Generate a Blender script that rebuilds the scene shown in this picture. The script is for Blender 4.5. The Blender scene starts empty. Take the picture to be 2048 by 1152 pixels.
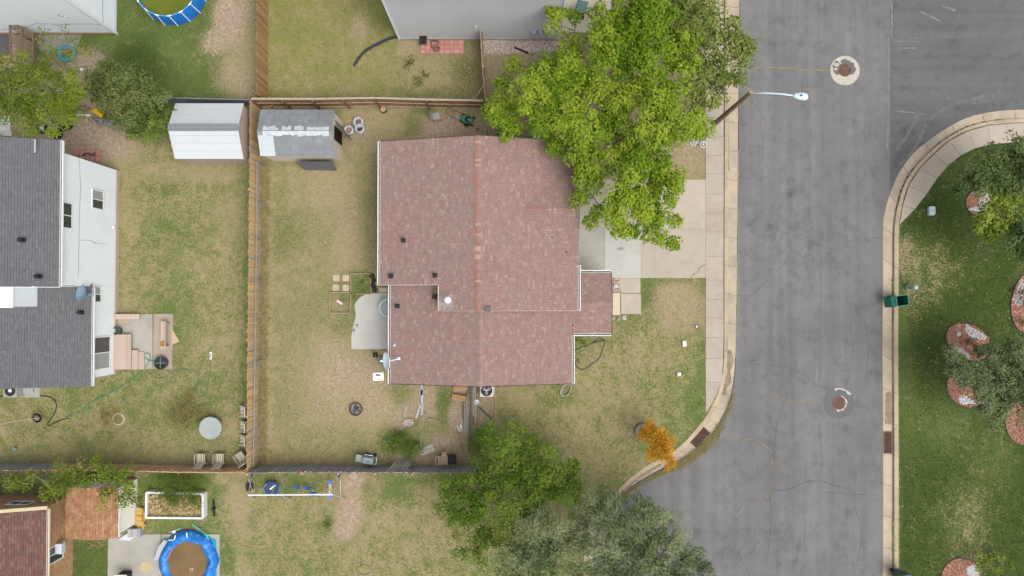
import bpy, math, random
import numpy as np
from mathutils import Vector, Matrix

random.seed(7)
RNG = np.random.default_rng(7)
sc = bpy.context.scene
COL = sc.collection

# ------------------------------------------------------------------ camera
H = 45.0                 # drone height above the lawn, metres
FPX = 1372.5             # focal length in photo pixels (2048 wide)
TILT = math.radians(1.0)
cd = bpy.data.cameras.new('camera')
cam = bpy.data.objects.new('camera', cd); COL.objects.link(cam)
cam.location = (0, 0, H); cam.rotation_euler = (TILT, 0, 0)
cd.sensor_width = 36.0; cd.lens = 36.0 * FPX / 2048.0
cd.clip_start = 0.5; cd.clip_end = 3000
sc.camera = cam
sc.cycles.use_denoising = True; sc.cycles.denoiser = 'OPENIMAGEDENOISE'; sc.cycles.denoising_input_passes = 'RGB_ALBEDO_NORMAL'; sc.cycles.denoising_prefilter = 'NONE'

# ------------------------------------------------------------------ sky, sun, exposure
SUN_EL, SUN_AZ = math.radians(62), math.radians(128)      # azimuth from +Y, clockwise (to the south-east)
w = bpy.data.worlds.new('World'); sc.world = w; w.use_nodes = True
nt = w.node_tree; nt.nodes.clear()
sky = nt.nodes.new('ShaderNodeTexSky'); sky.sky_type = 'NISHITA'; sky.sun_disc = False
sky.sun_elevation = SUN_EL; sky.sun_rotation = SUN_AZ
sky.air_density = 1.0; sky.dust_density = 6.0; sky.ozone_density = 1.0
hs = nt.nodes.new('ShaderNodeHueSaturation'); hs.inputs['Saturation'].default_value = 0.42
bg = nt.nodes.new('ShaderNodeBackground'); bg.inputs['Strength'].default_value = 0.15
wo = nt.nodes.new('ShaderNodeOutputWorld')
nt.links.new(sky.outputs[0], hs.inputs['Color']); nt.links.new(hs.outputs[0], bg.inputs[0]); nt.links.new(bg.outputs[0], wo.inputs[0])
sl = bpy.data.lights.new('sun', 'SUN'); sl.energy = 0.95; sl.angle = math.radians(50); sl.color = (1, .97, .92)
so = bpy.data.objects.new('sun', sl); COL.objects.link(so); so.location = (20, -20, 60)
sd = Vector((math.sin(SUN_AZ) * math.cos(SUN_EL), math.cos(SUN_AZ) * math.cos(SUN_EL), math.sin(SUN_EL)))
so.rotation_euler = sd.to_track_quat('Z', 'Y').to_euler()
vs = sc.view_settings
vs.view_transform = 'Standard'; vs.look = 'None'; vs.gamma = 1.0; vs.use_curve_mapping = False
vs.exposure = 0.43

# ------------------------------------------------------------------ pixel -> place
CT, ST = math.cos(TILT), math.sin(TILT)
def ray(px, py):
    x, y, z = (px - 1024) / FPX, -(py - 576) / FPX, -1.0
    return x, y * CT - z * ST, y * ST + z * CT
def P(px, py, z=0.0):
    x, y, dz = ray(px, py); t = (z - H) / dz
    return Vector((x * t, y * t, z))
def onX(px, py, X):
    x, y, dz = ray(px, py); t = X / x
    return Vector((X, y * t, H + dz * t))
def onY(px, py, Y):
    x, y, dz = ray(px, py); t = Y / y
    return Vector((x * t, Y, H + dz * t))
def inv_np(x, y, z=0.0):
    dx, dy, dz = x, y, z - H
    yc = dy * CT + dz * ST; zc = -dy * ST + dz * CT
    return 1024 + FPX * dx / (-zc), 576 - FPX * yc / (-zc)
MPX = 1 / 30.5           # metres per photo pixel on the ground

# ------------------------------------------------------------------ materials
MATS = {}
def mat(name, col, rough=.85, var=.12, scale=3.0, rand=0.0, island=0.0, col2=None, mix2=0.5, scale2=.7,
        bump=0.0, bscale=40.0, metal=0.0, stretch=None, spec=.16, ramp=None, objcol=None, coat=0.0):
    if name in MATS: return MATS[name]
    m = bpy.data.materials.new(name); m.use_nodes = True
    n = m.node_tree.nodes; L = m.node_tree.links
    b = n['Principled BSDF']
    b.inputs['Roughness'].default_value = rough; b.inputs['Metallic'].default_value = metal
    b.inputs['Specular IOR Level'].default_value = spec
    geo = n.new('ShaderNodeNewGeometry'); oi = n.new('ShaderNodeObjectInfo')
    vec = geo.outputs['Position']
    if stretch:
        mp = n.new('ShaderNodeMapping'); mp.inputs['Scale'].default_value = stretch
        L.new(vec, mp.inputs['Vector']); vec = mp.outputs[0]
    def noise(s, d=5, r=.6):
        t = n.new('ShaderNodeTexNoise'); t.inputs['Scale'].default_value = s; t.inputs['Detail'].default_value = d
        t.inputs['Roughness'].default_value = r; L.new(vec, t.inputs['Vector']); return t.outputs['Fac']
    def math_(op, a, b_, clamp=False):
        t = n.new('ShaderNodeMath'); t.operation = op; t.use_clamp = clamp
        for i, q in enumerate((a, b_)):
            if isinstance(q, (int, float)): t.inputs[i].default_value = q
            else: L.new(q, t.inputs[i])
        return t.outputs[0]
    base = n.new('ShaderNodeRGB'); base.outputs[0].default_value = (*col, 1); c = base.outputs[0]
    if ramp:       # list of (pos, colour) driven by island or object random
        r = n.new('ShaderNodeValToRGB'); e = r.color_ramp.elements; r.color_ramp.interpolation = 'CONSTANT' if island else 'LINEAR'
        while len(e) < len(ramp): e.new(.5)
        for k, (p, cc) in zip(e, ramp): k.position = p; k.color = (*cc, 1)
        L.new(geo.outputs['Random Per Island'] if island else oi.outputs['Random'], r.inputs[0]); c = r.outputs[0]
    if col2:
        mx = n.new('ShaderNodeMix'); mx.data_type = 'RGBA'
        f = math_('MULTIPLY', math_('SUBTRACT', noise(scale2, 6, .65), 1 - mix2 - .12, ), 4.0, True)
        L.new(f, mx.inputs['Factor']); L.new(c, mx.inputs['A']); mx.inputs['B'].default_value = (*col2, 1); c = mx.outputs['Result']
    f = math_('ADD', math_('MULTIPLY', math_('SUBTRACT', noise(scale), .5), 2.6 * var), 1.0)
    if rand: f = math_('ADD', f, math_('MULTIPLY', math_('SUBTRACT', oi.outputs['Random'], .5), 2 * rand))
    if island: f = math_('ADD', f, math_('MULTIPLY', math_('SUBTRACT', math_('FRACT', math_('MULTIPLY', geo.outputs['Random Per Island'], 37.7), 0), .5), 2 * island))
    vm = n.new('ShaderNodeVectorMath'); vm.operation = 'SCALE'
    L.new(c, vm.inputs[0]); L.new(f, vm.inputs['Scale']); L.new(vm.outputs[0], b.inputs['Base Color'])
    if bump:
        bp = n.new('ShaderNodeBump'); bp.inputs['Strength'].default_value = bump; bp.inputs['Distance'].default_value = .03
        L.new(noise(bscale), bp.inputs['Height']); L.new(bp.outputs[0], b.inputs['Normal'])
    MATS[name] = m; return m

# ------------------------------------------------------------------ mesh collector
LOC = {}
class MB:
    def __init__(s): s.v = []; s.f = []; s.m = []; s.xf = None; s.mi = 0
    def add(s, vs_, fs):
        o = len(s.v)
        s.v += [(s.xf @ Vector(p)) if s.xf else Vector(p) for p in vs_]
        s.f += [tuple(o + i for i in f) for f in fs]; s.m += [s.mi] * len(fs); return s
    def box(s, c, d, rz=0.0, R=None):
        R = R or Matrix.Rotation(rz, 3, 'Z'); c = Vector(c); x, y, z = d[0] / 2, d[1] / 2, d[2] / 2
        vv = [c + R @ Vector((i * x, j * y, k * z)) for k in (-1, 1) for j in (-1, 1) for i in (-1, 1)]
        return s.add(vv, [(0, 2, 3, 1), (4, 5, 7, 6), (0, 1, 5, 4), (1, 3, 7, 5), (3, 2, 6, 7), (2, 0, 4, 6)])
    def bar(s, a, b, wd, ht, up=(0, 0, 1)):
        a, b = Vector(a), Vector(b); d = (b - a); l = d.length; d.normalize(); up = Vector(up)
        if abs(d.dot(up)) > .98: up = Vector((0, 1, 0))
        sd_ = d.cross(up).normalized(); u = sd_.cross(d)
        R = Matrix((d, sd_, u)).transposed()
        return s.box((a + b) / 2, (l, wd, ht), R=R)
    def tube(s, pts, r, n=6, cap=True):
        pts = [Vector(p) for p in pts]; k = len(pts)
        rs = r if isinstance(r, (list, tuple)) else [r] * k
        vv = []; u = None
        for i, p in enumerate(pts):
            d = (pts[min(i + 1, k - 1)] - pts[max(i - 1, 0)])
            d = d.normalized() if d.length > 1e-9 else Vector((0, 0, 1))
            if u is None: u = d.orthogonal().normalized()
            u = (u - d * u.dot(d)); u = u.normalized() if u.length > 1e-6 else d.orthogonal().normalized()
            q = d.cross(u)
            for j in range(n):
                a = 2 * math.pi * j / n; vv.append(p + (u * math.cos(a) + q * math.sin(a)) * rs[i])
        ff = [(i * n + j, i * n + (j + 1) % n, (i + 1) * n + (j + 1) % n, (i + 1) * n + j) for i in range(k - 1) for j in range(n)]
        if cap: ff += [tuple(range(n - 1, -1, -1)), tuple((k - 1) * n + j for j in range(n))]
        return s.add(vv, ff)
    def lathe(s, prof, c=(0, 0, 0), n=24, sx=1, sy=1, R=None, jit=0.0):
        c = Vector(c); vv = []
        for (r, z) in prof:
            for j in range(n):
                a = 2 * math.pi * j / n; q = Vector((r * sx * math.cos(a), r * sy * math.sin(a), z))
                if jit: q += Vector((random.uniform(-jit, jit), random.uniform(-jit, jit), random.uniform(-jit, jit)))
                vv.append(c + (R @ q if R else q))
        k = len(prof)
        ff = [(i * n + j, i * n + (j + 1) % n, (i + 1) * n + (j + 1) % n, (i + 1) * n + j) for i in range(k - 1) for j in range(n)]
        flat = k == 2 and abs(prof[0][1] - prof[1][1]) < .025 and prof[1][0] < .01
        if prof[0][0] > 1e-6 and not flat: ff.append(tuple(range(n - 1, -1, -1)))
        if prof[-1][0] > 1e-6: ff.append(tuple((k - 1) * n + j for j in range(n)))
        return s.add(vv, ff)
    def ring(s, c, R1, r, n=28, k=8, R=None):
        c = Vector(c); vv = []
        for i in range(n):
            a = 2 * math.pi * i / n
            for j in range(k):
                b = 2 * math.pi * j / k
                q = Vector(((R1 + r * math.cos(b)) * math.cos(a), (R1 + r * math.cos(b)) * math.sin(a), r * math.sin(b)))
                vv.append(c + (R @ q if R else q))
        return s.add(vv, [(i * k + j, ((i + 1) % n) * k + j, ((i + 1) % n) * k + (j + 1) % k, i * k + (j + 1) % k) for i in range(n) for j in range(k)])
    def prism(s, poly, z0, z1):
        A = sum(poly[i][0] * poly[(i + 1) % len(poly)][1] - poly[(i + 1) % len(poly)][0] * poly[i][1] for i in range(len(poly)))
        if A < 0: poly = poly[::-1]
        n = len(poly)
        vv = [(p[0], p[1], z0) for p in poly] + [(p[0], p[1], z1) for p in poly]
        return s.add(vv, [tuple(range(n - 1, -1, -1)), tuple(range(n, 2 * n))] + [(i, (i + 1) % n, n + (i + 1) % n, n + i) for i in range(n)])
    def build(s, name, m, parent=None, smooth=False, kind=None, label=None, cat=None, group=None, loc=None):
        if parent is not None: o_ = LOC[parent]
        else:
            o_ = Vector(loc) if loc is not None else Vector((sum(p.x for p in s.v) / len(s.v), sum(p.y for p in s.v) / len(s.v), min(p.z for p in s.v)))
        me = bpy.data.meshes.new(name)
        me.from_pydata([p - o_ for p in s.v], [], s.f)
        for q in (m if isinstance(m, (list, tuple)) else [m]): me.materials.append(q)
        if any(s.m): me.polygons.foreach_set('material_index', s.m)
        if smooth: me.polygons.foreach_set('use_smooth', [True] * len(s.f))
        me.update()
        ob = bpy.data.objects.new(name, me); COL.objects.link(ob)
        if parent is not None: ob.parent = parent; LOC[ob] = o_
        else: ob.location = o_; LOC[ob] = o_
        return tag(ob, label, cat, group, kind)
def tag(o, label=None, cat=None, group=None, kind=None):
    if label: o['label'] = label
    if cat: o['category'] = cat
    if group: o['group'] = group
    if kind: o['kind'] = kind
    return o
def thing(name, label, cat, loc, group=None):
    o = bpy.data.objects.new(name, None); COL.objects.link(o); o.location = loc; o.empty_display_size = .3
    LOC[o] = Vector(loc); return tag(o, label, cat, group)
def inst(me, name, parent, loc, rot=(0, 0, 0), scale=(1, 1, 1)):
    o = bpy.data.objects.new(name, me); COL.objects.link(o); o.parent = parent
    o.location = Vector(loc) - LOC[parent]; o.rotation_euler = rot; o.scale = scale; LOC[o] = LOC[parent]; return o
def polyw(pts, z=0.0): return [P(x, y, z) for x, y in pts]
def resample(pts, n):
    a = np.array(pts, float); d = np.r_[0, np.cumsum(np.hypot(*np.diff(a, axis=0).T))]
    t = np.linspace(0, d[-1], n); return np.c_[np.interp(t, d, a[:, 0]), np.interp(t, d, a[:, 1])]
def smooth_path(pts, n):
    """Catmull-Rom through 2-D or 3-D points"""
    a = [Vector(p) for p in pts]; a = [a[0] * 2 - a[1]] + a + [a[-1] * 2 - a[-2]]; out = []
    for i in range(1, len(a) - 2):
        for k in range(n):
            t = k / n; p0, p1, p2, p3 = a[i - 1:i + 3]
            out.append(.5 * (2 * p1 + (p2 - p0) * t + (2 * p0 - 5 * p1 + 4 * p2 - p3) * t * t + (3 * p1 - p0 - 3 * p2 + p3) * t ** 3))
    return out + [a[-2]]
def in_poly(x, y, poly):
    r = np.zeros(x.shape, bool); n = len(poly)
    for i in range(n):
        x1, y1 = poly[i]; x2, y2 = poly[(i + 1) % n]
        if y1 == y2: continue
        r ^= ((y1 > y) != (y2 > y)) & (x < (x2 - x1) * (y - y1) / (y2 - y1) + x1)
    return r
def frame3(at, rz=0.0, s=1.0, tilt=None):
    M_ = Matrix.Translation(at) @ Matrix.Rotation(rz, 4, 'Z')
    if tilt: M_ = M_ @ Matrix.Rotation(tilt[0], 4, tilt[1])
    return M_ @ Matrix.Scale(s, 4)
# ------------------------------------------------------------------ materials of the setting
CONC = mat('concrete_sidewalk', (.365, .325, .27), .9, .10, 2.2, rand=.05, col2=(.335, .285, .225), mix2=.45, scale2=.5, bump=.15, bscale=60)
CONC_D = mat('concrete_drive', (.395, .35, .285), .9, .09, 1.5, rand=.05, col2=(.345, .31, .26), mix2=.45, scale2=.35, bump=.12, bscale=60)
CONC_G = mat('concrete_grey', (.335, .325, .29), .88, .09, 1.5, rand=.04, col2=(.285, .275, .24), mix2=.45, scale2=.5, bump=.12, bscale=60)
CONC_W = mat('concrete_new', (.415, .41, .38), .85, .07, 1.5, col2=(.365, .36, .33), mix2=.4, scale2=.5, bump=.1, bscale=60)
CURB = mat('curb_concrete', (.40, .325, .225), .9, .12, 2.5, rand=.05, col2=(.31, .26, .20), mix2=.45, scale2=.8, bump=.15, bscale=50)
GUT = mat('gutter_concrete', (.40, .335, .25), .9, .12, 1.8, rand=.05, col2=(.29, .25, .20), mix2=.42, scale2=.6, bump=.15, bscale=50)
WHITE = mat('white_paint', (.78, .80, .80), .5, .04, 2.0)

# ------------------------------------------------------------------ kerb lines in photo pixels
WG0 = [(1482, -160), (1478, 200), (1476, 400), (1474, 600), (1472, 700), (1470, 745), (1462, 793), (1450, 825), (1424, 868), (1389, 900), (1357, 922), (1324, 938), (1273, 967), (1240, 992), (1205, 1030), (1190, 1080), (1186, 1130), (1190, 1290)]
WG1 = [(1460, -160), (1458, 200), (1457, 400), (1456, 600), (1455.5, 700), (1453, 745), (1443, 790), (1431, 815), (1414, 845), (1369, 896), (1329, 922), (1300, 938), (1272, 957), (1238, 989), (1195, 1028), (1180, 1080), (1176, 1130), (1180, 1290)]
WG2 = [(1451, -160), (1450, 200), (1449, 400), (1448.5, 600), (1448, 700), (1446, 740), (1436, 785), (1424, 811), (1407, 840), (1363, 890), (1323, 916), (1296, 930), (1266, 951), (1230, 985), (1188, 1025), (1172, 1080), (1168, 1130), (1172, 1290)]
EG0 = [(1768, 1290), (1768, 900), (1767, 700), (1768, 560), (1768, 453), (1773, 418), (1782, 388), (1799, 347), (1826, 309), (1852, 286), (1897, 255), (1938, 234), (1991, 222), (2048, 218), (2240, 214)]
EG2 = [(1797, 1290), (1797, 900), (1796, 700), (1797, 560), (1798, 453), (1803, 418), (1813, 379), (1836, 341), (1864, 311), (1890, 287), (1932, 263), (1976, 251), (2047, 245), (2240, 241)]
EG2r = resample(smooth_path(EG2, 6), 90); EG0r = resample(smooth_path(EG0, 6), 90); EG1r = EG0r * .32 + EG2r * .68
WG0r, WG1r, WG2r = (resample(smooth_path(q, 6), 110) for q in (WG0, WG1, WG2))
ROADPOLY = [tuple(p) for p in WG1r] + [tuple(p) for p in EG1r] + [(2240, -130), (1480, -130)]
E3 = [(1799, 449), (1829, 418), (1852, 388), (1873, 356), (1894, 332), (1920, 311), (1962, 292), (2009, 286), (2048, 285), (2240, 281)]
BULB = [tuple(p) for p in WG2r]

# areas (photo pixels on the ground) where no grass grows
NOGRASS = [
    [(1411, -130), (1449, -130), (1448, 740), (1411, 826)],
    [(1157, 359), (1411, 359), (1411, 557), (1157, 557)], [(1222, 555), (1283, 555), (1283, 630), (1222, 630)],
    [(703, 698), (703, 670), (706, 655), (712, 630), (709, 610), (719, 596), (736, 587), (790, 586), (790, 698)],
    [(770, 285), (1140, 285), (1140, 610), (1215, 560), (1215, 655), (1140, 660), (1140, 750), (795, 750), (795, 570), (770, 570)],
    [(-60, 345), (236, 345), (228, 745), (-60, 745)], [(228, 627), (347, 627), (347, 738), (218, 738)],
    [(360, 215), (497, 215), (500, 330), (365, 332)], [(540, 235), (683, 235), (683, 322), (545, 322)],
    [(800, -60), (1117, -60), (1117, 78), (800, 76)], [(1117, -60), (1225, -60), (1225, 70), (1117, 62)],
    [(-60, -60), (233, -60), (233, 68), (-60, 64)], [(841, 80), (928, 80), (928, 108), (841, 108)], [(965, 80), (1117, 80), (1115, 102), (968, 110)],
    [(217, 1068), (440, 1068), (440, 1200), (217, 1200)], [(298, 984), (408, 984), (408, 1034), (298, 1034)],
    [(-60, 985), (140, 985), (160, 972), (272, 972), (272, 1050), (145, 1080), (145, 1200), (-60, 1200)],
    [tuple(p) for p in EG2r[25:]] + [tuple(p) for p in E3[::-1]], ROADPOLY,
    [tuple(p) for p in WG1r] + [tuple(p) for p in WG2r[::-1]], [tuple(p) for p in EG0r] + [tuple(p) for p in EG2r[::-1]],
]
BEDS = [  # red bark beds with white gravel: (cx, cy, rx, ry, rot deg)
    (1960, 405, 29, 26, 0), (1937, 684, 48, 34, 28), (1932, 778, 41, 34, 35), (2062, 605, 40, 64, 8), (2048, 845, 37, 45, 0), (1922, 1158, 40, 42, 0)]
def ell(cx, cy, rx, ry, rot, n=28, k=1.0):
    r = math.radians(rot)
    return [(cx + k * (rx * math.cos(a) * math.cos(r) - ry * math.sin(a) * math.sin(r)), cy + k * (rx * math.cos(a) * math.sin(r) + ry * math.sin(a) * math.cos(r))) for a in [2 * math.pi * i / n for i in range(n)]]
for bd in BEDS: NOGRASS.append(ell(*bd))

# ------------------------------------------------------------------ lawn cover: where it is green, dry or bare (photo pixels)
def cover(px, py):
    g = np.full(px.shape, .40); d = np.zeros(px.shape); lush = np.zeros(px.shape)
    def rect(x0, y0, x1, y1, s, **k):
        wgt = 1 / (1 + np.exp(-np.clip((px - x0) / s, -30, 30))) / (1 + np.exp(-np.clip((x1 - px) / s, -30, 30))) / (1 + np.exp(-np.clip((py - y0) / s, -30, 30))) / (1 + np.exp(-np.clip((y1 - py) / s, -30, 30)))
        put(wgt, k)
    def blob(cx, cy, rx, ry, **k):
        q = ((px - cx) / rx) ** 2 + ((py - cy) / ry) ** 2
        put(np.exp(-q ** 1.5 * .9), k)
    def put(wgt, k):
        nonlocal g, d, lush
        if 'g' in k: g = g + (k['g'] - g) * wgt
        if 'd' in k: d = d + (k['d'] - d) * wgt
        if 'l' in k: lush = lush + (k['l'] - lush) * wgt
    # yard north-west
    rect(-80, -80, 508, 205, 3, g=.92, l=.25)
    rect(470, -80, 512, 205, 8, g=.45, d=.55); blob(455, 40, 30, 60, d=1, g=.3); blob(425, 85, 24, 26, d=.9); blob(470, 150, 40, 50, d=.55, g=.45)
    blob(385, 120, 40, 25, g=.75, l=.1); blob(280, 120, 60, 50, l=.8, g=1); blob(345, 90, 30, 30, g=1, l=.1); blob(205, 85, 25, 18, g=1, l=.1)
    blob(180, 125, 35, 28, d=1); blob(120, 200, 90, 70, d=.9, g=.3); blob(20, 100, 50, 60, d=.9)
    # west neighbour
    rect(225, 200, 505, 940, 5, g=.42); rect(-80, 745, 505, 940, 5, g=.45)
    blob(210, 290, 70, 38, d=1, g=.2); blob(150, 270, 60, 40, d=1, g=.2); blob(390, 345, 100, 22, d=.25, g=.25); blob(410, 210, 60, 15, g=.8, d=.1)
    blob(350, 480, 60, 110, g=.58); blob(250, 480, 22, 160, g=.2); blob(460, 440, 40, 60, g=.33, d=.15); blob(420, 560, 50, 60, g=.35)
    blob(345, 650, 40, 70, g=.72); blob(440, 640, 60, 80, g=.38); blob(320, 780, 90, 60, g=.55); blob(150, 790, 80, 30, g=.5); blob(465, 860, 25, 20, g=.1)
    blob(60, 850, 90, 50, g=.42); blob(280, 880, 90, 30, g=.35); rect(-80, 900, 490, 945, 8, g=.55, d=.3); rect(482, 330, 512, 900, 6, g=.6)
    # north lawn behind the brown fence
    rect(530, -80, 965, 200, 4, g=.56, l=-.35); blob(590, 60, 70, 90, g=.66, l=-.4); blob(730, 60, 70, 60, g=.55); blob(760, 20, 50, 40, g=.8); blob(720, 55, 18, 30, d=.5, g=.3)
    blob(880, 140, 90, 55, g=.42, d=.35, l=0); blob(820, 90, 25, 20, g=.3, d=.5); blob(930, 140, 30, 40, g=.6, d=.2, l=.4); blob(650, 170, 110, 25, g=.4); blob(860, 180, 60, 14, g=.6, l=.2)
    rect(965, 80, 1130, 290, 6, g=.45, d=.55, l=.3); rect(1130, 90, 1411, 360, 8, g=.42, d=.62)
    # back yard of the red-roofed house
    rect(525, 215, 760, 935, 4, g=.36, d=.16); rect(690, 215, 965, 290, 5, g=.3, d=.35); blob(905, 255, 70, 30, d=.9, g=.2); blob(785, 238, 30, 14, g=.02, d=.1); blob(820, 250, 30, 25, g=.55, d=.1)
    blob(850, 222, 25, 8, g=.7, d=0); blob(570, 470, 45, 55, g=.66); blob(555, 400, 30, 30, g=.5); blob(660, 380, 50, 50, d=.35, g=.2); blob(700, 450, 26, 70, d=.5, g=.3); blob(710, 510, 40, 40, d=.55)
    rect(725, 330, 760, 545, 8, g=.5, d=.15); blob(605, 620, 70, 60, g=.45); blob(690, 760, 75, 55, d=.8, g=.2); blob(660, 700, 40, 30, d=.55); blob(740, 810, 60, 40, d=.7, g=.25); blob(650, 820, 60, 40, d=.45); blob(600, 800, 50, 90, g=.45)
    blob(560, 900, 60, 40, g=.38); rect(526, 330, 545, 930, 3, g=.12, d=0); blob(675, 650, 30, 25, g=.55); blob(690, 880, 70, 30, g=.45)
    rect(780, 765, 945, 935, 5, g=.42, d=.6); blob(888, 805, 16, 55, g=.85, d=.05); blob(800, 785, 25, 25, g=.6, d=.1); blob(800, 885, 45, 25, g=.95, d=0); blob(840, 855, 40, 20, g=.6, d=.1); blob(885, 885, 16, 12, d=1); blob(915, 830, 20, 20, d=.9); blob(795, 855, 14, 10, d=1)
    blob(705, 605, 50, 40, g=.55); blob(680, 605, 20, 20, g=.5, d=.4); rect(690, 545, 745, 625, 5, g=.7, d=.1)
    # front lawn
    rect(985, 555, 1413, 1010, 5, g=.45); blob(1350, 600, 45, 45, d=.5, g=.2); blob(1385, 625, 30, 40, d=.45); blob(1345, 645, 25, 20, d=.5); blob(1292, 585, 16, 28, g=.95); rect(1290, 557, 1411, 566, 3, g=.7); blob(1215, 780, 60, 40, g=.25); blob(1270, 720, 50, 40, g=.3)
    blob(1240, 860, 80, 60, g=.32); rect(1395, 670, 1415, 840, 5, g=.95, d=0); blob(1395, 810, 25, 50, g=.85); blob(1330, 900, 50, 25, g=.75); blob(1150, 860, 60, 60, g=.3); blob(1040, 800, 40, 25, g=.3, d=.15); blob(1130, 790, 40, 20, g=.6); blob(1140, 950, 60, 50, g=.3)
    rect(955, 785, 990, 850, 4, d=.75, g=.2); blob(1215, 930, 50, 30, g=.35)
    # lawn south of the grey fence
    rect(440, 948, 985, 1300, 5, g=.36); blob(560, 970, 60, 22, g=.85); rect(500, 948, 940, 962, 5, g=.7); blob(712, 968, 36, 20, d=1, g=.2); blob(700, 1020, 28, 34, d=.9, g=.3); blob(690, 1060, 26, 22, d=.85); blob(735, 975, 16, 20, g=.7, d=.2)
    blob(790, 985, 40, 40, g=.65); blob(655, 1050, 14, 14, g=.9); blob(480, 1010, 24, 60, g=.2, d=.35); blob(830, 1080, 70, 70, g=.3); blob(560, 1080, 90, 60, g=.36); blob(450, 1110, 22, 60, g=.7); blob(620, 1130, 80, 30, g=.5)
    rect(272, 946, 425, 1000, 6, g=1, l=.1); rect(272, 1036, 440, 1070, 5, g=.72); blob(420, 1010, 20, 40, g=.75); rect(140, 1080, 218, 1300, 3, g=1, l=.35); rect(-80, 943, 130, 1000, 5, g=.8, d=.3, l=.6)
    # kept lawn east of the street
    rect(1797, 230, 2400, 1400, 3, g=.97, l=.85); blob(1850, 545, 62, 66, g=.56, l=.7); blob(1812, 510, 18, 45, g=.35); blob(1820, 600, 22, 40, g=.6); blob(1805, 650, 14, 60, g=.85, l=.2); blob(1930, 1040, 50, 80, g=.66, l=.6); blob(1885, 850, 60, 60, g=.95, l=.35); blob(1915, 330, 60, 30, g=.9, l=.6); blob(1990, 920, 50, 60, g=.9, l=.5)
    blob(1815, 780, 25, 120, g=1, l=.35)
    return np.clip(g, 0, 1), np.clip(d, 0, 1), np.clip(lush, -1, 1)

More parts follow.
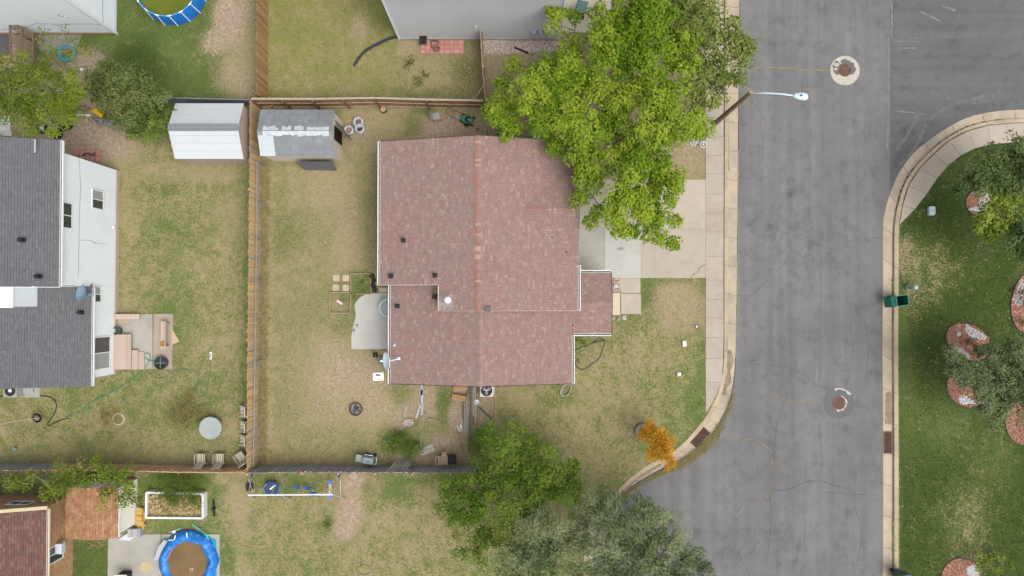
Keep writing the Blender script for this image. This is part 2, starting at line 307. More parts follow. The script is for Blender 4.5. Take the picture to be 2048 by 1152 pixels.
def lawn_material(name, tuft):
    m = bpy.data.materials.new(name); m.use_nodes = True
    n = m.node_tree.nodes; L = m.node_tree.links; b = n['Principled BSDF']
    b.inputs['Roughness'].default_value = .95; b.inputs['Specular IOR Level'].default_value = .05
    at = n.new('ShaderNodeAttribute'); at.attribute_name = 'cover'
    sp = n.new('ShaderNodeSeparateXYZ'); L.new(at.outputs['Vector'], sp.inputs[0])
    geo = n.new('ShaderNodeNewGeometry'); pos = geo.outputs['Position']
    def noise(s, d=4, r=.6, dist=0.0, off=0):
        t = n.new('ShaderNodeTexNoise'); t.inputs['Scale'].default_value = s; t.inputs['Detail'].default_value = d; t.inputs['Roughness'].default_value = r
        t.inputs['Distortion'].default_value = dist
        v = n.new('ShaderNodeVectorMath'); v.inputs[1].default_value = (off, off * .7, 0); L.new(pos, v.inputs[0]); L.new(v.outputs[0], t.inputs['Vector']); return t.outputs['Fac']
    def mth(op, a, c, clamp=False):
        t = n.new('ShaderNodeMath'); t.operation = op; t.use_clamp = clamp
        for i, q in enumerate((a, c)):
            if isinstance(q, (int, float)): t.inputs[i].default_value = q
            else: L.new(q, t.inputs[i])
        return t.outputs[0]
    def mixc(f, a, c):
        t = n.new('ShaderNodeMix'); t.data_type = 'RGBA'; L.new(f, t.inputs['Factor'])
        for k, q in (('A', a), ('B', c)):
            if isinstance(q, tuple): t.inputs[k].default_value = (*q, 1)
            else: L.new(q, t.inputs[k])
        return t.outputs['Result']
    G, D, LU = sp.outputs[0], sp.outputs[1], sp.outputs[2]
    n1 = noise(1.3, 5, .68, .8); n2 = noise(3.6, 6, .72, 2.4, 11); n3 = noise(.35, 2, .5, 0, 31); n4 = noise(10, 4, .65, 1.2, 5)
    mixn = mth('ADD', mth('ADD', mth('MULTIPLY', n1, .33), mth('MULTIPLY', n2, .52)), mth('ADD', mth('MULTIPLY', n3, .14), mth('MULTIPLY', mth('SUBTRACT', n4, .5), .60)))
    # green where cover + noise passes a threshold
    fg = mth('ADD', mth('MULTIPLY', mth('ADD', mth('SUBTRACT', G, .435), mth('MULTIPLY', mth('SUBTRACT', mixn, .5), 4.9)), 2.3), .5, True)
    n5 = noise(2.6, 3, .6, 1.0, 47); clump = mth('MULTIPLY', mth('MULTIPLY', mth('SUBTRACT', n5, .60), 14, True), mth('MULTIPLY', mth('SUBTRACT', G, .25), 2.2, True), True)
    fg = mth('MAXIMUM', fg, mth('MULTIPLY', clump, .85))
    dry = mixc(mth('MULTIPLY', mth('SUBTRACT', n4, .3), 2.2, True), (.185, .150, .076), (.41, .345, .200))
    dry = mixc(mth('MULTIPLY', mth('SUBTRACT', n1, .42), 3, True), dry, (.29, .242, .118))
    grn = mixc(mth('MULTIPLY', mth('SUBTRACT', n2, .3), 2.3, True), (.064, .106, .026), (.145, .180, .054))
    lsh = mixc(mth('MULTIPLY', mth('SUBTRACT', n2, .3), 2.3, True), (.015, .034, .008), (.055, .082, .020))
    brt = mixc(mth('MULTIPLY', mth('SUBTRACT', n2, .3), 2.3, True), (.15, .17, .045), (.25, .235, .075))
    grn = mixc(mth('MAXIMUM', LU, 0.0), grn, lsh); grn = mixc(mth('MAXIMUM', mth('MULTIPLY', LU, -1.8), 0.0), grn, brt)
    grn = mixc(mth('MULTIPLY', clump, .6), grn, (.055, .105, .026))
    c = mixc(fg, dry, grn)
    fd = mth('ADD', mth('MULTIPLY', mth('ADD', mth('SUBTRACT', D, .55), mth('MULTIPLY', mth('SUBTRACT', mth('ADD', mth('MULTIPLY', mixn, .75), mth('MULTIPLY', n4, .25)), .5), 5.0)), 2.6), .5, True)
    fd = mth('MULTIPLY', fd, mth('MULTIPLY', D, 8, True), True)
    dirt = mixc(mth('MULTIPLY', mth('SUBTRACT', noise(4.5, 8, .75, .5, 3), .34), 3.0, True), (.205, .15, .105), (.42, .33, .255))
    c = mixc(fd, c, dirt)
    vr = mth('ADD', mth('MULTIPLY', mth('SUBTRACT', noise(45, 4, .7), .5), .9 if not tuft else .35), 1.0 if not tuft else 1.08)
    if tuft: vr = mth('ADD', vr, mth('MULTIPLY', mth('SUBTRACT', geo.outputs['Random Per Island'], .5), .35))
    vm = n.new('ShaderNodeVectorMath'); vm.operation = 'SCALE'; L.new(c, vm.inputs[0]); L.new(vr, vm.inputs['Scale']); L.new(vm.outputs[0], b.inputs['Base Color'])
    if not tuft:
        bp = n.new('ShaderNodeBump'); bp.inputs['Strength'].default_value = .3; bp.inputs['Distance'].default_value = .04
        L.new(noise(28, 6, .7), bp.inputs['Height']); L.new(bp.outputs[0], b.inputs['Normal'])
    return m

def build_ground():
    xs = np.r_[-900, -300, -80, np.linspace(-39, 39, 521), 80, 300, 900]; ys = np.r_[-900, -300, -60, np.linspace(-24, 24, 321), 60, 300, 900]
    X, Y = np.meshgrid(xs, ys); x, y = X.ravel(), Y.ravel()
    px, py = inv_np(x, y)
    rp = in_poly(px, py, ROADPOLY)
    z = RNG.normal(0, .006, x.shape); z[rp] = -.24
    me = bpy.data.meshes.new('ground'); nx, ny = len(xs), len(ys)
    me.vertices.add(len(x)); me.vertices.foreach_set('co', np.c_[x, y, z].ravel())
    i = (np.arange(ny - 1)[:, None] * nx + np.arange(nx - 1)[None, :]).ravel()
    q = np.c_[i, i + 1, i + 1 + nx, i + nx]
    me.loops.add(q.size); me.loops.foreach_set('vertex_index', q.ravel()); me.polygons.add(len(q)); me.polygons.foreach_set('loop_start', np.arange(len(q)) * 4)
    me.polygons.foreach_set('use_smooth', np.ones(len(q), bool)); me.update(calc_edges=True)
    g, d, l = cover(np.clip(px, -90, 2300), np.clip(py, -90, 1300))
    a = me.attributes.new('cover', 'FLOAT_VECTOR', 'POINT'); a.data.foreach_set('vector', np.c_[g, d, l].ravel())
    me.materials.append(lawn_material('lawn_ground', False))
    o = bpy.data.objects.new('ground', me); COL.objects.link(o); tag(o, kind='structure'); LOC[o] = Vector((0, 0, 0)); return o
def build_grass(n=150000):
    x = RNG.uniform(-35.5, 35.5, n); y = RNG.uniform(-20.5, 20.5, n); px, py = inv_np(x, y)
    g, d, l = cover(px, py)
    keep = RNG.random(n) > d * .93
    for p in NOGRASS: keep &= ~in_poly(px, py, p)
    x, y, g, d, l = x[keep], y[keep], g[keep], d[keep], l[keep]; n = len(x); B = 3
    hgt = (RNG.uniform(.035, .075, (n, 1)) * (1 + .35 * np.maximum(l, 0))[:, None]) * RNG.uniform(.7, 1.2, (n, B))
    an = RNG.uniform(0, 2 * np.pi, (n, B)); lean = RNG.uniform(.03, .10, (n, B)); wd = RNG.uniform(.006, .014, (n, B))
    bx = x[:, None] + RNG.normal(0, .02, (n, B)); by = y[:, None] + RNG.normal(0, .02, (n, B))
    ca, sa = np.cos(an), np.sin(an)
    V = np.zeros((n, B, 3, 3))
    V[:, :, 0] = np.stack([bx - sa * wd, by + ca * wd, np.full_like(bx, -.005)], -1)
    V[:, :, 1] = np.stack([bx + sa * wd, by - ca * wd, np.full_like(bx, -.005)], -1)
    V[:, :, 2] = np.stack([bx + ca * lean, by + sa * lean, hgt], -1)
    V = V.reshape(-1, 3); k = len(V) // 3
    me = bpy.data.meshes.new('lawn_grass'); me.vertices.add(len(V)); me.vertices.foreach_set('co', V.ravel())
    me.loops.add(len(V)); me.loops.foreach_set('vertex_index', np.arange(len(V))); me.polygons.add(k); me.polygons.foreach_set('loop_start', np.arange(k) * 3); me.update(calc_edges=True)
    a = me.attributes.new('cover', 'FLOAT_VECTOR', 'POINT'); a.data.foreach_set('vector', np.repeat(np.c_[g, d, l], B * 3, axis=0).ravel())
    me.materials.append(lawn_material('lawn_blades', True))
    o = bpy.data.objects.new('lawn_grass', me); COL.objects.link(o); tag(o, 'short patchy lawn grass, dry and green mixed', 'grass', None, 'stuff')
ground = build_ground(); build_grass()

# ------------------------------------------------------------------ road
ZR = -.13
def asphalt(name, col, col2, dark):
    m = mat(name, col, .9, .10, 1.1, col2=col2, mix2=.45, scale2=.16, bump=.25, bscale=55)
    n = m.node_tree.nodes; L = m.node_tree.links; b = n['Principled BSDF']; src = b.inputs['Base Color'].links[0].from_socket
    geo = n.new('ShaderNodeNewGeometry')
    t = n.new('ShaderNodeTexNoise'); t.inputs['Scale'].default_value = 22; t.inputs['Detail'].default_value = 5; L.new(geo.outputs['Position'], t.inputs['Vector'])
    mp = n.new('ShaderNodeMapping'); mp.inputs['Scale'].default_value = (1.6, .05, 1) if not dark else (.05, 1.6, 1); L.new(geo.outputs['Position'], mp.inputs[0])
    s = n.new('ShaderNodeTexNoise'); s.inputs['Scale'].default_value = 1.0; s.inputs['Detail'].default_value = 4; L.new(mp.outputs[0], s.inputs['Vector'])
    u = n.new('ShaderNodeTexNoise'); u.inputs['Scale'].default_value = .9; u.inputs['Detail'].default_value = 7; u.inputs['Roughness'].default_value = .7; L.new(geo.outputs['Position'], u.inputs['Vector'])
    def mth(op, a, c, clamp=False):
        q = n.new('ShaderNodeMath'); q.operation = op; q.use_clamp = clamp
        for i, k in enumerate((a, c)):
            if isinstance(k, (int, float)): q.inputs[i].default_value = k
            else: L.new(k, q.inputs[i])
        return q.outputs[0]
    f = mth('ADD', mth('ADD', mth('MULTIPLY', mth('SUBTRACT', t.outputs['Fac'], .5), .5), mth('MULTIPLY', mth('SUBTRACT', s.outputs['Fac'], .5), .5)), 1.0)
    f = mth('SUBTRACT', f, mth('MULTIPLY', mth('MULTIPLY', mth('SUBTRACT', u.outputs['Fac'], .52), 2.4, True), .55))
    u2 = n.new('ShaderNodeTexNoise'); u2.inputs['Scale'].default_value = 3.0; u2.inputs['Detail'].default_value = 8; u2.inputs['Roughness'].default_value = .75; u2.inputs['Distortion'].default_value = .8; L.new(geo.outputs['Position'], u2.inputs['Vector'])
    wc = P(1588, 475, ZR); vd = n.new('ShaderNodeVectorMath'); vd.operation = 'DISTANCE'; L.new(geo.outputs['Position'], vd.inputs[0]); vd.inputs[1].default_value = wc
    wear = mth('SUBTRACT', 1.0, mth('DIVIDE', vd.outputs['Value'], 4.3), True)
    f = mth('ADD', f, mth('MULTIPLY', mth('SUBTRACT', u2.outputs['Fac'], .52), mth('ADD', .32, mth('MULTIPLY', wear, 1.05))))
    vm = n.new('ShaderNodeVectorMath'); vm.operation = 'SCALE'; L.new(src, vm.inputs[0]); L.new(f, vm.inputs['Scale']); L.new(vm.outputs[0], b.inputs['Base Color'])
    return m
ASPH = asphalt('asphalt_old', (.160, .158, .157), (.132, .131, .132), False)
ASPH_D = asphalt('asphalt_side_street', (.120, .121, .124), (.100, .101, .105), True)
rp = [tuple(p) for p in WG0r] + [tuple(p) for p in EG0r[:52]]
west = [p for p in rp]
SEAM = 1780
cut = [tuple(p) for p in EG0r]
ci = next(i for i, p in enumerate(cut) if p[1] < 400 and p[0] > SEAM)
mb = MB(); mb.prism(polyw([tuple(p) for p in WG0r] + cut[:ci] + [(SEAM, cut[ci - 1][1] - 6), (SEAM, -400), (1484, -400)], ZR), ZR - .06, ZR)
road = mb.build('road', ASPH, kind='structure')
mb = MB(); mb.prism(polyw([(SEAM + .2, cut[ci - 1][1] - 6)] + cut[ci:] + [(3200, 200), (3200, -100), (2000, -100), (1960, -118), (1925, -150), (1905, -200), (1900, -400), (SEAM + .2, -400)], ZR), ZR - .06, ZR)
side_road = mb.build('side_road', ASPH_D, kind='structure')

def ribbon(mb, pts, w_, z, jit=0.0):
    pts = [P(x, y, z) for x, y in pts]; pts = smooth_path(pts, 5)
    if jit: pts = [p + Vector((random.gauss(0, jit), random.gauss(0, jit), 0)) for p in pts]
    vv = []
    for i, p in enumerate(pts):
        d = pts[min(i + 1, len(pts) - 1)] - pts[max(i - 1, 0)]; d.normalize(); q = Vector((-d.y, d.x, 0)); ww = (w_[i % len(w_)] if isinstance(w_, list) else w_ * random.uniform(.5, 1.4)) / 2
        vv += [p + q * ww, p - q * ww]
    mb.add(vv, [(2 * i, 2 * i + 1, 2 * i + 3, 2 * i + 2) for i in range(len(pts) - 1)])
CRK = mat('crack_dark', (.088, .086, .085), .95, .3, 20); CRKY = mat('crack_weeds', (.27, .22, .12), .95, .4, 15, col2=(.16, .15, .06), scale2=5); SEAML = mat('seam_dust', (.23, .23, .228), .95, .25, 6, col2=(.15, .15, .15), mix2=.55, scale2=4); TIRE = mat('tyre_mark', (.105, .104, .106), .9, .25, 3, col2=(.14, .14, .14), mix2=.55, scale2=2.5)
cracks = [
    ([(1505, 137), (1540, 135), (1575, 136), (1600, 138), (1640, 140), (1662, 140)], .07, CRKY, road),
    ([(1508, 728), (1545, 732), (1580, 736), (1605, 748), (1632, 770), (1660, 778)], .03, CRK, road),
    ([(1508, 728), (1504, 748), (1512, 768)], .025, CRK, road), ([(1694, 768), (1701, 738), (1706, 700), (1702, 670), (1702, 628)], .02, CRK, road),
    ([(1540, 783), (1568, 800), (1600, 803), (1630, 800), (1648, 801)], .03, CRKY, road), ([(1571, 800), (1560, 830), (1553, 850), (1550, 880), (1545, 930), (1540, 985), (1543, 1030), (1540, 1075), (1535, 1110)], .03, CRK, road),
    ([(1460, 869), (1490, 876), (1520, 883), (1545, 905)], .035, CRKY, road), ([(1548, 905), (1543, 940), (1540, 980), (1532, 998)], .06, CRKY, road),
    ([(1543, 981), (1575, 980), (1600, 968), (1635, 962), (1662, 968), (1700, 978)], .04, CRK, road), ([(1637, 960), (1645, 920), (1642, 890), (1636, 850)], .025, CRK, road),
    ([(1650, 985), (1700, 988), (1760, 990)], .025, CRK, road), ([(1476, 590), (1502, 590), (1520, 575), (1535, 560)], .03, CRK, road), ([(1640, 480), (1670, 486), (1700, 497)], .02, CRK, road), ([(1745, 476), (1766, 477)], .03, CRK, road),
    ([(1500, 1150), (1478, 1110), (1490, 1085), (1470, 1060)], .03, CRK, road), ([(1525, 1000), (1520, 1040), (1508, 1070), (1510, 1100)], .02, CRK, road),
    ([(1840, 60), (1870, 52), (1880, 30)], .02, CRK, side_road), ([(1790, 118), (1840, 118), (1900, 110), (1960, 118), (2040, 120)], .025, CRK, side_road), ([(1785, 78), (1850, 76), (1950, 72), (2048, 68)], .10, TIRE, side_road),
    ([(1800, 330), (1830, 295), (1860, 240), (1920, 205), (2000, 190)], .25, TIRE, side_road), ([(1792, 300), (1815, 270), (1840, 220)], .22, TIRE, side_road), ([(1860, 185), (1930, 205), (1990, 200)], .12, TIRE, side_road), ([(1790, 150), (1830, 140), (1870, 132), (1920, 124)], .02, CRK, side_road),
    ([(1476.5, 300), (1475, 420), (1474.3, 540), (1473, 640), (1471.5, 715)], .06, CRKY, road), ([(1560, 640), (1572, 700), (1566, 760), (1578, 800)], .018, CRK, road), ([(1690, 900), (1712, 940), (1708, 1000), (1722, 1060), (1716, 1130)], .02, CRK, road), ([(1500, 200), (1530, 240), (1526, 300), (1540, 360)], .018, CRK, road), ([(1745, 240), (1735, 300), (1748, 360)], .018, CRK, road), ([(1600, 1010), (1612, 1050), (1606, 1090)], .018, CRK, road), ([(1730, 640), (1738, 690), (1733, 740)], .018, CRK, road), ([(1455, 960), (1480, 1000), (1470, 1040)], .02, CRK, road), ([(1900, 30), (1940, 60), (1990, 58), (2030, 80)], .018, CRK, side_road),
    ([(1782.6, 2), (1783.4, 30), (1782.8, 74)], .11, SEAML, side_road), ([(1779, 95), (1778.5, 140), (1777.5, 216)], .07, SEAML, road), ([(1776, 240), (1774, 300)], .08, SEAML, road), ([(1649, -20), (1648, 130), (1646, 320), (1644, 520), (1640, 700), (1638, 760)], .035, TIRE, road),
    ([(1634, 735), (1633, 755), (1632, 777)], .14, SEAML, road), ([(1612, 825), (1613, 838)], .09, SEAML, road), ([(1842, 24), (1880, 42)], .1, SEAML, side_road), ([(1885, 12), (1912, 22)], .12, SEAML, side_road),
    ([(1788, 82), (1840, 83)], .07, SEAML, side_road), ([(1790, 96), (1830, 96)], .06, SEAML, side_road), ([(1790, 222), (1850, 228)], .09, SEAML, side_road), ([(1455, 1045), (1475, 1030), (1490, 1012)], .07, SEAML, road), ([(1600, 1080), (1590, 1130)], .25, TIRE, road), ([(1470, 1130), (1500, 1105), (1520, 1080)], .08, TIRE, road)]
for i, (pts, w_, m, par) in enumerate(cracks):
    mb = MB(); ribbon(mb, pts, w_, ZR + .004 + .001 * (i % 3), .02 if m in (CRK, CRKY) else .012)
    mb.build('tyre_mark' if m is TIRE else 'seam_stripe' if m is SEAML else 'crack', m, par)
def rough_disc(mb, px, py, r, z, n=26, jit=.12, sx=1, sy=1):
    c = P(px, py, z); vv = [c + Vector((math.cos(a) * r * sx, math.sin(a) * r * sy, 0)) * random.uniform(1 - jit, 1 + jit) for a in [2 * math.pi * i / n for i in range(n)]]
    mb.add(vv, [tuple(range(n))])
OIL = mat('oil_spot', (.115, .113, .112), .85, .2, 8, col2=(.16, .158, .156), mix2=.5, scale2=9)
for (x, y, r) in [(1555, 595, .09), (1626, 620, .10), (1488, 300, .13), (1550, 120, .10), (1500, 785, .09), (1748, 643, .1), (1747, 803, .13), (1730, 962, .13), (1729, 980, .14), (1563, 1048, .14), (1607, 1132, .14), (1580, 1125, .12), (1680, 1114, .14), (1733, 1095, .09), (1530, 1110, .15), (1498, 905, .1), (1695, 370, .05)]:
    mb = MB(); rough_disc(mb, x, y, r, ZR + .0075, 14, .35); mb.build('oil_spot', OIL, road)
for (x, y, r) in [(1812, 186, .10), (1960, 200, .14), (1986, 190, .10), (2011, 196, .10), (1860, 184, .05)]:
    mb = MB(); rough_disc(mb, x, y, r, ZR + .0075, 14, .35); mb.build('oil_spot', OIL, side_road)
PATCH = mat('asphalt_scuffed', (.175, .175, .18), .92, .25, 2.4, col2=(.115, .115, .12), mix2=.5, scale2=1.6, bump=.4, bscale=25)

# ------------------------------------------------------------------ kerbs, gutters, pavement
def kerb(nm, a, b, c, step):
    g = thing(nm, None, None, P(*a[len(a) // 2]), None); g['kind'] = 'structure'
    i = 0; n = len(a)
    while i < n - 1:
        j = min(i + step, n - 1); fr = .006
        A = [P(*p, 0) for p in a[i:j + 1]]; B = [P(*p, 0) for p in b[i:j + 1]]; C = [P(*p, 0) for p in c[i:j + 1]]
        m1 = MB()
        vv = []
        for p, q in zip(A, B):
            vv += [(p.x, p.y, ZR + .012), (q.x, q.y, ZR - .004), (p.x, p.y, ZR - .1), (q.x, q.y, ZR - .1)]
        k = len(A); ff = []
        for t in range(k - 1):
            o = 4 * t; ff += [(o, o + 1, o + 5, o + 4), (o + 2, o, o + 4, o + 6)]
        m1.add(vv, ff); pc = m1.build('gutter_slab', GUT, g)
        m2 = MB(); vv = []
        for p, q in zip(B, C):
            d = (q - p)
            r1 = p + d * .18; vv += [(p.x, p.y, ZR - .1), (p.x + d.x * .06, p.y + d.y * .06, .0), (r1.x, r1.y, .022), (q.x, q.y, .024), (q.x, q.y, -.1)]
        ff = []
        for t in range(k - 1):
            o = 5 * t; ff += [(o + s_, o + s_ + 1, o + s_ + 6, o + s_ + 5) for s_ in range(4)]
        ff += [(0, 1, 2, 3, 4), tuple(5 * (k - 1) + s_ for s_ in (4, 3, 2, 1, 0))]
        m2.add(vv, ff); m2.build('kerb_stone', CURB, g)
        i = j
    return g
kerb_w = kerb('kerb', WG0r, WG1r, WG2r, 4); kerb_e = kerb('kerb', EG0r, EG1r, EG2r, 4)
# expansion joints of the kerb as thin dark lines
JOINT = mat('joint_dark', (.105, .09, .07), .95, .3, 12)
for kk, a, c in ((kerb_w, WG0r, WG2r), (kerb_e, EG0r, EG2r)):
    for i in range(4, len(a) - 4, 4):
        mb = MB(); p = P(*a[i], 0); q = P(*c[i], 0); r_ = p.lerp(q, .66); t = p.lerp(q, .70)
        mb.bar((p.x, p.y, ZR + .012), (r_.x, r_.y, ZR + .006), .016, .012); mb.bar((t.x, t.y, .019), (q.x, q.y, .021), .016, .012)
        mb.build('joint', JOINT, kk)
STAIN_SHADE = mat('gutter_silt_and_shade', (.19, .15, .11), .95, .3, 5, col2=(.27, .22, .165), mix2=.5, scale2=3)
mb = MB(); ribbon(mb, [(1459, 700), (1459, 735), (1453, 765), (1446, 790)], [.15, .25, .45, .5, .45, .3], ZR + .012, .02); mb.build('silt_and_shade', STAIN_SHADE, kerb_w)
mb = MB(); ribbon(mb, [(1322, 925), (1300, 940), (1275, 956), (1242, 984)], [.2, .3, .4, .3], ZR + .012, .03); mb.build('silt_and_shade', STAIN_SHADE, kerb_w)
mb = MB(); ribbon(mb, [(1776, 785), (1777, 815), (1776, 848)], [.3, .42, .38, .45], ZR + .014, .03); mb.build('silt_and_shade', STAIN_SHADE, kerb_e)
mb = MB(); ribbon(mb, [(1788.5, 470), (1787, 560), (1786.5, 700), (1786, 850)], .12, ZR + .006, .01); mb.build('silt_and_shade', STAIN_SHADE, kerb_e)  # dark strip at the kerb foot paints the shade of the kerb face
mb = MB(); ribbon(mb, [(1788, 915), (1788, 1000), (1788, 1150)], .10, ZR + .006, .01); mb.build('silt_and_shade', STAIN_SHADE, kerb_e)  # kerb-face shade painted on, continued south of the grate

def slab(par, poly, z, m, th=.1, gap=.012, nm='slab'):
    w_ = [Vector((p[0], p[1], 0)) for p in polyw(poly, 0)]; c = sum(w_, Vector()) / len(w_)
    w_ = [p + (c - p).normalized() * gap for p in w_]
    mb = MB(); n = len(w_); mb.prism(w_, z - th, z)
    return mb.build(nm, m, par)
def setting(nm, at): 
    o = thing(nm, None, None, at); o['kind'] = 'structure'; return o
pav = setting('sidewalk', P(1430, 400))
js = [-128, -90, -52, -34, 4, 42, 80, 118, 157, 196, 235, 274, 311, 348, 388, 426, 464, 513, 560, 599, 637.5, 675, 717, 764]
for a, b in zip(js[:-1], js[1:]): slab(pav, [(1411, a), (1447.5, a), (1447.0, b), (1411, b)] if b < 700 else [(1411, a), (1447, a), (1446 if b < 750 else 1443, b), (1411, b)], .03, CONC)
slab(pav, [(1411, 764), (1442, 764), (1433, 790), (1420, 813), (1411, 827)], .03, CONC)
mb = MB(); ribbon(mb, [(1449.2, 0), (1449, 200), (1448.2, 400), (1447.6, 560), (1447.6, 700), (1445, 745)], .05, .0305, .006); mb.build('joint', JOINT, pav)
pav2 = setting('sidewalk', P(1870, 340))
jo = [(1799, 449), (1805, 412), (1817, 372), (1839, 337.5), (1868, 308), (1898, 282), (1935, 262.5), (1975, 251.5), (2012, 248), (2048, 245.5), (2100, 244), (2150, 243), (2230, 241)]
ji = [(1799, 450), (1830, 418), (1853, 388), (1874, 357), (1895, 332), (1921, 311), (1950, 297), (1981, 289), (2014, 286), (2048, 285), (2100, 284), (2150, 283), (2230, 281)]
for i in range(len(jo) - 1): slab(pav2, [jo[i], jo[i + 1], ji[i + 1], ji[i]] if i else [jo[0], jo[1], ji[1]], .03, CONC)
mb = MB(); ribbon(mb, [(x - .5, y - .5) for x, y in jo[1:10]], .04, .0305, .004); mb.build('joint', JOINT, pav2)

drv = setting('driveway', P(1290, 460))
for poly, m in [([(1140, 359), (1210, 359), (1210, 456), (1140, 456)], CONC_D), ([(1210, 359), (1308, 359), (1308, 457), (1210, 456)], CONC_D), ([(1308, 359), (1411, 359), (1411, 458), (1308, 457)], CONC_D),
                ([(1140, 456), (1210, 456), (1210, 557), (1140, 557)], CONC_G), ([(1210, 456), (1282, 457), (1282, 557), (1210, 557)], CONC_W), ([(1282, 457), (1308, 457), (1308, 556), (1282, 556)], CONC_D), ([(1308, 457), (1411, 458), (1411, 556), (1308, 556)], CONC_D)]:
    slab(drv, poly, .028, m, gap=.008)
mb = MB(); ribbon(mb, [(1410, 529), (1400, 536), (1395, 545), (1385, 551), (1382, 556)], .035, .030, .015); mb.build('crack', CRK, drv)
mb = MB(); rough_disc(mb, 1241, 497, .16, .030, 16, .4, 1.5, .7); mb.build('oil_spot', mat('drip_stain', (.25, .25, .24), .9, .2, 6), drv)
drv2 = setting('driveway', P(1170, 20))
slab(drv2, [(1112, -120), (1222, -120), (1222, -30), (1112, -30)], .028, CONC_D); slab(drv2, [(1112, -30), (1222, -30), (1222, 70), (1118, 62)], .028, CONC_D)
walk = setting('front_walk', P(1262, 592))
slab(walk, [(1239, 557), (1281, 557), (1281, 586), (1241, 586)], .04, CONC_D); slab(walk, [(1241, 587), (1282, 587), (1282, 628), (1242, 628)], .04, CONC_D); slab(walk, [(1222, 586), (1239.5, 586), (1239.5, 630), (1222, 630)], .14, mat('step_concrete', (.52, .46, .35), .9, .08, 3), .2, nm='step')
pat = setting('back_patio', P(745, 640))
slab(pat, [(800, 586), (762, 586), (749, 587), (736, 587), (727, 591), (719, 596), (713, 603), (709, 611), (711, 620), (712, 631), (709, 645), (706, 656), (703, 672), (703, 698), (800, 698)], .06, CONC_W, .1, 0)
for (x, y) in [(714, 651), (708, 660)]:
    mb = MB(); rough_disc(mb, x, y, .11, .0645, 12, .4); mb.build('stain', STAIN_SHADE, pat)
lpat = setting('neighbour_patio', P(290, 680))
slab(lpat, [(226, 628), (306, 628), (306, 738), (226, 738)], .05, CONC_G); slab(lpat, [(308, 627), (347, 627), (345, 738), (307, 738)], .055, mat('concrete_tan', (.36, .30, .235), .9, .1, 2, col2=(.29, .24, .19), scale2=1))
mb = MB(); rough_disc(mb, 246, 642, .28, .054, 18, .5, 1.3, .6); mb.build('rust_stain', mat('rust_stain', (.40, .22, .10), .9, .25, 6, col2=(.36, .32, .26), scale2=4, mix2=.55), lpat)
spat = setting('pool_patio', P(330, 1110))
slab(spat, [(217, 1078), (240, 1068), (322, 1068), (325, 1200), (215, 1200)], .05, CONC_G); slab(spat, [(324, 1068), (440, 1068), (440, 1200), (326, 1200)], .052, CONC_G)
mb = MB(); rough_disc(mb, 293, 1135, .45, .0545, 12, .15, 1, .9); mb.build('sand_stain', mat('sand_stain', (.43, .35, .22), .95, .12, 5), spat)

# manholes
RUST = mat('rusty_iron', (.155, .085, .062), .8, .25, 14, col2=(.10, .065, .05), scale2=3, bump=.4, bscale=30)
RING = mat('manhole_concrete', (.44, .41, .35), .9, .15, 5, col2=(.32, .29, .25), mix2=.4, scale2=3)
ASPN = mat('asphalt_patch', (.125, .125, .128), .9, .15, 10, bump=.3)
def manhole(px, py, R1, rl, label, white):
    t = thing('manhole', label, 'manhole', P(px, py, ZR), 'manholes in the street')
    mb = MB(); mb.lathe([(R1, 0), (R1 - .02, .007)], P(px, py, ZR), 40, jit=.006); mb.build('collar', RING if white else ASPN, t)
    if white:
        c = P(px, py, ZR + .0115); vv = []; n = 34
        for k in range(n + 1):
            a = math.radians(-38 + k * 255 / n); f = math.sin(math.pi * k / n) ** .4; rr = rl * .9 + .05 + f * (random.uniform(.26, .40) + (.16 if k > 22 else 0)); vv += [c + Vector((math.cos(a) * rl * .9, math.sin(a) * rl * .9, 0)), c + Vector((math.cos(a) * min(rr, R1 * .98), math.sin(a) * min(rr, R1 * .98), 0))]
        mb = MB(); mb.add(vv, [(2 * i, 2 * i + 1, 2 * i + 3, 2 * i + 2) for i in range(n)]); mb.build('asphalt_patch', ASPN, t)
        for (dx, dy, rr) in [(-.55, .38, .13), (-.38, .62, .07), (-.62, .1, .08), (-.30, .5, .06)]:
            mb = MB(); m_ = 10; mb.add([c + Vector((dx + math.cos(k * 2 * math.pi / m_) * rr * 1.4, dy + math.sin(k * 2 * math.pi / m_) * rr, .002)) for k in range(m_)], [tuple(range(m_))]); mb.build('concrete_patch', RING, t)
    else:
        mb = MB(); c = P(px, py, ZR + .0115); pts = []
        for k in range(9):
            a = math.radians(35 + k * 9); pts.append((a, R1 * .97, R1 * random.uniform(.80, .90)))
        vv = []
        for a, r0, r1 in pts: vv += [c + Vector((math.cos(a) * r0, math.sin(a) * r0, 0)), c + Vector((math.cos(a) * r1, math.sin(a) * r1, 0))]
        mb.add(vv, [(2 * i, 2 * i + 2, 2 * i + 3, 2 * i + 1) for i in range(8)]); mb.build('concrete_patch', RING, t)
        mb = MB(); vv = []
        for k in range(14):
            a = math.radians(-110 + k * 14); rr = rl + random.uniform(.02, .22); vv += [c + Vector((math.cos(a) * rl * .9, math.sin(a) * rl * .9, 0)), c + Vector((math.cos(a) * rr, math.sin(a) * rr, 0))]
        mb.add(vv, [(2 * i, 2 * i + 1, 2 * i + 3, 2 * i + 2) for i in range(13)]); mb.build('concrete_patch', RING, t)
    mb = MB(); mb.lathe([(rl, .0), (rl, .016), (rl - .03, .018), (rl - .05, .012), (.05, .012), (0, .014)], P(px, py, ZR + .004), 32)
    for i in range(-3, 4):
        for j in range(-3, 4):
            if (i * i + j * j) < 11: mb.box(P(px, py, ZR + .018) + Vector((i * .1, j * .1, 0)), (.05, .05, .01))
    mb.build('lid', RUST, t)
manhole(1690, 141, .98, .42, 'round rusty manhole lid in a broken white concrete collar', True)
manhole(1678, 806, 1.02, .43, 'round rusty manhole lid in a dark asphalt collar', False)
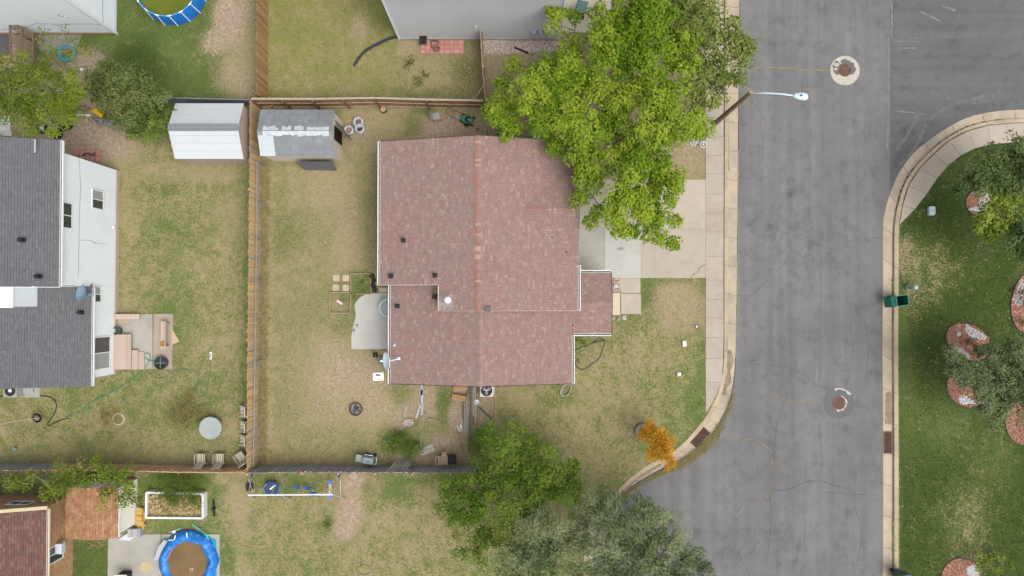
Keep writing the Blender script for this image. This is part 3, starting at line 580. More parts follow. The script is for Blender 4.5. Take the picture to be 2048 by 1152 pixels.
# storm grates
def grate(px, py, L_, W_, ang, nx, ny, label):
    t = thing('drain_grate', label, 'drain', P(px, py, ZR), 'storm drain grates in the gutters'); c = P(px, py, ZR + .02)
    R = Matrix.Rotation(ang, 4, 'Z'); X = Matrix.Translation(c) @ R
    mb = MB(); mb.xf = X; mb.box((0, 0, -.001), (L_, W_, .012)); mb.build('pit', mat('pit_black', (.012, .011, .011), .95, .1), t)
    mb = MB(); mb.xf = X
    for s in (-1, 1): mb.box((0, s * (W_ / 2), .015), (L_ + .1, .07, .04)); mb.box((s * (L_ / 2), 0, .0155), (.07, W_, .04))
    mb.build('frame', RUST, t)
    for i in range(1, nx):
        m2 = MB(); m2.xf = X; m2.box((-L_ / 2 + i * L_ / nx, 0, .014), (.035, W_ - .07, .03)); m2.build('crossbar', RUST, t)
    for j in range(1, ny):
        m2 = MB(); m2.xf = X; m2.box((0, -W_ / 2 + j * W_ / ny, .018), (L_ - .07, .035, .03)); m2.build('bar', RUST, t)
grate(1775.5, 885, 1.35, .46, math.radians(90), 12, 4, 'rusty drain grate in the straight gutter beside the kept dark lawn')
grate(1400, 875, 1.3, .58, math.radians(47), 11, 5, 'rusty drain grate in the curved gutter near the orange tree')
# ------------------------------------------------------------------ shared building materials
SID_W = mat('siding_white', (.67, .72, .745), .55, .03, 1.2, col2=(.64, .69, .715), scale2=.5)
SID_G = mat('siding_grey', (.45, .47, .48), .6, .03, 1.0, col2=(.42, .44, .45), scale2=.5)
TRIM = mat('trim_white', (.66, .69, .70), .45, .03, 3)
FASC = mat('siding_cream', (.55, .50, .42), .7, .06, 2)
GLASS = mat('window_glass', (.045, .05, .055), .08, .25, 2.0, spec=.6)
CURT = mat('window_blind', (.30, .31, .30), .5, .2, 2, stretch=(1, 1, 9))
BLACK = mat('black_plastic', (.022, .022, .024), .55, .2, 8)
GUTIN = mat('gutter_dirt', (.075, .06, .05), .9, .4, 9, col2=(.2, .16, .12), scale2=4)
RED = mat('red_shingle', (.25, .135, .12), .93, .10, 5, island=.07, bump=.35, bscale=90, ramp=[(0, (.242, .168, .150)), (.30, (.254, .177, .159)), (.55, (.255, .160, .143)), (.70, (.247, .171, .155)), (.84, (.285, .208, .175)), (.94, (.262, .150, .132))])
REDC = mat('red_ridge_shingle', (.28, .14, .11), .93, .10, 5, island=.05, bump=.35, bscale=90, ramp=[(0, (.255, .16, .138)), (.35, (.27, .135, .118)), (.6, (.335, .235, .185)), (.8, (.245, .145, .128))])
GREY = mat('grey_shingle', (.155, .157, .165), .93, .08, 4, island=.05, bump=.35, bscale=90, ramp=[(0, (.118, .12, .128)), (.5, (.128, .13, .138)), (.88, (.108, .11, .117)), (.95, (.135, .137, .143))])
BRN = mat('brown_shingle', (.15, .09, .075), .93, .10, 5, island=.07, bump=.35, bscale=90, ramp=[(0, (.15, .085, .07)), (.4, (.125, .075, .066)), (.7, (.165, .10, .082)), (.9, (.14, .07, .055))])
ORG = mat('orange_brown_shingle', (.30, .16, .09), .93, .10, 5, island=.08, bump=.35, bscale=90, ramp=[(0, (.33, .175, .095)), (.4, (.29, .145, .08)), (.7, (.36, .205, .115)), (.9, (.27, .125, .068))])
DECK = mat('roof_deck', (.075, .045, .04), .95, .1, 3); DECKG = mat('roof_deck_grey', (.075, .075, .08), .95, .1, 3)

def slope(par, e0, e1, top, mat_, deck, keep=None, ex=.150, tw=.27, th=.10, nm='roof_slope'):
    """one roof plane: e0->e1 along the eave, top = point of the ridge above e0. keep(u,v) in metres clips it. A deck part with its shingle courses as a sub-part."""
    e0, e1, top = Vector(e0), Vector(e1), Vector(top)
    U = (e1 - e0); Lu = U.length; U.normalize(); V = top - e0; V -= U * V.dot(U); Lv = V.length; V.normalize(); N = U.cross(V).normalized()
    if N.z < 0: N = -N
    dk = MB()
    if keep is None:
        q = [e0, e1, e1 + V * Lv, e0 + V * Lv]
        dk.add([p - N * .012 for p in q] + [p - N * th for p in q], [(0, 1, 2, 3), (7, 6, 5, 4), (0, 4, 5, 1), (1, 5, 6, 2), (2, 6, 7, 3), (3, 7, 4, 0)])
    else:
        k = 40; nu, nv = int(Lu / .15) + 1, int(Lv / .15) + 1
        for i in range(nu):
            for j in range(nv):
                u, v = (i + .5) * Lu / nu, (j + .5) * Lv / nv
                if keep(u, v):
                    a = e0 + U * (i * Lu / nu) + V * (j * Lv / nv) - N * .03; b_ = U * (Lu / nu); c_ = V * (Lv / nv)
                    dk.add([a, a + b_, a + b_ + c_, a + c_], [(0, 1, 2, 3)])
    d = dk.build(nm, deck, par)
    sh = MB(); nv = max(1, round(Lv / ex)); e = Lv / nv
    for j in range(nv):
        v0 = j * e; v1 = v0 + e * 1.05; u = -random.uniform(0, tw)
        while u < Lu:
            wd = tw * random.choice((.75, 1, 1, 1.25)); a, b_ = max(u, -.02), min(u + wd - .009, Lu + .02); u += wd
            if b_ - a < .03: continue
            if keep and not keep((a + b_) / 2, v0 + e / 2): continue
            h0 = random.uniform(.009, .020)
            p = [e0 + U * a + V * (v0 + .016), e0 + U * b_ + V * (v0 + .016), e0 + U * b_ + V * v1, e0 + U * a + V * v1]  # gap bares the dark deck, standing in for the course shadow line
            sh.add([p[0] + N * h0, p[1] + N * h0, p[2] + N * .003, p[3] + N * .003, p[0] - N * .012, p[1] - N * .012], [(0, 1, 2, 3), (4, 5, 1, 0)])
    sh.build('shingle_course', mat_, d, kind='stuff')
    return d
def ridge_cap(par, a, b, mat_, pitch, wd=.28, ex=.15):
    a, b = Vector(a), Vector(b); n = max(1, int((b - a).length / ex)); D = (b - a).normalized(); S = Vector((D.y, -D.x, 0)).normalized(); mb = MB()
    for i in range(n):
        p = a + D * (i * (b - a).length / n); q = p + D * ((b - a).length / n * 1.1); h0, h1 = .042, .028; dn = wd / 2 * pitch
        vv = []
        for r, h in ((p, h0), (q, h1)):
            vv += [r + S * wd / 2 + Vector((0, 0, h - dn)), r + Vector((0, 0, h)), r - S * wd / 2 + Vector((0, 0, h - dn))]
        mb.add(vv, [(0, 1, 4, 3), (1, 2, 5, 4), (0, 3, 4, 1)[:0] or (0, 2, 1)])
    return mb.build('ridge_cap', mat_, par, kind='stuff')
def gutter(par, a, b, out, m=TRIM, wd=.125, ht=.10):
    """U channel below an eave from a to b, lying on the side 'out'"""
    a, b, o = Vector(a), Vector(b), Vector(out).normalized(); z = Vector((0, 0, 1))
    mb = MB(); c = o * (wd / 2)
    mb.bar(a + c - z * ht, b + c - z * ht, wd, .012); mb.bar(a + o * wd - z * ht / 2, b + o * wd - z * ht / 2, .05, ht + .012); mb.bar(a + o * .006 - z * ht / 2, b + o * .006 - z * ht / 2, .02, ht)
    D = (b - a).normalized()
    for p in (a, b): mb.bar(p - z * ht / 2 + o * .0, p - z * ht / 2 + o * wd, .015, ht)
    g = mb.build('gutter', m, par)
    m2 = MB(); m2.bar(a + c - z * (ht - .03) + D * .02, b + c - z * (ht - .03) - D * .02, wd - .05, .03); m2.build('leaf_litter', GUTIN, g)
    L_ = (b - a).length; k = max(1, int(L_ / 1.0))
    for i in range(1, k):
        m3 = MB(); p = a + D * (L_ * i / k); m3.bar(p, p + o * wd, .02, .012); m3.build('hanger', m, g)
    return g
def lap_wall(par, a, b, z0, z1, out, m, nm='siding', lap=.18, gable=None):
    """horizontal lap siding between two ground points, real laps; gable = (apex t, apex z)"""
    a, b, o = Vector((a[0], a[1], 0)), Vector((b[0], b[1], 0)), Vector(out).normalized(); mb = MB(); z = z0
    zt = max(z1, gable[1]) if gable else z1
    while z < zt - .01:
        h = min(lap, zt - z); t0, t1 = 0.0, 1.0
        if gable and z + h > z1:
            f = (z + h - z1) / (gable[1] - z1); t0 = max(0, gable[0] * f); t1 = 1 - (1 - gable[0]) * f
        if t1 - t0 > .02:
            p, q = a.lerp(b, t0), a.lerp(b, t1)
            vv = [p + o * .028 + Vector((0, 0, z)), q + o * .028 + Vector((0, 0, z)), q + o * .006 + Vector((0, 0, z + h)), p + o * .006 + Vector((0, 0, z + h)), p + Vector((0, 0, z)), q + Vector((0, 0, z))]
            mb.add(vv, [(0, 1, 2, 3), (4, 5, 1, 0)])
        z += lap
    return mb.build(nm, m, par)
def body(par, x0, y0, x1, y1, z1, m, nm='wall', gable=None, z0=0.0):
    """solid core of a building; gable = ('x'|'y' ridge direction, ridge z)"""
    mb = MB(); X0, X1, Y0, Y1 = min(x0, x1), max(x0, x1), min(y0, y1), max(y0, y1); mb.box(((X0 + X1) / 2, (Y0 + Y1) / 2, (z0 + z1) / 2), (X1 - X0, Y1 - Y0, z1 - z0))
    if gable:
        if gable[0] == 'y':
            xm = (X0 + X1) / 2
            for y, s in ((Y0, 1), (Y1, -1)): mb.add([(X0, y + s * .001, z1), (X1, y + s * .001, z1), (xm, y + s * .001, gable[1]), (X0, y + s * .1, z1), (X1, y + s * .1, z1), (xm, y + s * .1, gable[1])], [(0, 1, 2), (5, 4, 3), (0, 3, 4, 1), (1, 4, 5, 2), (2, 5, 3, 0)])
        else:
            ym = (Y0 + Y1) / 2
            for x, s in ((X0, 1), (X1, -1)): mb.add([(x + s * .001, Y0, z1), (x + s * .001, Y1, z1), (x + s * .001, ym, gable[1]), (x + s * .1, Y0, z1), (x + s * .1, Y1, z1), (x + s * .1, ym, gable[1])], [(0, 1, 2), (5, 4, 3), (0, 3, 4, 1), (1, 4, 5, 2), (2, 5, 3, 0)])
    return mb.build(nm, m, par)
def window(par, c, right, up, w_, h, out, split='v', name='window', panes=(GLASS, GLASS), fr=.07):
    """framed window in a wall: frame, sill and each pane"""
    c, r, u, o = Vector(c), Vector(right).normalized(), Vector(up).normalized(), Vector(out).normalized()
    mb = MB()
    for s in (-1, 1):
        mb.bar(c + r * s * (w_ / 2) - u * (h / 2 + fr / 2), c + r * s * (w_ / 2) + u * (h / 2 + fr / 2), fr, .09, up=o); mb.bar(c + u * s * (h / 2) - r * (w_ / 2 - fr / 2), c + u * s * (h / 2) + r * (w_ / 2 - fr / 2), fr, .088, up=o)
    f = mb.build(name, TRIM, par)
    for k in (0, 1):
        q = MB()
        if split == 'v': cc = c + r * (-.25 + .5 * k) * w_; a = (w_ / 2 - .05, h - fr)
        else: cc = c + u * (-.25 + .5 * k) * h; a = (w_ - fr, h / 2 - .05)
        q.bar(cc - r * a[0] / 2, cc + r * a[0] / 2, a[1], .03, up=o); q.build('pane', panes[k], f)
    q = MB()
    if split == 'v': q.bar(c - u * (h / 2 - fr / 2), c + u * (h / 2 - fr / 2), .06, .07, up=o)
    else: q.bar(c - r * (w_ / 2 - fr / 2), c + r * (w_ / 2 - fr / 2), .06, .07, up=o)
    q.build('mullion', TRIM, f); return f
def roof_vent(par, px, py, z, kind='box', m=None, rz=0):
    c = P(px, py, z); mb = MB()
    if kind == 'box':
        mb.box(c + Vector((0, 0, .03)), (.30, .26, .02)); mb.lathe([(.075, .03), (.075, .30)], c, 12); mb.lathe([(.12, .30), (.13, .34), (.10, .40), (0, .43)], c, 12)
    elif kind == 'square': mb.box(c + Vector((0, 0, .02)), (.34, .30, .02)); mb.box(c + Vector((0, 0, .10)), (.24, .22, .16)); mb.box(c + Vector((0, 0, .19)), (.29, .27, .02))
    elif kind == 'cap': mb.lathe([(.09, 0), (.09, .45), (.19, .45), (.20, .50), (.12, .58), (0, .60)], c, 16)
    elif kind == 'pipe': mb.box(c + Vector((.02, 0, .02)), (.18, .15, .02)); mb.lathe([(.04, 0), (.04, .35), (.03, .36)], c, 10)
    return mb.build('roof_vent', m or BLACK, par)
def dish(name, at, facing, r, ry, label, feed_to, foot, m):
    t = thing(name, label, 'dish', foot, 'satellite dishes on the roofs'); mb = MB(); f = Vector(facing).normalized()
    R = f.to_track_quat('Z', 'X').to_matrix()
    prof = [(r * k / 6, .35 * r * (k / 6) ** 2) for k in range(0, 7)] + [(r * 1.02, .35 * r + .005), (r * .98, .35 * r - .03)] + [(r * k / 6, .35 * r * (k / 6) ** 2 - .03) for k in range(5, -1, -1)]
    mb.lathe([(max(p[0], 1e-7), p[1]) for p in prof], at, 28, 1, ry, R); mb.build('reflector', m, t, smooth=True)
    m2 = MB(); m2.tube([foot, Vector(foot) + Vector((0, 0, .35)), Vector(at) - f * .06], .03, 8); m2.box(Vector(foot) + Vector((0, 0, .01)), (.22, .16, .02)); m2.build('mast', m, t)
    m3 = MB(); m3.tube([Vector(at) - R @ Vector((0, r * ry * .9, -.1)), feed_to], .022, 6); m3.bar(Vector(feed_to) - f * .02, Vector(feed_to) + f * .16, .1, .1); m3.build('feed_arm', m, t)
    return t

# ================================================================== red-roofed house in the middle
PIT = .25
ZA, ZB, ZC = 3.6, 2.8, 2.6
xa0, xa1 = P(760, 430, ZA).x, P(1156, 430, ZA).x; xr = (xa0 + xa1) / 2; ZAR = ZA + (xr - xa0) * PIT
yaN = P(900, 283, ZA).y; ya1 = P(900, 570, ZA).y; ya2 = P(900, 621.5, ZA + .9).y
house = thing('red_roof_house', 'single family house with faded red shingle roof and white gutters', 'house', (xr, 2, 0))
xn = P(877, 600, ZA + 1.0).x
ydormN, ydormS, ydr = P(1155, 305, ZA).y, P(1155, 531, ZA).y, P(1100, 418, ZA + .9).y
hw = ydr - ydormS
body(house, xa0 + .45, yaN - .35, xa1 - .45, ya1 + .3, ZA - .02, FASC, 'wall', ('y', ZAR - .14))
body(house, xn + .05, ya1 + .28, xa1 - .46, ya2 + .25, ZA + .02, FASC, 'wall'); body(house, xn + .05, ya1 + .28, xr, ya2 + .25, ZA + .9, FASC, 'wall', z0=ZA)
mb = MB(); x_, zz = xn, ZA + (xn - xa0) * PIT - .14; yy = ya2 + .235      # south gable end of the raised part
mb.add([(xn + .05, yy, ZA), (xa1 - .45, yy, ZA), (xa1 - .45, yy, ZA), (xr, yy, ZAR - .14), (xn + .05, yy, zz)], [(0, 1, 3, 4)]); mb.build('gable_wall', FASC, house)
# west slope, with the south-west corner stepped back
slope(house, (xa0, yaN, ZA), (xa0, ya1, ZA), (xr, yaN, ZAR), RED, DECK)
t_ = (xn - xa0) / (xr - xa0)
slope(house, (xn, ya1, ZA + (ZAR - ZA) * t_), (xn, ya2, ZA + (ZAR - ZA) * t_), (xr, ya1, ZAR), RED, DECK)
# east slope with the cross gable over the garage door
slope(house, (xa1, yaN, ZA), (xa1, ya2, ZA), (xr, yaN, ZAR), RED, DECK)
ridge_x = xa1 - hw; zg = ZA + hw * PIT; xg = xa1 + .02
LV = math.hypot(hw, hw * PIT)
lx = xg - ridge_x
def gab(u, v): return u <= lx - (1 - v / LV) * 0 and u < (lx) * (1) and (lx - u) * 0 + u <= lx and u >= -1 and (u <= lx)
# the two little slopes of the cross gable (triangles bounded by the valleys)
slope(house, (xg, ydormS, ZA + .03), (ridge_x, ydormS, ZA + .03), (xg, ydr, zg + .03), RED, DECK, keep=lambda u, v: u < lx * (v / LV) + .05)
slope(house, (xg, ydormN, ZA + .03), (ridge_x, ydormN, ZA + .03), (xg, ydr, zg + .03), RED, DECK, keep=lambda u, v: u < lx * (v / LV) + .05)
ridge_cap(house, (xg, ydr, zg + .03), (ridge_x + .1, ydr, zg + .03), REDC, PIT, .24)
body(house, xa1 - .6, ydormS + .35, xa1 - .25, ydormN - .35, ZA - .05, FASC, 'garage_wall')
gd = MB(); gd.box((xa1 - .235, ydr, 1.1), (.05, 4.9, 2.2)); gdo = gd.build('garage_door', TRIM, house)
for k in range(4):
    q = MB(); q.box((xa1 - .205, ydr, .28 + k * .55), (.02, 4.86, .52)); q.build('door_panel', SID_W, gdo)
ridge_cap(house, (xr, yaN, ZAR), (xr, ya2, ZAR), REDC, PIT, .36)
# fascia / drip edges of the raised part
def trim_bar(par, a, b, w_=.05, h=.16, nm='fascia', m=TRIM):
    mb = MB(); mb.bar(a, b, w_, h); return mb.build(nm, m, par)
d_ = Vector((0, 0, -.07))
trim_bar(house, Vector((xa0, ya1 - .008, ZA)) + d_, Vector((xn, ya1 - .008, ZA + (ZAR - ZA) * t_)) + d_, .02)
trim_bar(house, Vector((xn, ya2 - .006, ZA + (ZAR - ZA) * t_)) + d_, Vector((xr, ya2 - .006, ZAR)) + d_, .016, m=FASC); trim_bar(house, Vector((xr, ya2 - .006, ZAR)) + d_, Vector((xa1, ya2 - .006, ZA)) + d_, .016, m=FASC)
trim_bar(house, Vector((xn - .02, ya1 - .05, ZA + (ZAR - ZA) * t_)) + d_, Vector((xn - .02, ya2, ZA + (ZAR - ZA) * t_)) + d_, m=FASC)
trim_bar(house, Vector((xa0, yaN + .02, ZA)) + d_, Vector((xr, yaN + .02, ZAR)) + d_, m=DECK); trim_bar(house, Vector((xr, yaN + .02, ZAR)) + d_, Vector((xa1, yaN + .02, ZA)) + d_, m=DECK)
gutter(house, (xa0, yaN, ZA), (xa0, ya1, ZA), (-1, 0, 0)); gutter(house, (xa1, ydormS, ZA), (xa1, ya2, ZA), (1, 0, 0), wd=.13)
# lower part B
xb0, xb1 = P(781, 650, ZB).x, P(1144.5, 720, ZB).x; xbr = (xb0 + xb1) / 2; ZBR = ZB + (xbr - xb0) * PIT
ybS = P(900, 767, ZB).y; ybN = ya2 + .3
body(house, xb0 + .45, ya1 + .25, xb1 - .4, ybS + .35, ZB - .02, FASC, 'wall', ('y', ZBR - .14))
slope(house, (xb0, ya1 + .25, ZB), (xb0, ybS, ZB), (xbr, ya1 + .25, ZBR), RED, DECK, keep=lambda u, v: u > (ya1 + .25 - ybN) - .01 or v < (xn - xb0) * 1.02)
slope(house, (xb1, ybN, ZB), (xb1, ybS, ZB), (xbr, ybN, ZBR), RED, DECK)
ridge_cap(house, (xbr, ya2 + .02, ZBR), (xbr, ybS, ZBR), RED, PIT, .34)
trim_bar(house, Vector((xb0, ybS - .02, ZB)) + d_, Vector((xbr, ybS - .02, ZBR)) + d_, m=DECK); trim_bar(house, Vector((xbr, ybS - .02, ZBR)) + d_, Vector((xb1, ybS - .02, ZB)) + d_, m=DECK)
gutter(house, (xb0, ya1 - .02, ZB), (xb0, ybS, ZB), (-1, 0, 0))
# porch roof C, ridge running east-west
xc1 = P(1222, 605, ZC).x; ycN, ycS = P(1190, 545, ZC).y, P(1190, 667, ZC).y; ycr = (ycN + ycS) / 2; ZCR = ZC + (ycN - ycr) * PIT
xcw = xa1 - .5
lw = (xc1 - xb1)
def porch_keep(u, v):      # south slope runs into roof B: valley
    x = xc1 - u; z = ZC + v * PIT / math.hypot(1, PIT); zb = ZB + max(0, xb1 - x) * PIT
    return x > xb1 + .0 or z > zb - .02
slope(house, (xc1, ycS, ZC), (xb1 - 1.6, ycS, ZC), (xc1, ycr, ZCR), RED, DECK, keep=porch_keep)
slope(house, (xc1, ycN, ZC), (xcw, ycN, ZC), (xc1, ycr, ZCR), RED, DECK)
ridge_cap(house, (xc1, ycr, ZCR), (xcw, ycr, ZCR), RED, PIT, .3)
gutter(house, (xb1, ycS - .12, ZB), (xb1, ybS, ZB), (1, 0, 0)); gutter(house, (xb1 + .12, ycS, ZC), (xc1, ycS, ZC), (0, -1, 0)); gutter(house, (xcw + .55, ycN, ZC), (xc1, ycN, ZC), (0, 1, 0))
for y_ in (ycN - .12, ycS + .12):
    mb = MB(); mb.box((xc1 - .2, y_, ZC / 2), (.12, .12, ZC - .1)); mb.build('porch_post', TRIM, house)
trim_bar(house, Vector((xc1 + .02, ycN, ZC)) + d_, Vector((xc1 + .02, ycr, ZCR)) + d_, m=DECK); trim_bar(house, Vector((xc1 + .02, ycr, ZCR)) + d_, Vector((xc1 + .02, ycS, ZC)) + d_, m=DECK)
mb = MB(); mb.box(((xb1 - .39), ycr - .5, 1.05), (.06, .95, 2.1)); fd_ = mb.build('front_door', mat('door_brown', (.14, .08, .05), .6), house)
mb = MB(); mb.lathe([(.03, 0), (.035, .04), (0, .06)], (xb1 - .36, ycr - .85, 1.0), 8, R=Matrix.Rotation(math.pi / 2, 3, 'Y')); mb.build('handle', TRIM, fd_)
window(house, (xb1 - .39, P(1144, 725, 1).y, 1.5), (0, 1, 0), (0, 0, 1), 1.6, 1.2, (1, 0, 0)); window(house, (xb0 + .44, P(790, 640, 1).y, 1.2), (0, 1, 0), (0, 0, 1), 1.9, 2.1, (-1, 0, 0), name='sliding_door')
# roof furniture
def zroofA(px, py):
    z = ZA + .8
    for _ in range(6): x = P(px, py, z).x; z = ZAR - abs(x - xr) * PIT
    return z
def zroofB(px, py):
    z = ZB + .8
    for _ in range(6): x = P(px, py, z).x; z = ZBR - abs(x - xbr) * PIT
    return z
roof_vent(house, 808, 481, zroofA(808, 481)); roof_vent(house, 783, 552, zroofA(783, 552), 'square'); roof_vent(house, 871, 551, zroofA(871, 551)); roof_vent(house, 870, 594, zroofB(870, 594)); roof_vent(house, 795, 612, zroofB(795, 612))
roof_vent(house, 789, 690, zroofB(789, 690), 'pipe', mat('galvanised', (.55, .56, .56), .45, .1, 6, metal=.3)); roof_vent(house, 976, 618, zroofA(976, 618), 'square', mat('vent_grey', (.12, .12, .12), .6))
FLASH = mat('flashing_spray', (.30, .27, .265), .7, .25, 4, col2=(.21, .135, .125), mix2=.45, scale2=5)
mb = MB(); zq = zroofA(890, 605) + .03
for (x, y) in [(0, 0)]:
    pts = [(877.5, 589), (905, 588), (908, 620), (877.5, 620)]; vv = []
    for q in pts: 
        zz = zroofA(*q) + .026; p = P(q[0], q[1], zz); vv.append(p)
    mb.add(vv, [(0, 1, 2, 3)])
mb.build('flashing_patch', FLASH, house); roof_vent(house, 897, 600, zroofA(897, 600), 'cap', mat('cap_white', (.85, .85, .84), .3, .03, metal=.2))
DISH = mat('dish_grey', (.60, .67, .70), .45, .06, 3)
zf = zroofB(795, 718); ft = P(797, 717, zf + .05)
dish('satellite_dish', P(778, 722, zf + .65), (-.85, -.05, .52), .52, 1.02, 'pale grey satellite dish on the gutter edge of the red roof', P(765, 722, zf + .45), ft, DISH)

# ================================================================== white-sided house to the west
lh = thing('white_house', 'two-storey white-sided house with dark grey shingle roof', 'house', P(120, 560))
Xw = P(236, 430, 0).x; ylN = P(240, 342, 0).y; ylS = P(228, 747, 0).y
ZU, ZL = 6.0, 2.9
ymid = P(180, 572, 3).y
xue = P(119.5, 430, ZU).x; yuN = P(100, 281, ZU).y; 
xle = P(183, 680, ZL).x; ylR = P(150, 772, ZL).y
WL = Xw - 11.5; pl = .27
body(lh, WL, ymid, Xw, ylN, ZU - .05, SID_W, 'wall'); body(lh, WL, ylS, Xw, ymid - .01, ZL - .02, SID_W, 'wall')
lap_wall(lh, (Xw, ymid - .01), (Xw, ylN), .35, ZU - .08, (1, 0, 0), SID_W); lap_wall(lh, (Xw, ylS), (Xw, ymid - .02), .35, ZL - .05, (1, 0, 0), SID_W)
lap_wall(lh, (Xw, ylN), (WL, ylN), .35, ZU - .08, (0, 1, 0), SID_W, gable=(.5, ZU + 5.75 * pl - .2)); lap_wall(lh, (WL, ylS), (Xw, ylS), .35, ZL - .05, (0, -1, 0), SID_W, gable=(.5, ZL + 5.75 * pl - .2))
mb = MB(); mb.box((Xw + .03, (ylN + ylS) / 2, .17), (.10, abs(ylN - ylS), .34)); mb.build('foundation', CONC_D, lh)
xlr = (xle + WL - .4) / 2
slope(lh, (xue, yuN, ZU), (xue, ymid - .1, ZU), (xlr, yuN, ZU + (xue - xlr) * pl), GREY, DECKG); slope(lh, (WL - .4, ymid - .1, ZU), (WL - .4, yuN, ZU), (xlr, ymid - .1, ZU + (xue - xlr) * pl), GREY, DECKG, ex=.3, tw=1)
slope(lh, (xle, ymid + .1, ZL), (xle, ylR, ZL), (xlr, ymid + .1, ZL + (xle - xlr) * pl), GREY, DECKG); slope(lh, (WL - .4, ylR, ZL), (WL - .4, ymid + .1, ZL), (xlr, ylR, ZL + (xle - xlr) * pl), GREY, DECKG, ex=.3, tw=1)
lap_wall(lh, (WL, ymid - .03), (Xw, ymid - .03), ZL + .2, ZU - .08, (0, -1, 0), SID_W, gable=(.5, ZU + 5.75 * pl - .2))
gutter(lh, (xue, yuN, ZU), (xue, ymid - .1, ZU), (1, 0, 0), wd=.13); gutter(lh, (xle, ymid - .15, ZL), (xle, ylR, ZL), (1, 0, 0))
trim_bar(lh, Vector((xue, ymid - .12, ZU - .08)), Vector((xlr, ymid - .12, ZU + (xue - xlr) * pl - .08))); trim_bar(lh, Vector((xue, yuN + .02, ZU - .08)), Vector((xlr, yuN + .02, ZU + (xue - xlr) * pl - .08)), m=DECKG)
def wall_win(par, X, x0, y0, x1, y1, split='v', panes=(GLASS, GLASS), nm='window', out=(1, 0, 0)):
    a, b = onX(x0, y0, X), onX(x1, y1, X); y_a, y_b = onX((x0 + x1) / 2, y0, X).y, onX((x0 + x1) / 2, y1, X).y
    za, zb = a.z, b.z
    return window(par, (X + .03, (y_a + y_b) / 2, (za + zb) / 2), (0, 1, 0), (0, 0, 1), abs(y_a - y_b), abs(za - zb), out, split, nm, panes)
wall_win(lh, Xw, 119, 405, 142, 456); wall_win(lh, Xw, 183, 381, 205, 418, panes=(GLASS, CURT)); wall_win(lh, Xw, 187, 573, 200, 604, panes=(GLASS, CURT)); wall_win(lh, Xw, 182, 674, 218, 738, panes=(CURT, GLASS), nm='sliding_door')
mb = MB(); a = onX(226, 455, Xw); mb.box(a + Vector((.06, 0, 0)), (.1, .16, .16)); mb.build('dryer_vent', TRIM, lh)
mb = MB(); WIRE = mat('wire_grey', (.22, .23, .24), .6)
mb.tube([onX(x, y, Xw + .05) for x, y in [(158, 318), (161, 370), (159, 430), (158, 480), (157, 540), (156, 556)]], .008, 4); mb.tube([onX(x, y, Xw + .05) for x, y in [(157, 482), (175, 480), (190, 486), (210, 488)]], .008, 4); mb.build('cable', WIRE, lh)
mb = MB(); ch = P(14, 590, 6); cx_ = P(28, 590, 5.6).x; mb.box((cx_ - .75, P(14, 591, 5.6).y, 4.6), (1.5, 1.3, 2.2)); co = mb.build('chimney', SID_W, lh)
mb = MB(); mb.box((cx_ - .75, P(14, 591, 5.6).y, 5.74), (1.62, 1.42, .08)); mb.build('chimney_cap', TRIM, co)
def zl_(px, py, up):
    z = 5
    for _ in range(7):
        x = P(px, py, z).x; z = (ZU + (xue - x) * pl) if up else (ZL + (xle - x) * pl)
    return z
for (x, y, up) in [(47, 480, 1), (80, 553, 1), (164, 625, 0)]:
    roof_vent(lh, x, y, zl_(x, y, up))
roof_vent(lh, 50, 592, zl_(50, 592, 0), 'cap', mat('cap_white', (.85, .85, .84))); 
mb = MB(); p = P(62, 448, zl_(62, 448, 1)); mb.box(p + Vector((0, 0, .04)), (.22, .16, .08)); mb.build('roof_vent', mat('vent_grey', (.12, .12, .12), .6), lh)
LDISH = mat('dish_blue_grey', (.16, .235, .30), .4, .08, 3); z_ = zl_(172, 585, 0)
dish('satellite_dish', P(166, 586, z_ + .75), (-.35, .1, .93), .40, 1.15, 'slate blue satellite dish on the eave of the dark grey roof', P(186, 588, z_ + .35), P(180, 588, z_), LDISH)

# ================================================================== houses whose walls show at the top
HN = 6.7
nh = thing('grey_house', 'grey-sided two-storey house beside the big maple tree', 'house', P(950, 30))
ax, bx_, yS = P(800, 77, 0).x, P(1117, 80, 0).x, P(950, 78, 0).y
body(nh, ax, yS, bx_, yS + 9, HN + .05, SID_G, 'wall'); lap_wall(nh, (ax, yS), (bx_, yS), .25, HN, (0, -1, 0), SID_G); lap_wall(nh, (ax, yS + 9), (ax, yS), .25, HN, (-1, 0, 0), SID_G)
mb = MB(); mb.box(((ax + bx_) / 2, yS - .04, .12), (bx_ - ax, .10, .26)); mb.build('foundation', CONC_G, nh)
mb = MB(); mb.box((ax - .01, yS - .01, HN / 2), (.14, .14, HN)); mb.build('corner_trim', TRIM, nh); mb = MB(); mb.box((bx_ + .01, yS - .01, HN / 2), (.14, .14, HN)); mb.build('corner_trim', TRIM, nh)
slope(nh, (ax - .12, yS - .08, HN), (bx_ + .12, yS - .08, HN), (ax - .12, yS + 4.5, HN + 1.3), GREY, DECKG, ex=.3, tw=.6); slope(nh, (bx_ + .12, yS + 9.08, HN), (ax - .12, yS + 9.08, HN), (bx_ + .12, yS + 4.5, HN + 1.3), GREY, DECKG, ex=.3, tw=.6)
gutter(nh, (ax - .12, yS - .08, HN), (bx_ + .12, yS - .08, HN), (0, -1, 0))
mb = MB(); q = onY(952, 52, yS); mb.lathe([(.05, 0), (.06, .08), (0, .1)], q, 10, R=Matrix.Rotation(math.pi / 2, 3, 'X')); mb.build('wall_light', TRIM, nh)
METER = mat('meter_grey', (.30, .36, .38), .5, .08, 6)
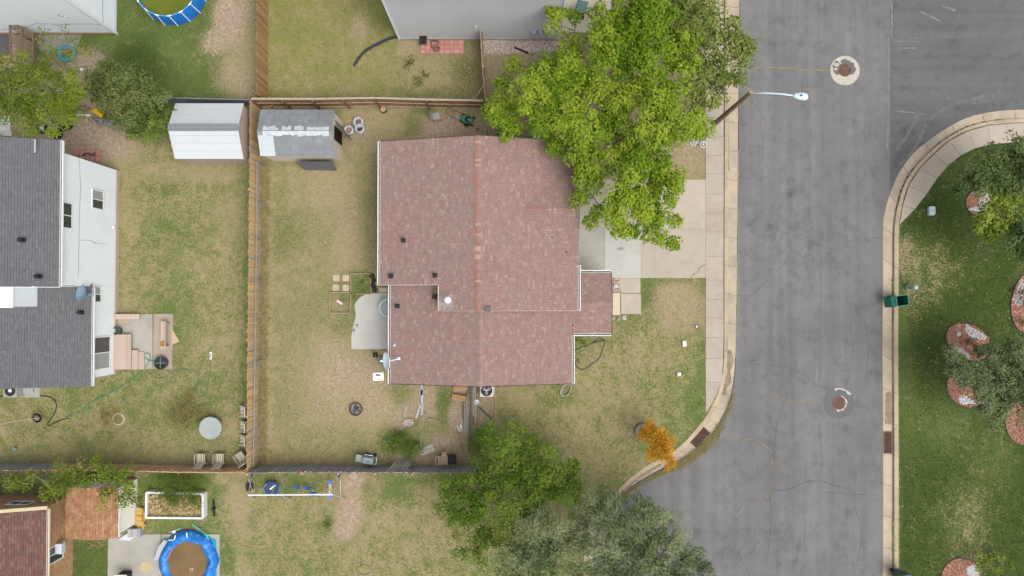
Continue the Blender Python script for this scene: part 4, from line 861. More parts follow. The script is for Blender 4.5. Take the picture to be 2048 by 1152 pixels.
for (x, y, w_) in [(1068, 66, .30), (1080, 64, .22), (1094, 64, .38)]:
    mb = MB(); q = onY(x, y, yS - .1); mb.box(q, (w_, .18, .42)); mb.lathe([(.09, 0), (.09, .08), (0, .1)], q + Vector((0, -.09, .05)), 12, R=Matrix.Rotation(math.pi / 2, 3, 'X')); mb.tube([q - Vector((0, 0, .2)), (q.x, q.y, .05)], .025, 6); mb.build('meter_box', METER, nh)
wh = thing('white_gable_house', 'white-sided house wall beside the round blue pool', 'house', P(100, 40))
X1, Y1 = P(233, 68, 0).x, P(233, 67, 0).y
body(wh, X1 - 12, Y1, X1, Y1 + 9, 6.45, SID_W, 'wall'); lap_wall(wh, (X1 - 12, Y1), (X1, Y1), .25, 6.4, (0, -1, 0), SID_W); lap_wall(wh, (X1, Y1), (X1, Y1 + 9), .25, 6.4, (1, 0, 0), SID_W)
mb = MB(); mb.box((X1 + .005, Y1 - .005, 3.2), (.15, .15, 6.4)); mb.build('corner_trim', TRIM, wh)
slope(wh, (X1 - 12.08, Y1 - .08, 6.4), (X1 + .08, Y1 - .08, 6.4), (X1 - 12.08, Y1 + 4.5, 7.7), GREY, DECKG, ex=.3, tw=.6); slope(wh, (X1 + .08, Y1 + 9.08, 6.4), (X1 - 12.08, Y1 + 9.08, 6.4), (X1 + .08, Y1 + 4.5, 7.7), GREY, DECKG, ex=.3, tw=.6)
mb = MB(); mb.tube([onY(x, y, Y1 - .05) for x, y in [(0, 59), (50, 55), (75, 46), (110, 49), (150, 48), (185, 48), (205, 50)]], .012, 4); mb.tube([onX(x, y, X1 + .05) for x, y in [(207, 48), (205, 30), (205, 10), (206, 0)]], .012, 4); mb.build('cable', WIRE, wh)
mb = MB(); mb.box((X1 - 6, Y1 - .03, .1), (12, .1, .24)); mb.build('foundation', mat('brick_base', (.28, .17, .11), .9, .2, 8), wh)

# ================================================================== brick house and garden shed at the bottom left
def brick_mat(name, c1, c2, mortar, rot=0):
    m = bpy.data.materials.new(name); m.use_nodes = True; n = m.node_tree.nodes; L = m.node_tree.links; b = n['Principled BSDF']; b.inputs['Roughness'].default_value = .92
    geo = n.new('ShaderNodeNewGeometry'); t = n.new('ShaderNodeTexNoise'); t.inputs['Scale'].default_value = 14; t.inputs['Detail'].default_value = 4; L.new(geo.outputs['Position'], t.inputs['Vector'])
    r = n.new('ShaderNodeMix'); r.data_type = 'RGBA'; r.inputs['A'].default_value = (*c1, 1); r.inputs['B'].default_value = (*c2, 1); L.new(geo.outputs['Random Per Island'], r.inputs['Factor'])
    v = n.new('ShaderNodeVectorMath'); v.operation = 'SCALE'; q = n.new('ShaderNodeMath'); q.operation = 'ADD'; q.inputs[1].default_value = .5; L.new(t.outputs['Fac'], q.inputs[0]); L.new(r.outputs['Result'], v.inputs[0]); L.new(q.outputs[0], v.inputs['Scale']); L.new(v.outputs[0], b.inputs['Base Color']); return m
BRICK = brick_mat('tan_brick', (.36, .20, .10), (.44, .28, .15), None); MORT = mat('mortar', (.40, .34, .27), .95, .1, 6); BEIGE = mat('siding_beige', (.45, .40, .25), .7, .05, 2)
bh = thing('brick_house', 'tan brick house with dark brown shingle roof and window air conditioner', 'house', P(60, 1080))
XB = P(145, 1100, 0).x; YB = P(130, 990, 0).y; ZE = 3.2
body(bh, XB - 9, YB - 12, XB, YB, ZE, MORT, 'wall')
def brick_wall(par, a, b, z1, out):
    a, b, o = Vector(a), Vector(b), Vector(out); D = (b - a); Ln = D.length; D.normalize(); mb = MB(); z = 0; r = 0
    while z < z1 - .05:
        u = -.11 * (r % 2)
        while u < Ln:
            u0, u1 = max(u, 0), min(u + .21, Ln)
            if u1 - u0 > .04: mb.bar(a + D * u0 + o * .008 + Vector((0, 0, z + .035)), a + D * u1 + o * .008 + Vector((0, 0, z + .035)), .035, .066)
            u += .22
        z += .077; r += 1
    return mb.build('brickwork', BRICK, par, kind='stuff')
brick_wall(bh, (XB, YB - 9, 0), (XB, YB, 0), ZE - .1, (1, 0, 0)); brick_wall(bh, (XB - 9, YB, 0), (XB, YB, 0), ZE - .1, (0, 1, 0))
xe = P(93, 1080, ZE).x; yr = P(60, 1018, ZE).y; xq = xe - 5
slope(bh, (xe, yr, ZE), (xe, yr - 12, ZE), (xq, yr, ZE + 1.6), BRN, DECK); slope(bh, (xq - 5, yr - 12, ZE), (xq - 5, yr, ZE), (xq, yr - 12, ZE + 1.6), BRN, DECK, ex=.3, tw=.6)
gutter(bh, (xe, yr, ZE), (xe, yr - 12, ZE), (1, 0, 0), m=mat('gutter_cream', (.62, .57, .45), .5)); trim_bar(bh, Vector((xe, yr + .08, ZE - .08)), Vector((xq, yr + .08, ZE + 1.52)), .2, .2, m=BEIGE)
wa = wall_win(bh, XB, 97, 1090, 124, 1122)
mb = MB(); q = onX(113, 1096, XB); mb.box(q + Vector((.22, 0, 0)), (.42, .62, .4)); ac = mb.build('air_conditioner', TRIM, bh)
for k in range(5):
    mb = MB(); mb.box(q + Vector((.44, 0, -.15 + k * .075)), (.02, .56, .03)); mb.build('louvre', METER, ac)
wy = onY(35, 1010, YB); window(bh, (wy.x, YB + .03, 1.9), (1, 0, 0), (0, 0, 1), 1.3, .7, (0, 1, 0))
gs = thing('garden_shed', 'white-walled garden shed with orange-brown shingle roof', 'shed', P(215, 1025))
zs, zsr = 2.3, 2.75
gx0, gx1 = P(131, 1020, zs).x, P(237, 1030, zs).x; gy0, gy1 = P(190, 972, zs).y, P(190, 1075, zs).y; gxr = P(174, 1030, zsr).x
gxm = (gx0 + gx1) / 2
wx1 = P(273, 1020, 0).x
body(gs, gx0 + .15, gy1 + .15, gx1 - .1, gy0 - .15, zs, mat('shed_white', (.74, .73, .66), .6, .04, 2), 'wall', ('y', zsr - .08))
slope(gs, (gx0, gy1, zs), (gx0, gy0, zs), (gxm, gy1, zsr), ORG, DECK); slope(gs, (gx1, gy1, zs), (gx1, gy0, zs), (gxm, gy1, zsr), ORG, DECK); ridge_cap(gs, (gxm, gy1, zsr), (gxm, gy0, zsr), ORG, .25, .3)
trim_bar(gs, Vector((gx1 + .02, gy1, zs - .06)), Vector((gx1 + .02, gy0, zs - .06)), .04, .12)
mb = MB(); mb.box((gx1 - .07, (gy0 + gy1) / 2, 1.0), (.05, .9, 1.9)); mb.build('door', mat('shed_white', (.74, .73, .66)), gs)

# ================================================================== two sheds by the long fence
def gable_shed(name, label, ev, rg, ze, zr, wall_m, roof_m, ribs, grp, wx):
    """ridge runs east-west; ev = px corners of roof (x0,x1,yN,yS)"""
    x0, x1 = P(ev[0], 260, ze).x, P(ev[1], 260, ze).x; yN, yS = P(430, ev[2], ze).y, P(430, ev[3], ze).y; ym = (yN + yS) / 2
    t = thing(name, label, 'shed', ((x0 + x1) / 2, ym, 0), grp)
    body(t, x0 + .12, yS + .1, x1 - .1, yN - .1, ze, wall_m, 'wall', ('x', zr - .06))
    for (ye, s) in ((yS, 1), (yN, -1)):
        e0, e1, tp = Vector((x0, ye, ze)), Vector((x1, ye, ze)), Vector((x0, ym, zr)); V = tp - e0; N = (e1 - e0).cross(V).normalized(); N = N if N.z > 0 else -N
        n = ribs; wd = (x1 - x0) / n
        for i in range(n):
            mb = MB(); a = e0 + Vector((wd * i + .006, 0, 0)); b = e0 + Vector((wd * (i + 1) - .006, 0, 0)); q = [a, b, b + V, a + V]
            mb.add([p + N * .03 for p in q] + [p - N * .03 for p in q], [(0, 1, 2, 3), (7, 6, 5, 4), (0, 4, 5, 1), (1, 5, 6, 2), (2, 6, 7, 3), (3, 7, 4, 0)])
            mb.build('roof_panel', roof_m, t)
    return t, x0, x1, yN, yS, ym
TANM = mat('shed_tan_metal', (.40, .33, .28), .6, .05, 2); WMET = mat('roof_white_metal', (.46, .49, .51), .55, .05, 1.5, rand=.03)
sh1, sx0, sx1, syN, syS, sym = gable_shed('metal_shed', 'white metal shed roof with tan walls and grey ridge', (351, 488, 207, 318), 0, 2.05, 3.0, TANM, WMET, 1, 'garden sheds along the fence', 0)
for o in [c for c in sh1.children if c.name.startswith('roof_panel')]: bpy.data.objects.remove(o)
for (ye, s) in ((syS, 1), (syN, -1)):      # panels run along the length: seams parallel to the ridge
    for k in range(4):
        a0 = Vector((sx0, ye, 2.05)).lerp(Vector((sx0, sym, 3.0)), k / 4); a1 = Vector((sx0, ye, 2.05)).lerp(Vector((sx0, sym, 3.0)), (k + .985) / 4)
        mb = MB(); dx = Vector((sx1 - sx0, 0, 0)); up = Vector((0, 0, .05)); mb.add([a0 + up, a0 + dx + up, a1 + dx + up, a1 + up, a0, a0 + dx, a1 + dx, a1], [(0, 1, 2, 3), (7, 6, 5, 4), (0, 4, 5, 1), (1, 5, 6, 2), (2, 6, 7, 3), (3, 7, 4, 0)]); mb.build('roof_panel', WMET, sh1)
mb = MB()
for s in (-1, 1):
    mb.bar((sx0, sym + s * .11, 3.03), (sx1, sym + s * .11, 3.03), .22, .03)
mb.build('ridge_cap', mat('ridge_grey', (.17, .18, .185), .6, .1, 12), sh1)
for i in range(26):
    mb = MB(); mb.box((sx0 + .1 + i * (sx1 - sx0 - .2) / 25, syS + .085, 1.0), (.05, .03, 2.0)); mb.build('wall_rib', TANM, sh1)
SGR = mat('roof_grey_roll', (.185, .195, .205), .8, .12, 2.5, rand=.06, col2=(.26, .285, .30), mix2=.4, scale2=.8); CREAM = mat('shed_cream', (.50, .46, .40), .75, .07, 2)
sh2, tx0, tx1, tyN, tyS, tym = gable_shed('wooden_shed', 'grey panel-roofed shed with open door and pale silver ridge', (521, 670, 220, 312), 0, 2.15, 2.75, CREAM, SGR, 5, 'garden sheds along the fence', 0)
SILV = mat('silver_patch', (.40, .44, .455), .55, .12, 4, col2=(.52, .55, .56), mix2=.45, scale2=2.5)
V1 = Vector((0, tym - tyS, .6)); 
for k in range(21):
    u = tx0 + .35 + k * .195
    if u > tx1 - .4: break
    for (s, f0, f1) in ((1, .80 + random.uniform(-.04, .04), .985), (-1, .82 + random.uniform(-.05, .05), .985)):
        ye = tyS if s == 1 else tyN
        a = Vector((u, ye, 2.15)).lerp(Vector((u, tym, 2.75)), f0) + Vector((0, 0, .036)); b = Vector((u, ye, 2.15)).lerp(Vector((u, tym, 2.75)), f1) + Vector((0, 0, .036)); dx = Vector((.192, 0, 0))
        mb = MB(); up = Vector((0, 0, .012)); mb.add([a + up, a + dx + up, b + dx + up, b + up, a, a + dx, b + dx, b], [(0, 1, 2, 3), (0, 4, 5, 1), (1, 5, 6, 2), (2, 6, 7, 3), (3, 7, 4, 0)]); mb.build('ridge_shingle', SGR if (k in (5, 9, 13) and s < 0) else SILV, sh2)
NEWP = mat('roof_new_panel', (.44, .49, .51), .6, .06, 2)
for k in range(9):      # pale new course on the south-west corner, and course lines on the rest of the south slope
    f0, f1 = k / 9.0 * .82, (k + .93) / 9.0 * .82
    for (u0, u1, m) in ((tx0 + .02, tx0 + .98, NEWP), (tx0 + 1.0, tx1 - .02, SGR)):
        a = Vector((u0, tyS, 2.15)).lerp(Vector((u0, tym, 2.75)), f0) + Vector((0, 0, .034)); b = Vector((u0, tyS, 2.15)).lerp(Vector((u0, tym, 2.75)), f1) + Vector((0, 0, .030)); dx = Vector((u1 - u0, 0, 0)); up = Vector((0, 0, .010))
        mb = MB(); mb.add([a + up, a + dx + up, b + dx + up, b + up, a, a + dx], [(0, 1, 2, 3), (0, 4, 5, 1)]); mb.build('roof_course', m, sh2)
mb = MB(); mb.box((tx1 - .095, tym + .25, 1.0), (.02, 1.2, 1.95)); mb.build('door_opening', mat('dark_inside', (.015, .014, .014), .95), sh2)
mb = MB(); a = Vector((tx1 - .07, tym + .9, 0)); mb.bar(a + Vector((0, 0, 1.0)), a + Vector((.62, -.85, 1.0)), .04, 1.9); mb.build('door', mat('door_grey', (.11, .115, .12), .7), sh2)
mb = MB(); mb.box((tx1 - .08, tyN - .55, 1.08), (.05, .7, 2.1)); mb.build('wall_panel', CREAM, sh2); mb = MB(); mb.box((tx1 - .08, tyS + .5, 1.08), (.05, .7, 2.1)); mb.build('wall_panel', CREAM, sh2)
PANEL = mat('dark_grey_board', (.105, .11, .118), .75, .08, 3)
mb = MB(); b0, b1 = P(609, 339, .03), P(673.5, 340.5, .03); t0, t1 = Vector((b0.x - .3, tyS - .12, 1.05)), Vector((b1.x - .02, tyS - .12, 1.05)); off = Vector((0, -.035, .02))
mb.add([b0, b1, t1, t0, b0 + off, b1 + off, t1 + off, t0 + off], [(4, 5, 6, 7), (3, 2, 1, 0), (0, 1, 5, 4), (1, 2, 6, 5), (2, 3, 7, 6), (3, 0, 4, 7)])
mb.build('leaning_board', PANEL, label='large dark grey board leaning on the wooden shed', cat='board')
# ------------------------------------------------------------------ foliage
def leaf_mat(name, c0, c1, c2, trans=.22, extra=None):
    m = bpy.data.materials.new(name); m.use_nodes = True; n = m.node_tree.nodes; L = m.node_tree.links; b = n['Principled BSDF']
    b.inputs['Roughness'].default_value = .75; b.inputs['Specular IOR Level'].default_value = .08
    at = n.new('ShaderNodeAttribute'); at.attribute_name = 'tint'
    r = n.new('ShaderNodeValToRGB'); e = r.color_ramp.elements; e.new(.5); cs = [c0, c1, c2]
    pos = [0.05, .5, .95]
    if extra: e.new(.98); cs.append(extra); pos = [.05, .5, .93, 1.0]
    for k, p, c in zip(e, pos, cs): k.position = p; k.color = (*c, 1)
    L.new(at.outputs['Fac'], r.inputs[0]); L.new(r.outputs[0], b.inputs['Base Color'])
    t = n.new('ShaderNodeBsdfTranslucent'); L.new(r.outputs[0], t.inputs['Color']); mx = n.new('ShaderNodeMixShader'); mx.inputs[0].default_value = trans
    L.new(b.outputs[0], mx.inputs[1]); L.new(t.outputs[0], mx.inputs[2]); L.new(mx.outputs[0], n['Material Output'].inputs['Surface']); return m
def leaf_mesh(name, C, DIR, size, aspect, tilt, tint, m, par, kind='stuff', fold=.15, droop=None):
    """C leaf centres (n,3), DIR yaw direction (n,2) in plan, tint (n,)"""
    n = len(C); yaw = np.arctan2(DIR[:, 1], DIR[:, 0]); pit = RNG.normal(tilt[0], tilt[1], n) - (0 if droop is None else droop * .55); rol = RNG.normal(0, tilt[1], n)
    cy, sy, cp, sp, cr, sr = np.cos(yaw), np.sin(yaw), np.cos(pit), np.sin(pit), np.cos(rol), np.sin(rol)
    F = np.stack([cy * cp, sy * cp, sp], -1); S0 = np.stack([-sy, cy, np.zeros(n)], -1); U0 = np.cross(F, S0); S = S0 * cr[:, None] + U0 * sr[:, None]; U = np.cross(F, S)
    l = (size * RNG.uniform(.65, 1.3, n))[:, None]; w_ = l * aspect
    V = np.stack([C - F * l * .5, C + S * w_ * .5 + U * l * fold * .3 - F * l * .05, C + F * l * .5 - U * l * fold * .5, C - S * w_ * .5 + U * l * fold * .3 - F * l * .05], 1).reshape(-1, 3)
    V = V - np.array(LOC[par])
    me = bpy.data.meshes.new(name); me.vertices.add(4 * n); me.vertices.foreach_set('co', V.ravel()); me.loops.add(4 * n); me.loops.foreach_set('vertex_index', np.arange(4 * n)); me.polygons.add(n); me.polygons.foreach_set('loop_start', np.arange(n) * 4); me.update(calc_edges=True)
    a = me.attributes.new('tint', 'FLOAT', 'FACE'); a.data.foreach_set('value', np.clip(tint, 0, 1)); me.materials.append(m)
    o = bpy.data.objects.new(name, me); COL.objects.link(o); o.parent = par; LOC[o] = LOC[par]; return tag(o, kind=kind)
BARK = mat('bark_brown', (.12, .09, .07), .95, .25, 9, bump=.6, bscale=20); BARKG = mat('bark_grey', (.28, .25, .21), .95, .25, 9, bump=.5, bscale=20)
def tree(name, label, base, blobs, m, leaf=.17, aspect=.62, dens=55, spray=34, srad=.34, bark=None, trunk_r=.16, group=None, cat='tree', zc=6.0, twigs=1, tilt=(-.05, .32), hollow=.5, flat=.75, zvar=.5, twig_r=.012, bare=0, trunk_h=None, tintlo=.25, tinthi=.75, outward=.7):
    """crown = blobs (px, py, radius px[, z]) each holding leafy sprays at branch ends; density in sprays per square metre of blob"""
    b0 = P(base[0], base[1], 0); bark = bark or BARK
    t = thing(name, label, cat, b0, group)
    Bs = []
    for q in blobs:
        z = q[3] if len(q) > 3 else zc + random.uniform(-zvar, zvar)
        c = P(q[0], q[1], z); r = q[2] * (H - z) / FPX; Bs.append((c, r))
    cen = sum((c for c, r in Bs), Vector()) / len(Bs)
    th = trunk_h or max(.5, zc * .38); top = Vector((b0.x * .75 + cen.x * .25, b0.y * .75 + cen.y * .25, th))
    tr = MB(); tr.tube([b0 - Vector((0, 0, .1)), b0.lerp(top, .5) + Vector((random.uniform(-.06, .06), random.uniform(-.06, .06), 0)), top], [trunk_r * 1.25, trunk_r, trunk_r * .85], 9); tr.build('trunk', bark, t, smooth=True)
    C, D, T, Q = [], [], [], []
    lm = MB(); order = sorted(range(len(Bs)), key=lambda i: (Bs[i][0] - top).length); nodes = [top]
    for i in order:
        c, r = Bs[i]; src = min(nodes, key=lambda q: (q - c).length + .35 * (q - top).length) if len(nodes) > 1 else top
        mid = src.lerp(c, .5) + Vector((random.uniform(-.15, .15), random.uniform(-.15, .15), random.uniform(0, .2))); k = trunk_r * .5 * max(.3, 1 - (c - top).length / 9)
        lm.tube([src, mid, c - Vector((0, 0, r * .15))], [k, k * .75, k * .4], 5); nodes += [mid, c]
        ns = max(3, int(dens * math.pi * r * r / 10)); 
        tb = random.uniform(tintlo, tinthi)
        for s in range(ns):
            u = Vector((random.gauss(0, 1), random.gauss(0, 1), random.gauss(.25, 1) * flat)).normalized(); rr = r * (random.random() ** hollow) * random.uniform(.85, 1.12)
            p = c + Vector((u.x * rr, u.y * rr, u.z * rr * flat))
            if twigs and random.random() < twigs: lm.tube([c + (p - c) * .35, c + (p - c) * .75 + Vector((0, 0, .05)), p], [twig_r * 1.6, twig_r, twig_r * .5], 3, cap=False)
            if random.random() < bare: continue
            kk = max(4, int(random.gauss(spray, spray * .3))); sr = srad * random.uniform(.7, 1.3)
            dv = RNG.normal(0, 1, (kk, 3)); dv[:, 2] = np.abs(dv[:, 2]) * 1.1 - .35; dv /= np.linalg.norm(dv, axis=1)[:, None]; off = dv * (sr * RNG.uniform(.45, 1.05, (kk, 1))) * np.array([1, 1, .75]); C.append(np.array(p) + off); Q.append(np.hypot(off[:, 0], off[:, 1]) / sr)
            od = np.array([(p - c).x + (c - cen).x * .25, (p - c).y + (c - cen).y * .25]); od = od / (np.linalg.norm(od) + 1e-6)
            D.append(od * outward + off[:, :2] / sr * 1.0 + RNG.normal(0, .35, (kk, 2)))
            tv = tb + .28 * (p.z - c.z) / max(r, .1) + random.gauss(0, .07); T.append(np.full(kk, tv) + RNG.normal(0, .07, kk) + off[:, 2] / sr * .22)  # tint rises with height: lit tops and shaded undersides put into leaf colour
    lm.build('limb', bark, t)
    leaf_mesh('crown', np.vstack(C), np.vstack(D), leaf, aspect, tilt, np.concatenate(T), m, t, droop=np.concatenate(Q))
    return t, sum(len(c) for c in C)
MAPLE = leaf_mat('maple_leaf', (.060, .140, .010), (.160, .275, .018), (.325, .410, .045), .40)
OLIVE = leaf_mat('street_tree_leaf', (.068, .115, .026), (.155, .215, .042), (.28, .315, .09), .35)
APPLE = leaf_mat('fruit_tree_leaf', (.034, .088, .010), (.092, .175, .018), (.180, .250, .036), .35)
WILL = leaf_mat('silver_leaf', (.055, .092, .034), (.150, .205, .082), (.30, .345, .175), .35)
LOCU = leaf_mat('locust_leaf', (.055, .105, .010), (.135, .200, .018), (.245, .290, .042), .35)
SHADE = leaf_mat('shrub_leaf', (.05, .085, .020), (.105, .150, .042), (.19, .22, .08), .3)
DARK = leaf_mat('dark_leaf', (.022, .048, .013), (.058, .100, .028), (.125, .170, .060), .3)
CRAB = leaf_mat('crabapple_leaf', (.038, .062, .024), (.095, .135, .052), (.185, .235, .105), .3)
BRIGHT = leaf_mat('bright_leaf', (.06, .11, .015), (.15, .215, .025), (.28, .33, .06), .25)
ORANGE = leaf_mat('orange_leaf', (.38, .17, .012), (.55, .27, .022), (.66, .38, .05), .25)
GRNT = leaf_mat('weed_leaf', (.05, .09, .015), (.11, .17, .03), (.19, .25, .06), .25)
NLEAF = 0
def T_(*a, **k):
    global NLEAF
    t, n = tree(*a, **k); NLEAF += n; return t
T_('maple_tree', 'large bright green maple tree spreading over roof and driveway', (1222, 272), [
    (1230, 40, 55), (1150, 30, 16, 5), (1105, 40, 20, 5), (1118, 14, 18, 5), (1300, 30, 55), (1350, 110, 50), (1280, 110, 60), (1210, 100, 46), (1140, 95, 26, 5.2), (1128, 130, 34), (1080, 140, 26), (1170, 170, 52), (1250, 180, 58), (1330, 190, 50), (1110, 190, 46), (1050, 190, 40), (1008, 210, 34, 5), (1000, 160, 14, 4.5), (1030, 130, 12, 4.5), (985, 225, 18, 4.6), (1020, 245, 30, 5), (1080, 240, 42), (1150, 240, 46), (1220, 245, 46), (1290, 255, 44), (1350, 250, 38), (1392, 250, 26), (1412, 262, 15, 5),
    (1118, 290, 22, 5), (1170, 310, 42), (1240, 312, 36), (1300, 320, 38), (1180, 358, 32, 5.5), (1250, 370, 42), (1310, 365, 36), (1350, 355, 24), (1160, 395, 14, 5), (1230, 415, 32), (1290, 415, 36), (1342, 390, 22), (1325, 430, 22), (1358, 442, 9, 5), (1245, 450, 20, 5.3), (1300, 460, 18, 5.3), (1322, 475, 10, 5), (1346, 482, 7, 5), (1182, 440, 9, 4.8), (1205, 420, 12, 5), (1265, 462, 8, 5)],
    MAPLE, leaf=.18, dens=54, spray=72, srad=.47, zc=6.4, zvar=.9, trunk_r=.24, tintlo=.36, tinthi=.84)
T_('street_tree', 'olive green tree overhanging the kerb beside the street lamp pole', (1400, 140), [(1370, 30, 48), (1420, 60, 45), (1460, 85, 34), (1492, 98, 20), (1503, 90, 10), (1486, 72, 14), (1480, 120, 24), (1478, 150, 14), (1410, 120, 46), (1450, 150, 30), (1400, 180, 36), (1440, 180, 18), (1360, 80, 38), (1340, 20, 36), (1415, 15, 30), (1455, 50, 18), (1425, 205, 12), (1380, 215, 22)],
   OLIVE, leaf=.20, aspect=.55, dens=44, spray=46, srad=.44, zc=5.6, zvar=.7, trunk_r=.16)
T_('fruit_tree', 'leafy green fruit tree at the end of the grey fence', (1010, 915), [(985, 880, 34), (1020, 870, 20), (1005, 915, 34), (1050, 900, 34), (1090, 930, 42), (1130, 950, 34), (1075, 975, 44), (1030, 960, 40), (965, 960, 40), (930, 985, 36), (905, 1000, 30), (1120, 990, 36), (1000, 1010, 42), (950, 1030, 40), (915, 1040, 28), (975, 1070, 34), (945, 1090, 26), (1060, 1020, 40), (1020, 1050, 32), (890, 970, 16), (955, 870, 14), (1045, 870, 16, 3.5), (1150, 925, 14), (1150, 975, 16), (880, 1015, 12), (930, 1110, 14), (1100, 900, 14), (960, 1120, 14), (1065, 880, 10), (1145, 1005, 12)],
   APPLE, leaf=.17, aspect=.42, dens=54, spray=46, srad=.44, zc=4.2, zvar=.9, trunk_r=.14, hollow=.6, tintlo=.25, tinthi=.95)
T_('silver_willow', 'grey-green tree with silvery twigs leaning over the fruit tree', (1060, 1085), [(1065, 1060, 36), (1040, 1090, 40), (1090, 1090, 40), (1060, 1130, 44), (1020, 1125, 36), (1100, 1130, 40), (1110, 1060, 30), (1125, 1095, 30), (1080, 1030, 22), (1030, 1170, 40), (1090, 1175, 40)],
   WILL, leaf=.20, aspect=.24, dens=78, spray=34, srad=.40, bark=BARKG, zc=5.5, zvar=.7, trunk_r=.14, twigs=1, twig_r=.016, outward=1.2, group='grey-green trees at the street corner')
T_('silver_willow', 'wide grey-green tree with silvery twigs overhanging the asphalt', (1240, 1050), [(1200, 1010, 34), (1170, 1040, 38), (1230, 1040, 42), (1280, 1040, 40), (1310, 1070, 44), (1350, 1070, 34), (1260, 1080, 44), (1200, 1090, 40), (1320, 1115, 44), (1370, 1110, 34), (1390, 1140, 30), (1270, 1130, 44), (1210, 1140, 40), (1160, 1090, 30), (1160, 1140, 34), (1340, 1150, 40), (1415, 1150, 18), (1180, 990, 18), (1215, 990, 14), (1285, 1010, 24), (1320, 1030, 20), (1260, 1175, 50), (1350, 1185, 46), (1190, 1180, 44), (1240, 1000, 14)],
   WILL, leaf=.20, aspect=.26, dens=80, spray=34, srad=.40, bark=BARKG, zc=5.5, zvar=.9, trunk_r=.18, twigs=1, twig_r=.016, outward=1.2, group='grey-green trees at the street corner')
T_('locust_tree', 'yellow-green feathery locust tree by the grey roof corner', (105, 215), [(30, 150, 36), (15, 190, 34), (70, 165, 32), (60, 200, 38), (110, 180, 34), (110, 215, 34), (140, 195, 24), (30, 225, 26), (75, 240, 28), (120, 240, 20), (100, 262, 14), (10, 130, 20), (150, 160, 16), (60, 262, 14), (5, 215, 30), (155, 185, 18), (150, 215, 18), (85, 140, 18), (45, 120, 16), (140, 235, 14)],
   LOCU, leaf=.18, aspect=.36, dens=64, spray=46, srad=.42, bark=BARKG, zc=6.0, zvar=.7, trunk_r=.17)
T_('locust_sapling', 'sparse yellow-green branches reaching over the white house wall', (140, 150), [(130, 50, 14), (128, 75, 18), (100, 78, 14), (85, 62, 12), (120, 105, 20), (150, 95, 22), (165, 85, 12), (145, 125, 18), (100, 110, 16), (82, 90, 12), (170, 105, 10), (130, 145, 18)],
   LOCU, leaf=.16, aspect=.4, dens=42, spray=18, srad=.34, bark=BARKG, zc=4.6, zvar=.5, trunk_r=.06, twig_r=.014)
T_('plum_tree', 'dull green bushy tree between the dirt patch and dark lawn', (255, 205), [(215, 130, 24), (245, 150, 32), (275, 150, 24), (200, 165, 26), (235, 185, 34), (275, 185, 32), (300, 200, 26), (200, 200, 24), (225, 220, 26), (270, 225, 30), (185, 185, 14), (310, 175, 18), (250, 245, 24), (325, 190, 12), (320, 205, 14), (215, 240, 14), (185, 150, 14), (290, 165, 16)],
   SHADE, leaf=.17, aspect=.5, dens=66, spray=48, srad=.34, zc=3.6, zvar=.6, trunk_r=.1)
T_('lilac_bush', 'mid green leafy bush touching the white metal shed', (300, 252), [(310, 225, 22), (325, 240, 20), (300, 250, 26), (275, 260, 20), (320, 262, 18), (290, 275, 16), (262, 272, 12), (338, 225, 10)], GRNT, leaf=.17, aspect=.55, dens=80, spray=46, srad=.34, zc=2.2, zvar=.4, trunk_r=.05, cat='bush')
T_('elm_sapling', 'light green sapling branches over the fence by the brown garden shed', (165, 962), [(40, 965, 22), (20, 960, 20), (65, 950, 12), (110, 975, 26), (95, 990, 18), (130, 955, 26), (150, 935, 20), (165, 950, 24), (120, 930, 10), (195, 930, 12), (205, 945, 20), (235, 955, 20), (255, 945, 12), (215, 975, 16), (250, 985, 16), (262, 965, 14), (205, 1000, 12), (130, 975, 20), (270, 995, 8), (240, 1000, 10)],
   LOCU, leaf=.19, aspect=.36, dens=66, spray=34, srad=.40, bark=BARKG, zc=3.6, zvar=.5, trunk_r=.07, twig_r=.014, bare=.12)
T_('locust_tree', 'dark green tree shading the bark bed inside the curved sidewalk', (1995, 335), [(2030, 285, 22), (2020, 310, 28), (1985, 325, 26), (1960, 345, 26), (2000, 350, 30), (1935, 360, 22), (1965, 372, 18), (2035, 340, 32), (2055, 300, 40), (1920, 372, 14), (2030, 370, 26), (2070, 350, 40), (1985, 300, 12)],
   DARK, leaf=.18, aspect=.55, dens=64, spray=42, srad=.42, zc=4.6, zvar=.6, trunk_r=.14, tintlo=.45, tinthi=.95)
T_('maple_sapling', 'bright lime green tree over the small bark bed', (1985, 425), [(1990, 400, 26), (2015, 395, 24), (1975, 430, 24), (2000, 430, 30), (2025, 425, 20), (1960, 450, 16), (1990, 460, 24), (1980, 485, 12), (2012, 455, 18), (2005, 378, 12), (2040, 385, 12)],
   BRIGHT, leaf=.18, aspect=.62, dens=62, spray=32, srad=.36, zc=4.2, zvar=.5, trunk_r=.1)
T_('ash_tree', 'dark green tree south of the lime green tree at the lawn edge', (2050, 470), [(2040, 470, 26), (2025, 490, 16), (2050, 495, 22), (2070, 470, 40), (2030, 450, 14), (2075, 510, 30)], DARK, leaf=.18, dens=62, spray=32, srad=.36, zc=4.6, trunk_r=.12, tintlo=.45, tinthi=.85)
T_('crabapple_tree', 'dense dark green tree beside the oval bark bed with white gravel', (1975, 755), [(1902, 722, 22), (1915, 745, 20), (1940, 735, 30), (1905, 700, 8), (1975, 715, 28), (2010, 705, 28), (1950, 770, 32), (1985, 755, 36), (2025, 740, 34), (1995, 795, 34), (2030, 785, 34), (1965, 800, 24), (2000, 830, 18), (1925, 755, 18), (2050, 720, 36), (2060, 770, 40), (1980, 690, 14), (2050, 690, 24), (1990, 845, 10), (1960, 820, 16), (2055, 820, 30)],
   CRAB, leaf=.17, aspect=.42, dens=72, spray=46, srad=.40, zc=4.4, zvar=.6, trunk_r=.14, tintlo=.5, tinthi=.95)
